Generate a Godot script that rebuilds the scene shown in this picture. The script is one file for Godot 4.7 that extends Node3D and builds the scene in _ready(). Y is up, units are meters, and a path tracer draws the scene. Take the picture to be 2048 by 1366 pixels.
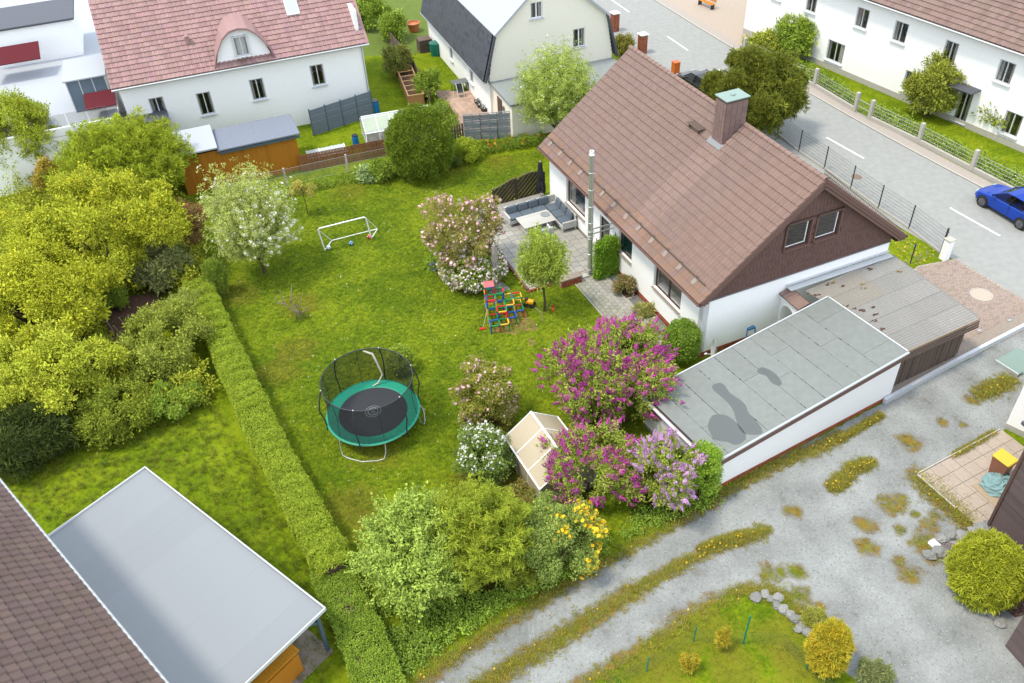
extends Node3D
# A garden seen from a drone: y is up, metres, the camera hangs 28 m above the lawn and looks down along -z.

const HOUSE_AT := Vector3(8.824, 0, -30.902)
const HOUSE_TURN := 22.0
const GARAGE_AT := Vector3(7.70, 0, -22.70)
const GARAGE_TURN := 28.0

const MEAN := {"fine": 0.86, "grain": 0.72, "soft": 0.97, "stone": 0.68, "wood": 0.8}
var rng := RandomNumberGenerator.new()
var used := {}
var T := {}
var M := {}
var clumps := {}
var noise := FastNoiseLite.new()
const ORD := ["first", "second", "third", "fourth", "fifth", "sixth", "seventh", "eighth", "ninth", "tenth", "eleventh", "twelfth", "thirteenth", "fourteenth", "fifteenth", "sixteenth"]

func _ready() -> void:
	rng.seed = 7411
	var cam := Camera3D.new()
	cam.name = "camera"
	cam.fov = 42.86
	cam.near = 0.5
	cam.far = 900.0
	cam.transform = Transform3D(Basis(Vector3(0.99844, -0.04251, 0.03618), Vector3(0.05582, 0.76035, -0.64711), Vector3(0, 0.64812, 0.76154)), Vector3(0, 28, 0))
	add_child(cam)
	cam.current = true
	var env := Environment.new()
	var sky := Sky.new()
	var sm := ProceduralSkyMaterial.new()
	sm.sky_top_color = Color(0.84, 0.88, 0.93)
	sm.sky_horizon_color = Color(0.92, 0.94, 0.96)
	sm.sky_curve = 0.2
	sm.ground_bottom_color = Color(0.4, 0.42, 0.36)
	sm.ground_horizon_color = Color(0.8, 0.82, 0.82)
	sm.sun_angle_max = 1.0
	sky.sky_material = sm
	env.background_mode = Environment.BG_SKY
	env.sky = sky
	env.background_energy_multiplier = 0.88
	env.tonemap_mode = Environment.TONE_MAPPER_LINEAR
	env.tonemap_exposure = 2.75
	env.sdfgi_enabled = true
	env.ssao_enabled = true
	env.ssil_enabled = true
	var we := WorldEnvironment.new()
	we.name = "environment"
	we.environment = env
	add_child(we)
	var sun := DirectionalLight3D.new()
	sun.name = "sun"
	sun.light_energy = 0.42
	sun.light_angular_distance = 10.0
	sun.light_color = Color(1.0, 0.96, 0.88)
	sun.shadow_enabled = true
	add_child(sun)
	sun.look_at_from_position(Vector3(-18, 40, 5), Vector3.ZERO)
	noise.noise_type = FastNoiseLite.TYPE_SIMPLEX
	noise.seed = 5
	noise.frequency = 1.0
	materials()
	clump_meshes()
	setting()
	main_house()
	garage_and_carport()
	patio()
	garden_things()
	fences()
	street()
	neighbours()
	near_buildings()
	planting()
	ground_cover()

# ---------------------------------------------------------------- mesh building
class Shape:
	var v := PackedVector3Array()
	var n := PackedVector3Array()
	var c := PackedColorArray()
	var uv := PackedVector2Array()
	var xf := Transform3D()
	var col := Color.WHITE
	func tri(a: Vector3, b: Vector3, d: Vector3) -> void:
		a = xf * a; b = xf * b; d = xf * d
		var nn := (b - a).cross(d - a).normalized()
		v.append(a); v.append(d); v.append(b)
		for i in 3:
			n.append(nn); c.append(col)
	func trin(a: Vector3, b: Vector3, d: Vector3, na: Vector3, nb: Vector3, nd: Vector3) -> void:
		v.append(xf * a); v.append(xf * d); v.append(xf * b)
		n.append((xf.basis * na).normalized()); n.append((xf.basis * nd).normalized()); n.append((xf.basis * nb).normalized())
		for i in 3: c.append(col)
	func quad(a: Vector3, b: Vector3, d: Vector3, e: Vector3) -> void:
		tri(a, b, d); tri(a, d, e)
	func box(at: Vector3, size: Vector3, turn := Basis()) -> Shape:
		var keep := xf
		xf = xf * Transform3D(turn, at)
		var h := size * 0.5
		var p := []
		for i in 8: p.append(Vector3(h.x if i & 1 else -h.x, h.y if i & 2 else -h.y, h.z if i & 4 else -h.z))
		quad(p[4], p[5], p[7], p[6]); quad(p[1], p[0], p[2], p[3])
		quad(p[5], p[1], p[3], p[7]); quad(p[0], p[4], p[6], p[2])
		quad(p[6], p[7], p[3], p[2]); quad(p[0], p[1], p[5], p[4])
		xf = keep
		return self
	# a box whose edges are chamfered by k
	func cbox(at: Vector3, size: Vector3, k: float, turn := Basis()) -> Shape:
		var keep := xf
		xf = xf * Transform3D(turn, at)
		var h := size * 0.5
		var i := h - Vector3(k, k, k)
		for s in [-1.0, 1.0]:
			_face(Vector3(0, 0, s), Vector3(s, 0, 0), Vector3(0, 1, 0), h.z, i.x, i.y)
			_face(Vector3(s, 0, 0), Vector3(0, 0, -s), Vector3(0, 1, 0), h.x, i.z, i.y)
			_face(Vector3(0, s, 0), Vector3(1, 0, 0), Vector3(0, 0, -s), h.y, i.x, i.z)
		for sx in [-1.0, 1.0]:
			for sy in [-1.0, 1.0]:
				_out(Vector3(sx * h.x, sy * i.y, -i.z), Vector3(sx * i.x, sy * h.y, -i.z), Vector3(sx * i.x, sy * h.y, i.z), Vector3(sx * h.x, sy * i.y, i.z))
				_out(Vector3(sx * h.x, -i.y, sy * i.z), Vector3(sx * i.x, -i.y, sy * h.z), Vector3(sx * i.x, i.y, sy * h.z), Vector3(sx * h.x, i.y, sy * i.z))
				_out(Vector3(-i.x, sx * h.y, sy * i.z), Vector3(-i.x, sx * i.y, sy * h.z), Vector3(i.x, sx * i.y, sy * h.z), Vector3(i.x, sx * h.y, sy * i.z))
		xf = keep
		return self
	func _face(nn: Vector3, u: Vector3, w: Vector3, d: float, a: float, b: float) -> void:
		quad(nn * d - u * a - w * b, nn * d + u * a - w * b, nn * d + u * a + w * b, nn * d - u * a + w * b)
	func _out(a: Vector3, b: Vector3, d: Vector3, e: Vector3) -> void:
		if (b - a).cross(d - a).dot(a + d) < 0: quad(e, d, b, a)
		else: quad(a, b, d, e)
	func bar(a: Vector3, b: Vector3, w: float, h: float) -> Shape:   # a straight rectangular bar from a to b
		var d := (b - a)
		var up := Vector3.UP if absf(d.normalized().y) < 0.98 else Vector3.RIGHT
		return box((a + b) * 0.5, Vector3(w, h, d.length()), Basis.looking_at(d, up))
	func tube(p: Array, r, sides := 8, caps := true) -> Shape:
		var rings := []
		var norms := []
		var prev := Vector3.ZERO
		for i in p.size():
			var d: Vector3 = (p[mini(i + 1, p.size() - 1)] - p[maxi(i - 1, 0)]).normalized()
			var u := prev
			if i == 0:
				u = d.cross(Vector3(0.31, 0.9, 0.29)).normalized()
				if u.length() < 0.1: u = d.cross(Vector3.RIGHT).normalized()
			u = (u - d * u.dot(d)).normalized()
			prev = u
			var w := d.cross(u)
			var rr: float = r[i] if r is Array else r
			var ring := []
			var nr := []
			for k in sides:
				var a := TAU * k / sides
				var o := u * cos(a) + w * sin(a)
				ring.append(p[i] + o * rr)
				nr.append(o)
			rings.append(ring); norms.append(nr)
		for i in p.size() - 1:
			for k in sides:
				var k2 := (k + 1) % sides
				trin(rings[i][k], rings[i][k2], rings[i + 1][k2], norms[i][k], norms[i][k2], norms[i + 1][k2])
				trin(rings[i][k], rings[i + 1][k2], rings[i + 1][k], norms[i][k], norms[i + 1][k2], norms[i + 1][k])
		if caps:
			for k in range(1, sides - 1):
				tri(rings[0][0], rings[0][k + 1], rings[0][k])
				tri(rings[-1][0], rings[-1][k], rings[-1][k + 1])
		return self
	# profile: points (radius, height) from the bottom up, turned about y at the given place
	func lathe(at: Vector3, profile: Array, sides := 16) -> Shape:
		for i in profile.size() - 1:
			var a: Vector2 = profile[i]
			var b: Vector2 = profile[i + 1]
			var t := (b - a)
			var nn := Vector2(t.y, -t.x).normalized()
			for k in sides:
				var c0 := Vector3(cos(TAU * k / sides), 0, -sin(TAU * k / sides))
				var c1 := Vector3(cos(TAU * (k + 1) / sides), 0, -sin(TAU * (k + 1) / sides))
				var n0 := c0 * nn.x + Vector3.UP * nn.y
				var n1 := c1 * nn.x + Vector3.UP * nn.y
				var p0 := at + c0 * a.x + Vector3.UP * a.y
				var p1 := at + c1 * a.x + Vector3.UP * a.y
				var p2 := at + c1 * b.x + Vector3.UP * b.y
				var p3 := at + c0 * b.x + Vector3.UP * b.y
				trin(p0, p1, p2, n0, n1, n1); trin(p0, p2, p3, n0, n1, n0)
		return self
	func ball(at: Vector3, r: Vector3, sides := 12, rings := 8) -> Shape:
		for i in rings:
			for k in sides:
				var q := []
				var nn := []
				for o in [[i, k], [i, k + 1], [i + 1, k + 1], [i + 1, k]]:
					var la: float = PI * (float(o[0]) / rings - 0.5)
					var lo: float = TAU * o[1] / sides
					var d := Vector3(cos(la) * cos(lo), sin(la), -cos(la) * sin(lo))
					q.append(at + d * r); nn.append(d)
				trin(q[0], q[1], q[2], nn[0], nn[1], nn[2]); trin(q[0], q[2], q[3], nn[0], nn[2], nn[3])
		return self
	# a flat outline (x, z) raised from y0 to y1
	func prism(poly: Array, y0: float, y1: float) -> Shape:
		var flat := PackedVector2Array(poly)
		if Geometry2D.is_polygon_clockwise(flat): flat.reverse()
		var idx := Geometry2D.triangulate_polygon(flat)
		for i in range(0, idx.size(), 3):
			var q := [flat[idx[i]], flat[idx[i + 1]], flat[idx[i + 2]]]
			if (q[1] - q[0]).cross(q[2] - q[0]) > 0: q.reverse()
			tri(Vector3(q[0].x, y1, q[0].y), Vector3(q[1].x, y1, q[1].y), Vector3(q[2].x, y1, q[2].y))
			if y1 - y0 > 0.02: tri(Vector3(q[2].x, y0, q[2].y), Vector3(q[1].x, y0, q[1].y), Vector3(q[0].x, y0, q[0].y))
		if y1 - y0 > 0.001:
			for i in flat.size():
				var a := flat[i]
				var b := flat[(i + 1) % flat.size()]
				quad(Vector3(b.x, y0, b.y), Vector3(a.x, y0, a.y), Vector3(a.x, y1, a.y), Vector3(b.x, y1, b.y))
		return self
	# a wall of width w and height h in the xy plane, its face towards +z, t thick, with rectangular openings [x0, y0, x1, y1]
	func wall(w: float, h: float, holes: Array, t: float) -> Shape:
		var xs := [0.0, w]
		var ys := [0.0, h]
		for o in holes:
			xs.append_array([o[0], o[2]]); ys.append_array([o[1], o[3]])
		xs.sort(); ys.sort()
		for i in xs.size() - 1:
			for j in ys.size() - 1:
				if xs[i + 1] - xs[i] < 0.001 or ys[j + 1] - ys[j] < 0.001: continue
				var mx: float = (xs[i] + xs[i + 1]) / 2
				var my: float = (ys[j] + ys[j + 1]) / 2
				var open := false
				for o in holes:
					if mx > o[0] and mx < o[2] and my > o[1] and my < o[3]: open = true
				if open: continue
				quad(Vector3(xs[i], ys[j], 0), Vector3(xs[i + 1], ys[j], 0), Vector3(xs[i + 1], ys[j + 1], 0), Vector3(xs[i], ys[j + 1], 0))
				quad(Vector3(xs[i + 1], ys[j], -t), Vector3(xs[i], ys[j], -t), Vector3(xs[i], ys[j + 1], -t), Vector3(xs[i + 1], ys[j + 1], -t))
		for o in holes + [[w, h, 0.0, 0.0]]:
			quad(Vector3(o[0], o[1], -t), Vector3(o[2], o[1], -t), Vector3(o[2], o[1], 0), Vector3(o[0], o[1], 0))
			quad(Vector3(o[0], o[3], 0), Vector3(o[2], o[3], 0), Vector3(o[2], o[3], -t), Vector3(o[0], o[3], -t))
			quad(Vector3(o[0], o[1], -t), Vector3(o[0], o[1], 0), Vector3(o[0], o[3], 0), Vector3(o[0], o[3], -t))
			quad(Vector3(o[2], o[1], 0), Vector3(o[2], o[1], -t), Vector3(o[2], o[3], -t), Vector3(o[2], o[3], 0))
		return self
	func mesh() -> ArrayMesh:
		var a := []
		a.resize(Mesh.ARRAY_MAX)
		a[Mesh.ARRAY_VERTEX] = v
		a[Mesh.ARRAY_NORMAL] = n
		a[Mesh.ARRAY_COLOR] = c
		if uv.size() == v.size(): a[Mesh.ARRAY_TEX_UV] = uv
		var m := ArrayMesh.new()
		m.add_surface_from_arrays(Mesh.PRIMITIVE_TRIANGLES, a)
		return m

func sh(col := Color.WHITE) -> Shape:
	var s := Shape.new()
	s.col = col
	return s

# ---------------------------------------------------------------- nodes
func numbered(called: String) -> String:
	var k: int = used.get(called, 0)
	used[called] = k + 1
	return called if k == 0 else "%s_%03d" % [called, k]

func tag(o: Node3D, label: String, category: String, group := "") -> Node3D:
	o.set_meta("label", label)
	o.set_meta("category", category)
	if group: o.set_meta("group", group)
	return o

func thing(called: String, label: String, category: String, at := Vector3.ZERO, turn := 0.0, group := "") -> Node3D:
	var o := Node3D.new()
	o.name = numbered(called)
	add_child(o)
	o.position = at
	o.rotation_degrees.y = turn
	return tag(o, label, category, group)

func part(parent: Node3D, called: String, shape, m: Material, stuff := false) -> MeshInstance3D:
	var o := MeshInstance3D.new()
	o.name = called
	o.mesh = shape.mesh() if shape is Shape else shape
	o.material_override = m
	parent.add_child(o, true)
	if stuff: o.set_meta("kind", "stuff")
	return o

func struct(called: String, shape, m: Material) -> MeshInstance3D:
	var o := MeshInstance3D.new()
	o.name = numbered(called)
	o.mesh = shape.mesh() if shape is Shape else shape
	o.material_override = m
	add_child(o)
	o.set_meta("kind", "structure")
	return o

func copies(parent: Node3D, called: String, mesh: Mesh, m: Material, at: Array, cols := []) -> MultiMeshInstance3D:
	var mm := MultiMesh.new()
	mm.transform_format = MultiMesh.TRANSFORM_3D
	mm.use_colors = cols.size() > 0
	mm.mesh = mesh
	mm.instance_count = at.size()
	for i in at.size():
		mm.set_instance_transform(i, at[i])
		if cols.size(): mm.set_instance_color(i, cols[i])
	var o := MultiMeshInstance3D.new()
	o.name = called
	o.multimesh = mm
	o.material_override = m
	parent.add_child(o, true)
	o.set_meta("kind", "stuff")
	return o

func copy(o: Node3D, called: String, label: String, at: Vector3, turn := 0.0) -> Node3D:
	var c := o.duplicate()
	c.name = numbered(called)
	add_child(c)
	c.position = at
	c.rotation_degrees.y = turn
	c.set_meta("label", label)
	return c

func hw(b: float, a: float, y := 0.0) -> Vector3:      # house axes (b towards the street, a away from the gable) to the world
	var t := deg_to_rad(HOUSE_TURN)
	return HOUSE_AT + Vector3(cos(t), 0, -sin(t)) * b + Vector3(-sin(t), 0, -cos(t)) * a + Vector3.UP * y

func rr(a: float, b: float) -> float:
	return rng.randf_range(a, b)

# ---------------------------------------------------------------- materials
func noise_tex(freq: float, lo: float, hi: float, octaves := 4, sd := 1, size := 512, normal := false) -> NoiseTexture2D:
	var f := FastNoiseLite.new()
	f.noise_type = FastNoiseLite.TYPE_SIMPLEX_SMOOTH
	f.frequency = freq
	f.fractal_octaves = octaves
	f.seed = sd
	var t := NoiseTexture2D.new()
	t.width = size
	t.height = size
	t.seamless = true
	t.noise = f
	t.normalize = true
	if normal:
		t.as_normal_map = true
		t.bump_strength = 6.0
	else:
		var g := Gradient.new()
		g.set_color(0, Color(lo, lo, lo).linear_to_srgb())
		g.set_color(1, Color(hi, hi, hi).linear_to_srgb())
		t.color_ramp = g
	return t

# base colour in linear values; grain: key of T, tile: metres per repeat
func mk(called: String, c: Color, rough := 0.85, grain := "", tile := 1.0, blotch := 0.0, bump := 0.0, tinted := true) -> StandardMaterial3D:
	var m := StandardMaterial3D.new()
	m.resource_name = called
	# the textures only take away: give back their mean so that c is what the surface shows
	var mean: float = MEAN.get(grain, 1.0) * (0.92 if blotch > 0.0 else 1.0)
	m.albedo_color = Color(minf(c.r / mean, 0.97), minf(c.g / mean, 0.97), minf(c.b / mean, 0.97)).linear_to_srgb()
	m.roughness = rough
	m.metallic_specular = 0.4
	m.vertex_color_use_as_albedo = tinted
	if grain:
		m.albedo_texture = T[grain]
		m.uv1_triplanar = true
		m.uv1_world_triplanar = true
		m.uv1_scale = Vector3.ONE / tile
	if blotch > 0.0:
		m.detail_enabled = true
		m.detail_albedo = T.blotch
		m.detail_blend_mode = BaseMaterial3D.BLEND_MODE_MUL
		m.detail_uv_layer = BaseMaterial3D.DETAIL_UV_2
		m.uv2_triplanar = true
		m.uv2_world_triplanar = true
		m.uv2_scale = Vector3.ONE / blotch
	if bump > 0.0:
		m.heightmap_enabled = true
		m.heightmap_texture = T.bump
		m.heightmap_scale = bump
	M[called] = m
	return m

func leaf_mat(called: String, through := 0.5) -> StandardMaterial3D:
	var m := StandardMaterial3D.new()
	m.resource_name = called
	m.vertex_color_use_as_albedo = true
	m.roughness = 0.6
	m.metallic_specular = 0.35
	m.backlight_enabled = true
	m.backlight = Color(through, through, through)
	M[called] = m
	return m

func glass(called: String, c: Color, a: float) -> StandardMaterial3D:
	var m := StandardMaterial3D.new()
	m.resource_name = called
	m.albedo_color = Color(c.r, c.g, c.b, a)
	m.transparency = BaseMaterial3D.TRANSPARENCY_ALPHA
	m.roughness = 0.04
	M[called] = m
	return m

func materials() -> void:
	T.fine = noise_tex(0.09, 0.72, 1.0, 3, 1)
	T.grain = noise_tex(0.2, 0.44, 1.0, 2, 2)
	T.blotch = noise_tex(0.012, 0.84, 1.0, 5, 3)
	T.soft = noise_tex(0.03, 0.94, 1.0, 5, 4)
	T.bump = noise_tex(0.15, 0.0, 1.0, 3, 6)
	T.stone = noise_tex(0.12, 0.36, 1.0, 2, 8)
	T.wood = noise_tex(0.05, 0.6, 1.0, 4, 9)
	mk("render", Color(0.86, 0.86, 0.86), 0.9, "soft", 3.0, 0, 0.1)
	mk("cream", Color(0.78, 0.74, 0.64), 0.9, "soft", 3.0, 0, 0.1)
	mk("tile", Color(0.2, 0.136, 0.117), 0.75, "fine", 0.6, 2.4)
	mk("dark_board", Color(0.10, 0.06, 0.05), 0.6, "fine", 0.5, 1.5)
	mk("brown_board", Color(0.15, 0.085, 0.07), 0.65, "fine", 0.5, 1.5)
	mk("shingle", Color(0.125, 0.07, 0.06), 0.7, "fine", 0.35, 1.2)
	mk("window_wood", Color(0.075, 0.04, 0.032), 0.5, "fine", 0.4)
	mk("white_paint", Color(0.8, 0.8, 0.8), 0.45)
	mk("steel", Color(0.55, 0.57, 0.56), 0.3, "soft", 0.8)
	M.steel.metallic = 0.75
	mk("galvanised", Color(0.5, 0.52, 0.53), 0.45, "fine", 0.4)
	M.galvanised.metallic = 0.5
	mk("copper", Color(0.21, 0.29, 0.265), 0.6, "fine", 0.4)
	mk("lead", Color(0.2, 0.21, 0.22), 0.6, "fine", 0.4)
	mk("brick", Color(0.30, 0.085, 0.04), 0.85, "fine", 0.25, 1.0)
	mk("mortar", Color(0.33, 0.30, 0.26), 0.95, "fine", 0.3)
	mk("felt", Color(0.185, 0.2, 0.193), 0.9, "fine", 0.12, 3.0, 0.1)
	mk("felt_seam", Color(0.02, 0.02, 0.022), 0.5, "fine", 0.2)
	mk("felt_wet", Color(0.098, 0.107, 0.106), 0.3, "fine", 0.12)
	mk("trim_grey", Color(0.5, 0.52, 0.54), 0.5, "soft", 0.8)
	mk("concrete", Color(0.42, 0.40, 0.36), 0.92, "grain", 0.35, 1.4, 0.2)
	mk("slab", Color(0.40, 0.39, 0.36), 0.9, "fine", 0.3, 1.1, 0.15)
	mk("paver", Color(0.40, 0.38, 0.35), 0.9, "fine", 0.2, 1.0, 0.15)
	mk("block", Color(0.30, 0.235, 0.20), 0.92, "fine", 0.2, 1.6, 0.1)
	mk("asphalt", Color(0.265, 0.27, 0.26), 0.92, "fine", 0.35, 4.0, 0.1)
	mk("tan_paving", Color(0.37, 0.305, 0.25), 0.92, "grain", 0.3, 1.5, 0.1)
	mk("soil", Color(0.10, 0.062, 0.036), 0.95, "grain", 0.3, 1.0, 0.6)
	mk("mulch", Color(0.15, 0.08, 0.06), 0.95, "stone", 0.35, 1.0, 1.0)
	mk("sand", Color(0.24, 0.135, 0.07), 0.95, "fine", 0.3, 0.8, 0.3)
	mk("fence_dark", Color(0.055, 0.036, 0.028), 0.8, "wood", 0.4)
	mk("fence_grey", Color(0.25, 0.27, 0.30), 0.8, "wood", 0.5)
	mk("fence_red", Color(0.26, 0.10, 0.045), 0.8, "wood", 0.5)
	mk("plank_old", Color(0.12, 0.088, 0.07), 0.85, "wood", 0.4, 0.8)
	mk("plank_pale", Color(0.34, 0.26, 0.18), 0.85, "wood", 0.4, 0.8)
	mk("timber_new", Color(0.34, 0.17, 0.07), 0.75, "wood", 0.5)
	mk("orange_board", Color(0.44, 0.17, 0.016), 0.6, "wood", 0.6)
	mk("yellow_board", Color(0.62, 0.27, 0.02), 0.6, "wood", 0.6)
	mk("bark", Color(0.10, 0.07, 0.05), 0.95, "stone", 0.3, 0, 1.0)
	mk("bark_pale", Color(0.28, 0.23, 0.17), 0.95, "stone", 0.3, 0, 0.8)
	mk("anthracite", Color(0.035, 0.042, 0.05), 0.45)
	mk("blue_grey", Color(0.075, 0.11, 0.14), 0.45)
	mk("green_paint", Color(0.012, 0.17, 0.12), 0.4)
	mk("plastic", Color.WHITE, 0.4)
	mk("cloth", Color.WHITE, 0.95, "fine", 0.15)
	mk("wicker", Color(0.55, 0.55, 0.53), 0.8, "grain", 0.08, 0, 0.6)
	mk("slate", Color(0.075, 0.08, 0.10), 0.6, "fine", 0.4, 1.5)
	mk("red_tile", Color(0.30, 0.185, 0.18), 0.8, "fine", 0.5, 3.0)
	mk("grey_roof", Color(0.36, 0.385, 0.43), 0.7, "soft", 2.0)
	mk("stone", Color(0.27, 0.27, 0.26), 0.9, "stone", 0.5, 0.8, 0.6)
	mk("gravel_bed", Color(0.30, 0.25, 0.21), 0.95, "stone", 0.3, 1.0, 1.2)
	mk("tyre", Color(0.025, 0.025, 0.026), 0.8)
	mk("car_paint", Color(0.003, 0.038, 0.30), 0.3)
	M.car_paint.metallic_specular = 0.35
	M.car_paint.clearcoat_enabled = true
	M.car_paint.clearcoat = 0.35
	M.car_paint.clearcoat_roughness = 0.03
	mk("black_paint", Color(0.015, 0.016, 0.018), 0.2)
	leaf_mat("leaf", 0.55)
	leaf_mat("petal", 0.45)
	leaf_mat("blade", 0.45)
	glass("pane", Color(0.1, 0.12, 0.12), 0.12)
	glass("pane_teal", Color(0.02, 0.2, 0.2), 0.55)
	glass("headlamp", Color(0.9, 0.95, 1.0), 0.25)
	glass("car_glass", Color(0.03, 0.04, 0.05), 0.6)
	var net := StandardMaterial3D.new()
	net.albedo_color = Color(0.02, 0.025, 0.03, 0.6)
	net.transparency = BaseMaterial3D.TRANSPARENCY_ALPHA
	net.roughness = 0.9
	net.cull_mode = BaseMaterial3D.CULL_DISABLED
	net.resource_name = "net"
	M.net = net
	var poly := StandardMaterial3D.new()
	poly.albedo_color = Color(0.82, 0.86, 0.86, 0.45)
	poly.transparency = BaseMaterial3D.TRANSPARENCY_ALPHA
	poly.roughness = 0.3
	poly.resource_name = "greenhouse_sheet"
	M.poly = poly
	var wave := mk("wave_sheet", Color(0.295, 0.285, 0.27), 0.55, "fine", 0.5, 1.3)
	wave.albedo_color.a = 0.93
	wave.transparency = BaseMaterial3D.TRANSPARENCY_ALPHA
	var chain := net.duplicate()
	chain.albedo_color = Color(0.6, 0.6, 0.58, 0.16)
	chain.resource_name = "wire_netting"
	M.chain = chain
	var green := net.duplicate()
	green.albedo_color = Color(0.05, 0.32, 0.26, 0.14)
	green.resource_name = "green_netting"
	M.green_net = green

# ---------------------------------------------------------------- leaves, petals and blades
# count leaves spread in a ball of radius R; each is a folded rhombus of length l and width w
func leaf_clump(count: int, R: float, l: float, w: float, up := 0.3, shade := 0.3) -> ArrayMesh:
	var s := sh()
	for i in count:
		var d := Vector3(rng.randfn(), rng.randfn() + up, rng.randfn()).normalized()
		var p := d * R * pow(rng.randf(), 0.5)
		var f := (d + Vector3(rng.randfn(), rng.randfn(), rng.randfn()) * 0.7).normalized()
		var side := f.cross(Vector3(rng.randfn(), rng.randfn() + 0.2, rng.randfn())).normalized()
		var nn := side.cross(f)
		var ll := l * rr(0.7, 1.25)
		var k := rr(1.0 - shade, 1.0 + shade * 0.6)
		s.col = Color(k * rr(0.92, 1.08), k, k * rr(0.85, 1.1))
		var tip := p + f * ll - nn * ll * 0.12
		var m := p + f * ll * 0.45 + nn * w * 0.25
		s.tri(p, m + side * w * 0.5, tip)
		s.tri(p, tip, m - side * w * 0.5)
	return s.mesh()

func flower_ball(count: int, R: float, size: float, flat := 0.0) -> ArrayMesh:   # five-petalled blossoms on a small ball
	var s := sh()
	for i in count:
		var d := Vector3(rng.randfn(), absf(rng.randfn()) * (1.0 + flat), rng.randfn()).normalized()
		var p := d * R * rr(0.6, 1.0)
		var u := d.cross(Vector3(rng.randfn(), rng.randfn(), rng.randfn())).normalized()
		var w := d.cross(u)
		var k := rr(0.82, 1.08)
		s.col = Color(k, k * rr(0.93, 1.0), k)
		for j in 5:
			var a := TAU * j / 5.0
			var b := TAU * (j + 0.8) / 5.0
			s.tri(p, p + (u * cos(a) + w * sin(a)) * size + d * size * 0.2, p + (u * cos(b) + w * sin(b)) * size + d * size * 0.2)
	return s.mesh()

func panicle(count: int, h: float, r: float, size: float) -> ArrayMesh:          # a cone of small florets, as lilac carries
	var s := sh()
	for i in count:
		var t := sqrt(rng.randf())
		var y := h * (1.0 - t)
		var a := rr(0, TAU)
		var d := Vector3(cos(a), rr(0.0, 0.7), sin(a)).normalized()
		var p := Vector3(cos(a) * r * t, y, sin(a) * r * t)
		var u := d.cross(Vector3.UP).normalized()
		var w := d.cross(u)
		var k := rr(0.7, 1.2)
		s.col = Color(k, k * rr(0.8, 1.1), k * rr(0.9, 1.05))
		s.quad(p - u * size, p + w * size, p + u * size, p - w * size)
	return s.mesh()

func tuft(blades: int, h: float, spread: float, w: float) -> ArrayMesh:
	var s := sh()
	for i in blades:
		var a := rr(0, TAU)
		var o := Vector3(cos(a), 0, sin(a))
		var p := o * spread * rng.randf() * 0.6
		var side := o.cross(Vector3.UP) * w * 0.5
		var k := rr(0.75, 1.2)
		s.col = Color(k * rr(0.9, 1.15), k, k * 0.9)
		var hh := h * rr(0.6, 1.2)
		s.tri(p - side, p + side, p + Vector3.UP * hh + o * spread * rr(0.3, 1.2))
	return s.mesh()

func clump_meshes() -> void:
	clumps.small = leaf_clump(16, 0.13, 0.075, 0.045)
	clumps.medium = leaf_clump(15, 0.17, 0.11, 0.062)
	clumps.large = leaf_clump(13, 0.24, 0.16, 0.09)
	clumps.long = leaf_clump(14, 0.16, 0.16, 0.042, 0.5)
	clumps.fine = leaf_clump(22, 0.11, 0.06, 0.022, 0.6)
	clumps.feather = leaf_clump(24, 0.15, 0.14, 0.028, 1.6)
	clumps.round = leaf_clump(13, 0.14, 0.08, 0.075)
	clumps.blossom = flower_ball(7, 0.07, 0.03)
	clumps.bloom = flower_ball(4, 0.07, 0.05)
	clumps.star = flower_ball(5, 0.06, 0.028)
	clumps.lilac = panicle(60, 0.26, 0.085, 0.02)
	clumps.tuft = tuft(7, 0.065, 0.075, 0.014)
	clumps.meadow = tuft(9, 0.2, 0.16, 0.018)
	clumps.daisy = flower_ball(1, 0.01, 0.022)


# ---------------------------------------------------------------- the setting
func near_line(p: Vector2, line: Array) -> float:
	var best := 1e9
	for i in line.size() - 1:
		best = minf(best, p.distance_to(Geometry2D.get_closest_point_to_segment(p, line[i], line[i + 1])))
	return best

func painted(x0: float, z0: float, w: float, d: float, step: float, f: Callable) -> ImageTexture:
	var nx := int(w / step)
	var nz := int(d / step)
	var data := PackedByteArray()
	data.resize(nx * nz * 3)
	var k := 0
	for j in nz:
		for i in nx:
			var c: Color = f.call(x0 + (i + 0.5) * step, z0 + (j + 0.5) * step)
			data[k] = clampi(int(c.r * 255.0), 0, 255)
			data[k + 1] = clampi(int(c.g * 255.0), 0, 255)
			data[k + 2] = clampi(int(c.b * 255.0), 0, 255)
			k += 3
	return ImageTexture.create_from_image(Image.create_from_data(nx, nz, false, Image.FORMAT_RGB8, data))

func sheet_mat(called: String, tex: Texture2D, grain: String, tile: float, bump: float) -> StandardMaterial3D:
	var m := StandardMaterial3D.new()
	m.resource_name = called
	m.albedo_texture = tex
	m.texture_repeat = false
	m.roughness = 0.95
	m.metallic_specular = 0.2
	m.detail_enabled = true
	m.detail_albedo = T[grain]
	m.detail_blend_mode = BaseMaterial3D.BLEND_MODE_MUL
	m.detail_uv_layer = BaseMaterial3D.DETAIL_UV_2
	m.uv2_triplanar = true
	m.uv2_world_triplanar = true
	m.uv2_scale = Vector3.ONE / tile
	M[called] = m
	return m

func flat_sheet(poly: Array, y: float, x0: float, z0: float, w: float, d: float) -> Shape:
	var s := sh()
	s.prism(poly, y, y)
	for p in s.v: s.uv.append(Vector2((p.x - x0) / w, (p.z - z0) / d))
	return s

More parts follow.
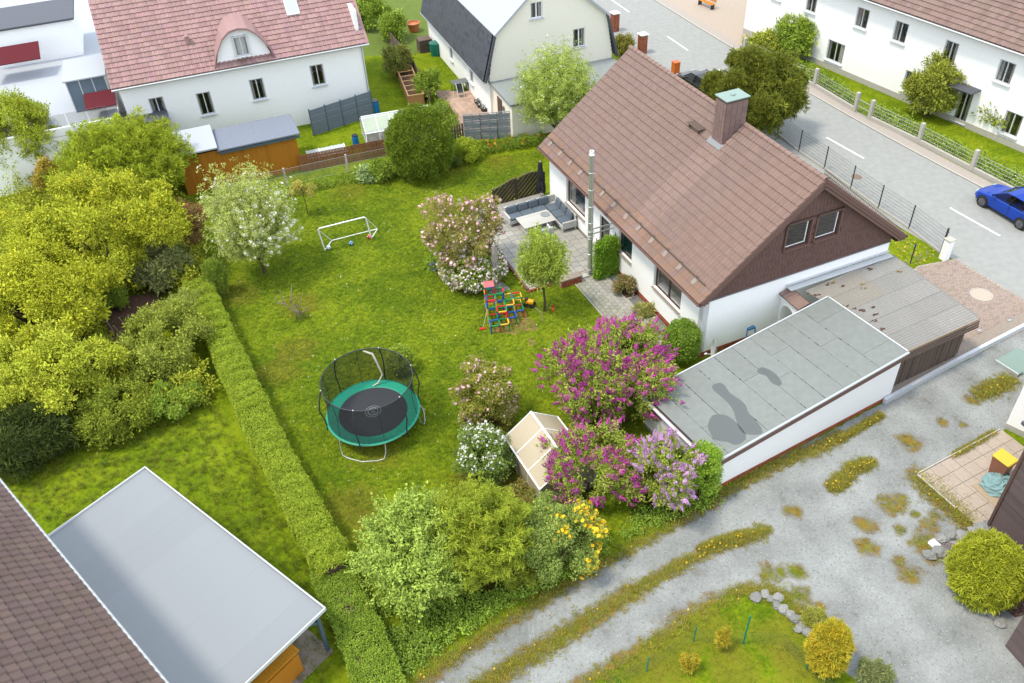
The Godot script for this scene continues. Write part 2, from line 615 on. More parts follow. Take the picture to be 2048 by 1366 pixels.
func ragged(poly: Array, step := 0.35, amp := 0.12) -> Array:      # an outline with an uneven edge
	var out := []
	for i in poly.size():
		var a: Vector2 = poly[i]
		var b: Vector2 = poly[(i + 1) % poly.size()]
		var n := maxi(1, int(a.distance_to(b) / step))
		for k in n:
			var p := a.lerp(b, float(k) / n)
			out.append(p + Vector2(noise.get_noise_2d(p.x * 1.3, p.y * 1.3), noise.get_noise_2d(p.x * 1.3 + 50, p.y * 1.3)) * amp)
	return out

const LAWN := [-34.0, -70.0, 72.0, 60.0]
var bare := []        # [x, z, radius, colour]: worn earth, dry grass, soil under shrubs
var lawn_edge := []

func lawn_color(x: float, z: float) -> Color:
	var a := noise.get_noise_2d(x * 0.16, z * 0.16)
	var b := noise.get_noise_2d(x * 0.7 + 30, z * 0.7)
	var e := noise.get_noise_2d(x * 3.1, z * 3.1 + 70)
	var f := noise.get_noise_2d(x * 9.0 + 11, z * 9.0)
	var t := clampf(0.5 + a * 0.45 + b * 0.35 + e * 0.45 + f * 0.6, 0.0, 1.0)
	var c := Color(0.37, 0.47, 0.06).lerp(Color(0.57, 0.63, 0.12), t)
	var y := clampf(b * 0.9 + e * 0.6 + f * 0.5 - 0.62, 0.0, 0.8)
	c = c.lerp(Color(0.60, 0.58, 0.2), y)
	for o in bare:
		var dx: float = x - o[0]
		var dz: float = z - o[1]
		var q: float = sqrt(dx * dx + dz * dz) / o[2]
		if q < 1.5:
			var s := clampf((1.0 - q) * 2.2 + b * 0.5 + e * 0.6, 0.0, 1.0)
			c = c.lerp(o[3], s * o[3].a)
	return Color(c.r, c.g, c.b)

var strips := []      # moss and grass on the gravel: [polyline, half width]
var moss := []        # [x, z, radius]

func gravel_green(x: float, z: float) -> float:        # how far the gravel is grown over here, 0 to 1
	var p := Vector2(x, z)
	var g := -1.0
	for s in strips:
		g = maxf(g, 1.0 - near_line(p, s[0]) / s[1])
	for m in moss:
		g = maxf(g, 1.0 - p.distance_to(Vector2(m[0], m[1])) / m[2])
	return g

func gravel_color(x: float, z: float) -> Color:
	var a := noise.get_noise_2d(x * 0.35, z * 0.35)
	var b := noise.get_noise_2d(x * 1.6 + 9, z * 1.6)
	var e := noise.get_noise_2d(x * 6.0, z * 6.0 + 20)
	var c := Color(0.55, 0.562, 0.555).lerp(Color(0.69, 0.702, 0.698), clampf(0.5 + a * 0.55 + e * 0.35, 0, 1))
	c = c.lerp(Color(0.46, 0.42, 0.38), clampf(b * 0.8 - 0.45 - a * 0.5, 0, 0.7))
	var g := gravel_green(x, z)
	var f := noise.get_noise_2d(x * 14.0 + 3, z * 14.0)
	var edge := clampf((g + 0.3) * 1.6 + b * 0.5 + e * 0.45, 0, 1)
	c = c.lerp(Color(0.44, 0.39, 0.33), edge * 0.55)
	var k := clampf(g * 1.5 + b * 1.0 + e * 0.9 + f * 0.8 - 0.15, 0, 1) if g > -0.6 else 0.0
	var green := Color(0.53, 0.52, 0.17).lerp(Color(0.60, 0.47, 0.24), clampf(0.5 + b * 0.9 - g * 0.3, 0, 1)).lerp(Color(0.43, 0.5, 0.1), clampf(a * 1.3 + e * 0.3, 0, 1))
	return c.lerp(green, k)

func setting() -> void:
	# worn and dry places, and the earth under the planting
	var soil := Color(0.36, 0.29, 0.17, 0.7)
	var dry := Color(0.52, 0.46, 0.2, 0.42)
	for o in [Vector2(-10.71, -33.17), Vector2(-11.31, -31.55), Vector2(-4.06, -21.29), Vector2(-3.68, -21.75), Vector2(-6.1, -22.04), Vector2(-11.14, -36.86), Vector2(-7.02, -23.12), Vector2(-14.57, -38.05)]:
		bare.append([o.x, o.y, 1.3, dry])
	for o in [Vector2(-6.01, -25.94), Vector2(-2.29, -23.44), Vector2(-3.24, -50.4), Vector2(-9.68, -48.27), Vector2(-0.13, -51.04)]:
		bare.append([o.x, o.y, 1.3, Color(0.5, 0.5, 0.14, 0.6)])
	for o in [Vector2(4.05, -15.02), Vector2(6.42, -16.58), Vector2(8.76, -16.04), Vector2(6.95, -15.03), Vector2(9.18, -15.08), Vector2(4.85, -15.71)]:
		bare.append([o.x, o.y, 1.2, Color(0.52, 0.5, 0.17, 0.6)])
	for o in [Vector2(-1.82, -38.22), Vector2(-1.3, -27.24), Vector2(-1.35, -24.18), Vector2(3.69, -26.86), Vector2(2.23, -22.99), Vector2(5.79, -22.22), Vector2(-5.36, -50.64), Vector2(0.2, -19.49), Vector2(-3.76, -18.66), Vector2(-1.71, -18.95), Vector2(-18.77, -41.75), Vector2(-19.45, -38.05), Vector2(-20.44, -37.27), Vector2(-20.11, -31.74), Vector2(-16.78, -31.11), Vector2(-24.22, -38.49)]:
		bare.append([o.x, o.y, 1.4, soil])
	var s := sh()
	var inner := Rect2(LAWN[0], LAWN[1], LAWN[2], LAWN[3])
	s.quad(Vector3(-300, -0.02, 150), Vector3(300, -0.02, 150), Vector3(300, -0.02, -400), Vector3(-300, -0.02, -400))
	mk("meadow", Color(0.10, 0.145, 0.02), 0.95, "grain", 0.8, 7.0)
	struct("ground", s, M.meadow)
	var tex := painted(inner.position.x, inner.position.y, inner.size.x, inner.size.y, 0.06, lawn_color)
	sheet_mat("grass_sheet", tex, "grain", 0.45, 0.0)
	var x0 := inner.position.x
	var z0 := inner.position.y
	struct("lawn", flat_sheet([Vector2(x0, z0), Vector2(inner.end.x, z0), Vector2(inner.end.x, inner.end.y), Vector2(x0, inner.end.y)], 0.0, x0, z0, inner.size.x, inner.size.y), M.grass_sheet)

	struct("forecourt", sh().prism([Vector2(14.12, -82), Vector2(15.17, -77.27), Vector2(17.77, -70.68), Vector2(19.61, -66.23), Vector2(22.61, -67.12), Vector2(22.6, -80.61)], 0.0, 0.006), M.tan_paving)
	# the gravel drive
	var drive := [Vector2(-4.58, -14.29), Vector2(-3.96, -15.21), Vector2(-2.69, -16.13), Vector2(-1, -17.32), Vector2(0.88, -18.44), Vector2(2.87, -19.63), Vector2(4.96, -20.79), Vector2(7.73, -22.34), Vector2(11.02, -24.38), Vector2(16.32, -27.18), Vector2(20.25, -29.25), Vector2(25.21, -31.78), Vector2(28.24, -32.88), Vector2(25.29, -27.36), Vector2(20.8, -25.29), Vector2(16.28, -23.09), Vector2(17.43, -20.46), Vector2(18.08, -20.18), Vector2(18.59, -18.28), Vector2(17.95, -16.25), Vector2(16.67, -14.36), Vector2(16.84, -13.06), Vector2(11.54, -13.36), Vector2(10.63, -14.81), Vector2(10.08, -15.81), Vector2(9.85, -16.66), Vector2(9.45, -17.6), Vector2(8.75, -18.06), Vector2(7.82, -18), Vector2(6.22, -17.35), Vector2(4.81, -16.44), Vector2(3.08, -15.41), Vector2(1.99, -14.86), Vector2(0.74, -13.99)]
	strips = [
		[[Vector2(-2.25, -14.5), Vector2(-1.05, -15.33), Vector2(0.56, -16.26), Vector2(2.24, -17.28), Vector2(4.02, -18.33)], 0.42], [[Vector2(4.02, -18.33), Vector2(5.87, -19.34), Vector2(7.55, -20.1), Vector2(8.68, -20.4), Vector2(9.43, -20.68)], 0.3],
		[[Vector2(6.75, -19.97), Vector2(7.6, -20.33), Vector2(8.83, -20.62)], 0.16],
		[[Vector2(-3.96, -15.21), Vector2(-2.69, -16.13), Vector2(-1, -17.32), Vector2(0.88, -18.44), Vector2(2.87, -19.63), Vector2(4.96, -20.79), Vector2(7.73, -22.34)], 0.4],
		[[Vector2(7.76, -22.46), Vector2(9.51, -23.39), Vector2(10.95, -24.11), Vector2(12.84, -24.82), Vector2(13.89, -25.41)], 0.34], [[Vector2(13.81, -25.18), Vector2(16.08, -26.51)], 0.16],
		[[Vector2(0.74, -13.99), Vector2(1.99, -14.86), Vector2(3.08, -15.41), Vector2(4.81, -16.44), Vector2(6.22, -17.35), Vector2(7.82, -18), Vector2(8.75, -18.06), Vector2(9.45, -17.6), Vector2(9.85, -16.66), Vector2(10.08, -15.81)], 0.42],
		[[Vector2(16.35, -22.89), Vector2(17.41, -20.42)], 0.55], [[Vector2(13.68, -23.49), Vector2(14.63, -23.84)], 0.28], [[Vector2(12.68, -22.63), Vector2(13.59, -23.23)], 0.3], [[Vector2(20.82, -27.4), Vector2(22.57, -28.24)], 0.42], [[Vector2(18.09, -23.86), Vector2(20.44, -25.11)], 0.12]]
	for o in [Vector2(10.57, -21.63), Vector2(10.84, -21.51), Vector2(9.51, -18.83), Vector2(10.09, -18.75), Vector2(9.11, -18.73), Vector2(16.71, -24.78), Vector2(15.12, -21.81), Vector2(15.42, -21.04), Vector2(15.81, -20.53), Vector2(15.16, -19.63), Vector2(16.68, -21.7), Vector2(13.34, -20.7), Vector2(13.07, -19.66), Vector2(14.03, -18.91), Vector2(14.19, -18.35), Vector2(15.39, -19.96), Vector2(16.19, -20.99), Vector2(18.5, -25.86), Vector2(16.63, -24.96), Vector2(19.28, -25.65), Vector2(9.96, -17.77), Vector2(10.52, -17.22), Vector2(14.58, -20.37), Vector2(14.64, -21.59), Vector2(15.41, -19.16), Vector2(21.5, -27.67), Vector2(20.36, -27.11)]:
		moss.append([o.x, o.y, rr(0.2, 0.55)])
	var gx := -14.0
	var gz := -35.0
	var gt := painted(gx, gz, 42.0, 26.0, 0.05, gravel_color)
	sheet_mat("gravel_sheet", gt, "stone", 0.42, 0.0)
	M.gravel_sheet.heightmap_enabled = false
	struct("gravel_drive", flat_sheet(ragged(drive), 0.006, gx, gz, 42.0, 26.0), M.gravel_sheet)
	drive_poly = PackedVector2Array(drive)

	# the street: asphalt, kerb strip, markings
	var mid := [Vector2(1, -112), Vector2(5, -97), Vector2(10.8, -79.9), Vector2(15.35, -67.5), Vector2(21.6, -52.0), Vector2(27.4, -39.6), Vector2(33, -28.5), Vector2(41, -14), Vector2(50, 2)]
	var curve := Curve2D.new()
	for i in mid.size():
		var t: Vector2 = (mid[mini(i + 1, mid.size() - 1)] - mid[maxi(i - 1, 0)]) / 6.0
		curve.add_point(mid[i], -t, t)
	var line := curve.tessellate_even_length(5, 1.0)
	street_line = line
	struct("road", ribbon(line, -3.95, 3.3, 0.008), M.asphalt)
	struct("pavement", ribbon(line, 3.3, 4.2, 0.05), mk("pavement", Color(0.33, 0.29, 0.26), 0.92, "fine", 0.3, 1.2))
	var kerb := ribbon(line, 3.3, 3.42, 0.06)
	struct("kerb", kerb, M.concrete)
	for d in [[Vector2(10.38, -80.99), Vector2(11.89, -76.67)], [Vector2(14.25, -70.65), Vector2(15.35, -67.54)], [Vector2(21.58, -51.95), Vector2(23.03, -48.92)], [Vector2(25.89, -42.68), Vector2(27.37, -39.59)], [Vector2(16.9, -63.6), Vector2(18.4, -60.2)]]:
		var a: Vector2 = d[0]
		var b: Vector2 = d[1]
		var o := (b - a).normalized().orthogonal() * 0.06
		struct("road_marking", sh().prism([a + o, b + o, b - o, a - o], 0.008, 0.013), mk("marking", Color(0.75, 0.75, 0.74), 0.7, "soft", 0.4))
	for q in [[Vector2(22.56, -45.37), Vector2(23.08, -45.55), Vector2(23.63, -46.03), Vector2(24.3, -46.2)], [Vector2(23.81, -55), Vector2(24.06, -54.51), Vector2(24.64, -54.59), Vector2(25, -53.64)], [Vector2(20.04, -34.86), Vector2(21.27, -36.05), Vector2(21.71, -36.36)], [Vector2(13.15, -70.27), Vector2(13.45, -69.58), Vector2(14.19, -69.58)]]:
		var ck := sh()
		for i in q.size() - 1: ck.bar(Vector3(q[i].x, 0.01, q[i].y), Vector3(q[i + 1].x, 0.01, q[i + 1].y), 0.03, 0.006)
		struct("road_crack", ck, M.lead)
	struct("drain_cover", sh().lathe(Vector3(21.81, 0, -46.72) + Vector3(0, 0.009, 0), [Vector2(0.32, 0), Vector2(0.32, 0.006), Vector2(0, 0.008)], 20), mk("drain", Color(0.2, 0.14, 0.11), 0.8, "grain", 0.2))
	# earth of the clearing under the trees by the hedge
	struct("bark_mulch", sh().prism(ragged([Vector2(-21.53, -36.51), Vector2(-21.27, -38.22), Vector2(-19.65, -38.74), Vector2(-18.62, -37.98), Vector2(-18.28, -36.22), Vector2(-19.52, -35.51), Vector2(-20.46, -34.39)], 0.3, 0.25), 0.004, 0.008), M.mulch)
	struct("sand_patch", sh().prism(ragged([Vector2(-0.95, -33.68), Vector2(-0.54, -35.06), Vector2(0.78, -35.78), Vector2(1.03, -34.51), Vector2(1.39, -33.67), Vector2(0.17, -33.47)], 0.25, 0.15), 0.004, 0.009), M.sand)
	struct("sand_spot", sh().prism(ragged([Vector2(0.69, -32.8), Vector2(0.91, -33.09), Vector2(1.14, -32.92), Vector2(1.18, -32.61), Vector2(0.87, -32.48)], 0.15, 0.08), 0.004, 0.009), M.sand)
	for q in [[Vector2(16.97, -19.62), Vector2(17.57, -20.12), Vector2(18.18, -19.77), Vector2(18.59, -18.28), Vector2(17.87, -16.45), Vector2(17.19, -16.5), Vector2(16.64, -17.04), Vector2(15.9, -17.6), Vector2(15.9, -18.9)]]:
		struct("shrub_bed", sh().prism(ragged(q, 0.3, 0.15), 0.006, 0.012), M.mulch)
	for q in [[Vector2(17, -27.38), Vector2(20.64, -36.11), Vector2(21.87, -37.25), Vector2(24.07, -37.69), Vector2(26.42, -32.96), Vector2(25.98, -32.1), Vector2(20.26, -29.28)]]:
		struct("drive_bed", sh().prism(q, 0.008, 0.012), M.mortar)

var drive_poly: PackedVector2Array
var street_line: PackedVector2Array

func ribbon(line: PackedVector2Array, a: float, b: float, y: float) -> Shape:      # a strip between two offsets to the right of a line
	var s := sh()
	var prev := []
	for i in line.size():
		var t := (line[mini(i + 1, line.size() - 1)] - line[maxi(i - 1, 0)]).normalized()
		var o := Vector2(t.y, -t.x)
		var p: Vector2 = line[i] + o * a
		var q: Vector2 = line[i] + o * b
		var now := [Vector3(p.x, y, p.y), Vector3(q.x, y, q.y), Vector3(p.x, 0, p.y), Vector3(q.x, 0, q.y)]
		if prev:
			s.quad(prev[0], now[0], now[1], prev[1])
			if y > 0.02:
				s.quad(prev[2], now[2], now[0], prev[0]); s.quad(prev[1], now[1], now[3], prev[3])
		prev = now
	return s


# ---------------------------------------------------------------- windows
# a window in the xy plane facing +z with its lower corner at the origin: frame, panes, sill; depth set back into the wall
func window(parent: Node3D, at: Transform3D, w: float, h: float, panes: int, frame: Material, sill: Material, pane: Material, back := 0.12, sill_out := 0.12) -> MeshInstance3D:
	var f := sh()
	var k := 0.075
	for x in [k / 2, w - k / 2]: f.cbox(Vector3(x, h / 2, -back), Vector3(k, h, 0.07), 0.008)
	for y in [k / 2, h - k / 2]: f.cbox(Vector3(w / 2, y, -back), Vector3(w - 2 * k, k, 0.07), 0.008)
	for i in range(1, panes): f.cbox(Vector3(w * i / panes, h / 2, -back), Vector3(0.11, h - 2 * k, 0.07), 0.008)
	var o := part(parent, "window", f, frame)
	o.transform = at
	for i in panes:
		var a := k if i == 0 else w * i / panes + 0.055
		var b := w - k if i == panes - 1 else w * (i + 1) / panes - 0.055
		part(o, "pane", sh().box(Vector3((a + b) / 2, h / 2, -back), Vector3(b - a, h - 2 * k, 0.012)), pane)
	if sill: part(o, "sill", sh().cbox(Vector3(w / 2, -0.025, sill_out / 2 - back / 2), Vector3(w + 0.06, 0.045, sill_out + back), 0.008), sill)
	return o

func tile_mesh(w: float, l: float) -> ArrayMesh:      # interlocking roof tile with one roll; lower end at z = 0, laid up along -z
	var s := sh()
	var pr := [Vector2(0, 0), Vector2(0.05, 0), Vector2(0.16, 0.028), Vector2(0.34, 0.036), Vector2(0.52, 0.028), Vector2(0.62, 0.001), Vector2(1.0, 0.0)]
	for i in pr.size() - 1:
		var a := Vector3(pr[i].x * w, pr[i].y + 0.066, 0)
		var b := Vector3(pr[i + 1].x * w, pr[i + 1].y + 0.066, 0)
		var c := Vector3(pr[i + 1].x * w, pr[i + 1].y + 0.004, -l)
		var d := Vector3(pr[i].x * w, pr[i].y + 0.004, -l)
		s.quad(a, b, c, d)
		s.quad(a - Vector3(0, 0.036, 0), b - Vector3(0, 0.036, 0), b, a)
	s.quad(Vector3(0, 0.012, 0), Vector3(0, 0.05, 0), Vector3(0, 0.012, -l), Vector3(0, -0.015, -l))
	s.quad(Vector3(w, 0.012, 0), Vector3(w, -0.015, -l), Vector3(w, 0.012, -l), Vector3(w, 0.05, 0))
	return s.mesh()

# ---------------------------------------------------------------- the brown-roofed house
func main_house() -> void:
	var H := thing("family_house", "white family house with brown tiled gable roof and brown shingled gable", "house", HOUSE_AT, HOUSE_TURN)
	var W := 10.7
	var L := 16.1
	var eave := 3.8
	var pitch := 0.803
	# walls: garden side, gable side, street side, far gable
	var s := sh()
	s.xf = Transform3D(Basis(Vector3(0, 0, 1), Vector3.UP, Vector3(-1, 0, 0)), Vector3(0, 0.3, -L))
	var holes := []
	for o in [[1.8, 1.5, 4.25, 2.8], [6.42, 1.52, 7.8, 2.8], [11.58, 1.2, 13.9, 2.8], [8.75, 0.32, 9.85, 2.6]]:
		holes.append([L - o[2], o[1] - 0.3, L - o[0], o[3] - 0.3])
	s.wall(L, 3.42, holes, 0.3)
	part(H, "wall", s, M.render)
	s = sh()
	s.xf = Transform3D(Basis(), Vector3(0, 0.3, 0))
	s.wall(W, 3.1, [], 0.3)
	part(H, "wall", s, M.render)
	s = sh()
	s.box(Vector3(W - 0.15, 2.0, -L / 2), Vector3(0.3, 3.4, L - 0.62)); s.box(Vector3(W / 2, 2.0, -L + 0.15), Vector3(W - 0.62, 3.4, 0.3))
	part(H, "wall", s, M.render)
	part(H, "floor", sh().box(Vector3(W / 2, 0.22, -L / 2), Vector3(W - 0.62, 0.1, L - 0.62)), mk("parquet", Color(0.3, 0.17, 0.08), 0.5, "wood", 0.6))
	part(H, "wall", sh().box(Vector3(4.0, 2.0, -L / 2), Vector3(0.1, 3.3, L - 0.7)), mk("inner_wall", Color(0.6, 0.56, 0.5), 0.9))
	# brick plinth, brick by brick on the two sides one can see
	part(H, "plinth", sh().box(Vector3(W / 2, 0.149, -L / 2), Vector3(W - 0.03, 0.298, L - 0.03)), M.mortar)
	var bm := sh().cbox(Vector3.ZERO, Vector3(0.245, 0.064, 0.03), 0.004).mesh()
	var tones := []
	for k in 4: tones.append(mk("brick_%d" % k, Color(0.34, 0.10, 0.045).lerp(Color(0.24, 0.06, 0.035), k / 3.0), 0.85, "fine", 0.25, 0.9))
	var n := 0
	for row in 4:
		for i in 33:
			var a := 0.05 + i * 0.256 + (0.128 if row % 2 else 0.0)
			if a > 8.4: continue
			var o := part(H, "brick", bm, tones[rng.randi() % 4])
			o.transform = Transform3D(Basis(Vector3.UP, PI / 2), Vector3(-0.005, 0.045 + row * 0.073, -a - 0.13))
			n += 1
	for row in 4:
		for i in 12:
			var o := part(H, "brick", bm, tones[rng.randi() % 4])
			o.position = Vector3(0.16 + i * 0.256 + (0.128 if row % 2 else 0.0), 0.045 + row * 0.073, 0.005)
	# upper gable, clad with small shingles
	var gh := [[4.05, 4.93, 5.37, 6.33], [5.72, 4.93, 7.06, 6.33]]
	# the board behind the shingles, left open where the windows are
	var brd := sh()
	for x in range(0, 214):
		var xa := x * 0.05
		var top := minf(3.9 + minf(xa + 0.025, W - xa - 0.025) * pitch, 8.2)
		var cuts := [[3.4, top]]
		for o in gh:
			if xa + 0.025 > o[0] and xa + 0.025 < o[2]: cuts = [[3.4, o[1]], [o[3], top]]
		for q in cuts:
			if q[1] > q[0]: brd.quad(Vector3(xa, q[0], -0.02), Vector3(xa + 0.05, q[0], -0.02), Vector3(xa + 0.05, q[1], -0.02), Vector3(xa, q[1], -0.02))
	part(H, "gable_board", brd, M.dark_board)
	var shin := sh()
	var row := 0
	var y := 3.38
	while y < 8.1:
		var half := (8.2 - maxf(y, 3.9)) / pitch
		var x0 := maxf(-0.02, W / 2 - half)
		var x1 := minf(W + 0.02, W / 2 + half)
		var x := x0 - rr(0, 0.1)
		while x < x1:
			var w := 0.2
			var skip := x + w > x1 + 0.1
			for o in gh:
				if x + w > o[0] - 0.02 and x < o[2] + 0.02 and y + 0.16 > o[1] - 0.02 and y < o[3] + 0.02: skip = true
			if not skip:
				var k := rr(0.82, 1.15)
				shin.col = Color(k, k * rr(0.95, 1.05), k * rr(0.95, 1.05))
				shin.box(Vector3(x + w / 2, y + 0.09, 0.002), Vector3(w - 0.012, 0.2, 0.012), Basis(Vector3.RIGHT, -0.06 + rr(-0.015, 0.015)))
			x += w
		y += 0.16
		row += 1
	part(H, "cladding_shingles", shin, M.shingle, true)
	part(H, "drip_edge", sh().cbox(Vector3(W / 2, 3.37, 0.03), Vector3(W + 0.04, 0.03, 0.07), 0.006), M.lead)
	for o in gh:
		var w: float = o[2] - o[0]
		var wd := window(H, Transform3D(Basis(), Vector3(o[0], o[1], 0.02)), w, o[3] - o[1], 1, M.window_wood, M.brown_board, M.pane, 0.08)
		part(wd, "shutter_box", sh().cbox(Vector3(w / 2, o[3] - o[1] + 0.02, 0.03), Vector3(w + 0.12, 0.1, 0.16), 0.01), M.dark_board)
		for x in [-0.03, w + 0.03]: part(wd, "reveal_board", sh().cbox(Vector3(x, 0.7, 0.0), Vector3(0.07, 1.45, 0.1), 0.008), M.brown_board)
		part(wd, "casement", sh().box(Vector3(w - 0.17, 0.72, -0.07), Vector3(0.035, 1.2, 0.04)).box(Vector3(w / 2 - 0.05, 0.14, -0.07), Vector3(w - 0.3, 0.025, 0.04)), M.white_paint)
		for k in 10: part(wd, "slat", sh().box(Vector3(w / 2 - 0.04, 0.2 + k * 0.12, -0.19), Vector3(w - 0.2, 0.075, 0.012), Basis(Vector3.RIGHT, 0.5)), mk("blind", Color(0.09, 0.078, 0.07), 0.6) if not M.has("blind") else M.blind)
	# garden side windows
	var turn := Basis(Vector3(0, 0, 1), Vector3.UP, Vector3(-1, 0, 0))
	var ws := [[1.8, 1.5, 4.25, 2.8, 2, "pane"], [6.42, 1.52, 7.8, 2.8, 1, "pane_teal"], [11.58, 1.2, 13.9, 2.8, 1, "pane"]]
	for o in ws:
		var wd := window(H, Transform3D(turn, Vector3(0, o[1], -o[2])), o[2] - o[0], o[3] - o[1], o[4], M.window_wood, mk("sill_tan", Color(0.27, 0.22, 0.18), 0.6, "fine", 0.4), M[o[5]], 0.16)
		if o[4] == 2: part(wd, "inner_sill", sh().box(Vector3(1.2, 0.06, -0.42), Vector3(2.3, 0.05, 0.3)), M.white_paint)
		if o[0] > 11.0:
			part(wd, "inner_sill", sh().box(Vector3(1.15, 0.04, -0.45), Vector3(2.2, 0.05, 0.4)), M.white_paint)
			var cur := sh(Color(0.62, 0.58, 0.52))
			for k in 9:
				cur.tube([Vector3(0.2 + k * 0.055, 0.1, -0.3 + 0.03 * (k % 2)), Vector3(0.18 + k * 0.05, 1.55, -0.3 + 0.03 * (k % 2))], 0.034, 6)
			part(wd, "curtain", cur, M.cloth)
			part(wd, "potted_plant", leaf_clump(40, 0.2, 0.16, 0.05, 0.8), M.leaf).position = Vector3(1.5, 0.3, -0.42)
			part(wd, "plant_pot", sh(Color(0.5, 0.13, 0.03)).lathe(Vector3(1.5, 0.06, -0.42), [Vector2(0.0, 0), Vector2(0.07, 0), Vector2(0.1, 0.16), Vector2(0.0, 0.15)], 10), M.plastic)
	var dr := window(H, Transform3D(turn, Vector3(0, 0.34, -9.85)), 1.1, 2.24, 1, M.window_wood, null, M.pane, 0.14)
	dr.name = "terrace_door"
	# the roof: slabs, tiles, ridge, verge boards, gutter, snow guard
	var run := W / 2 + 0.5
	var k2 := sqrt(1.0 + pitch * pitch)
	var z0 := 0.38
	var z1 := -L - 0.35
	var top := eave + run * pitch - 0.06
	s = sh()
	for sgn in [0, 1]:
		var e := Vector3(-0.5, eave - 0.06, 0) if sgn == 0 else Vector3(W + 0.5, eave - 0.06, 0)
		var r := Vector3(W / 2, top, 0)
		var dn := Vector3(0, -0.17, 0)
		var a0 := e + Vector3(0, 0, z0)
		var a1 := e + Vector3(0, 0, z1)
		var b0 := r + Vector3(0, 0, z0)
		var b1 := r + Vector3(0, 0, z1)
		if sgn == 0:
			s.quad(a0, b0, b1, a1); s.quad(a0 + dn, a1 + dn, b1 + dn, b0 + dn)
			s.quad(a0 + dn, b0 + dn, b0, a0); s.quad(a1 + dn, a0 + dn, a0, a1); s.quad(b1 + dn, a1 + dn, a1, b1)
		else:
			s.quad(a0, a1, b1, b0); s.quad(a0 + dn, b0 + dn, b1 + dn, a1 + dn)
			s.quad(b0 + dn, a0 + dn, a0, b0); s.quad(a0 + dn, a1 + dn, a1, a0); s.quad(a1 + dn, b1 + dn, b1, a1)
	var roof := part(H, "roof", s, M.dark_board)
	var tw := 0.22
	var rows := 19
	var tl := run * k2 / rows
	var tm := tile_mesh(tw - 0.018, tl + 0.07)
	var tmats := []
	for k in 5: tmats.append(mk("tile_%d" % k, [Color(0.208, 0.136, 0.114), Color(0.216, 0.142, 0.12), Color(0.198, 0.13, 0.11), Color(0.21, 0.135, 0.112), Color(0.225, 0.138, 0.1)][k], 0.72, "fine", 0.6, 2.4))
	var spots := []
	var cols := int((z0 - z1) / tw)
	for side in 2:
		for i in rows:
			for j in cols:
				var up := Vector3(1, pitch, 0).normalized() if side == 0 else Vector3(-1, pitch, 0).normalized()
				var al := Vector3(0, 0, 1) if side == 0 else Vector3(0, 0, -1)
				var nn := al.cross(-up).normalized() * -1.0
				if nn.y < 0: nn = -nn
				var bs := Basis(nn.cross(-up), nn, -up)
				var e := Vector3(-0.54, eave - 0.06 - 0.03, 0) if side == 0 else Vector3(W + 0.54, eave - 0.09, 0)
				var zz := z0 - (j + 1) * tw if side == 0 else z0 - j * tw
				zz = z0 - (j + 0.0) * tw
				var p := e + up * (i * tl) + nn * 0.012 + Vector3(0, 0, zz)
				if bs.x.z > 0: p.z -= tw
				bs = bs * Basis(Vector3.UP, rr(-0.006, 0.006)) * Basis(Vector3.RIGHT, rr(-0.006, 0.008))
				var dist := (hw(p.x, -p.z, p.y) - Vector3(0, 28, 0)).length() + (100.0 if side else 0.0)
				spots.append([dist, Transform3D(bs, p), i])
	# leave room for the chimney
	var ch0 := Vector3(4.15, 0, -6.45)
	var ch1 := Vector3(5.45, 0, -5.6)
	spots = spots.filter(func(o): return not (o[1].origin.x > ch0.x - 0.25 and o[1].origin.x < ch1.x and o[1].origin.z > ch0.z - 0.05 and o[1].origin.z < ch1.z - 0.1))
	spots.sort_custom(func(p, q): return p[0] < q[0])
	for i in 300:
		var o := part(roof, "tile", tm, tmats[4 if spots[i][2] < 2 and rng.randf() < 0.5 else rng.randi() % 4])
		o.transform = spots[i][1]
	var where := []
	var tint := []
	for i in range(300, spots.size()):
		where.append(spots[i][1])
		var q := rr(0.95, 1.06)
		var az: float = spots[i][1].origin.z
		if az < -5.2 and az > -6.7 and spots[i][1].origin.x < 4.4: q *= 1.12      # tiles rinsed by the run-off of the chimney
		tint.append(Color(q, q * rr(0.97, 1.03), q * rr(0.96, 1.04)) if spots[i][2] > 2 or rng.randf() < 0.4 else Color(1.1 * q, 1.0 * q, 0.86 * q))
	copies(roof, "tile_field", tm, M.tile, where, tint)
	var capm := sh()
	for k in 8:
		var a0 := PI * k / 8.0
		var a1 := PI * (k + 1) / 8.0
		var f0 := Vector3(cos(a0), sin(a0) * 0.8, 0)
		var f1 := Vector3(cos(a1), sin(a1) * 0.8, 0)
		capm.quad(f0 * 0.145, f1 * 0.145, f1 * 0.12 + Vector3(0, 0, -0.44), f0 * 0.12 + Vector3(0, 0, -0.44))
		capm.quad(f0 * 0.12, f1 * 0.12, f1 * 0.145, f0 * 0.145)
	var capmesh := capm.mesh()
	var zc := z0
	while zc > z1 + 0.2:
		if not (zc < ch1.z + 0.4 and zc > ch0.z - 0.1 and false):
			var o := part(roof, "ridge_tile", capmesh, tmats[rng.randi() % 4])
			o.transform = Transform3D(Basis(Vector3(0, 0, 1), rr(-0.03, 0.03)), Vector3(W / 2, top + 0.005, zc))
		zc -= 0.4
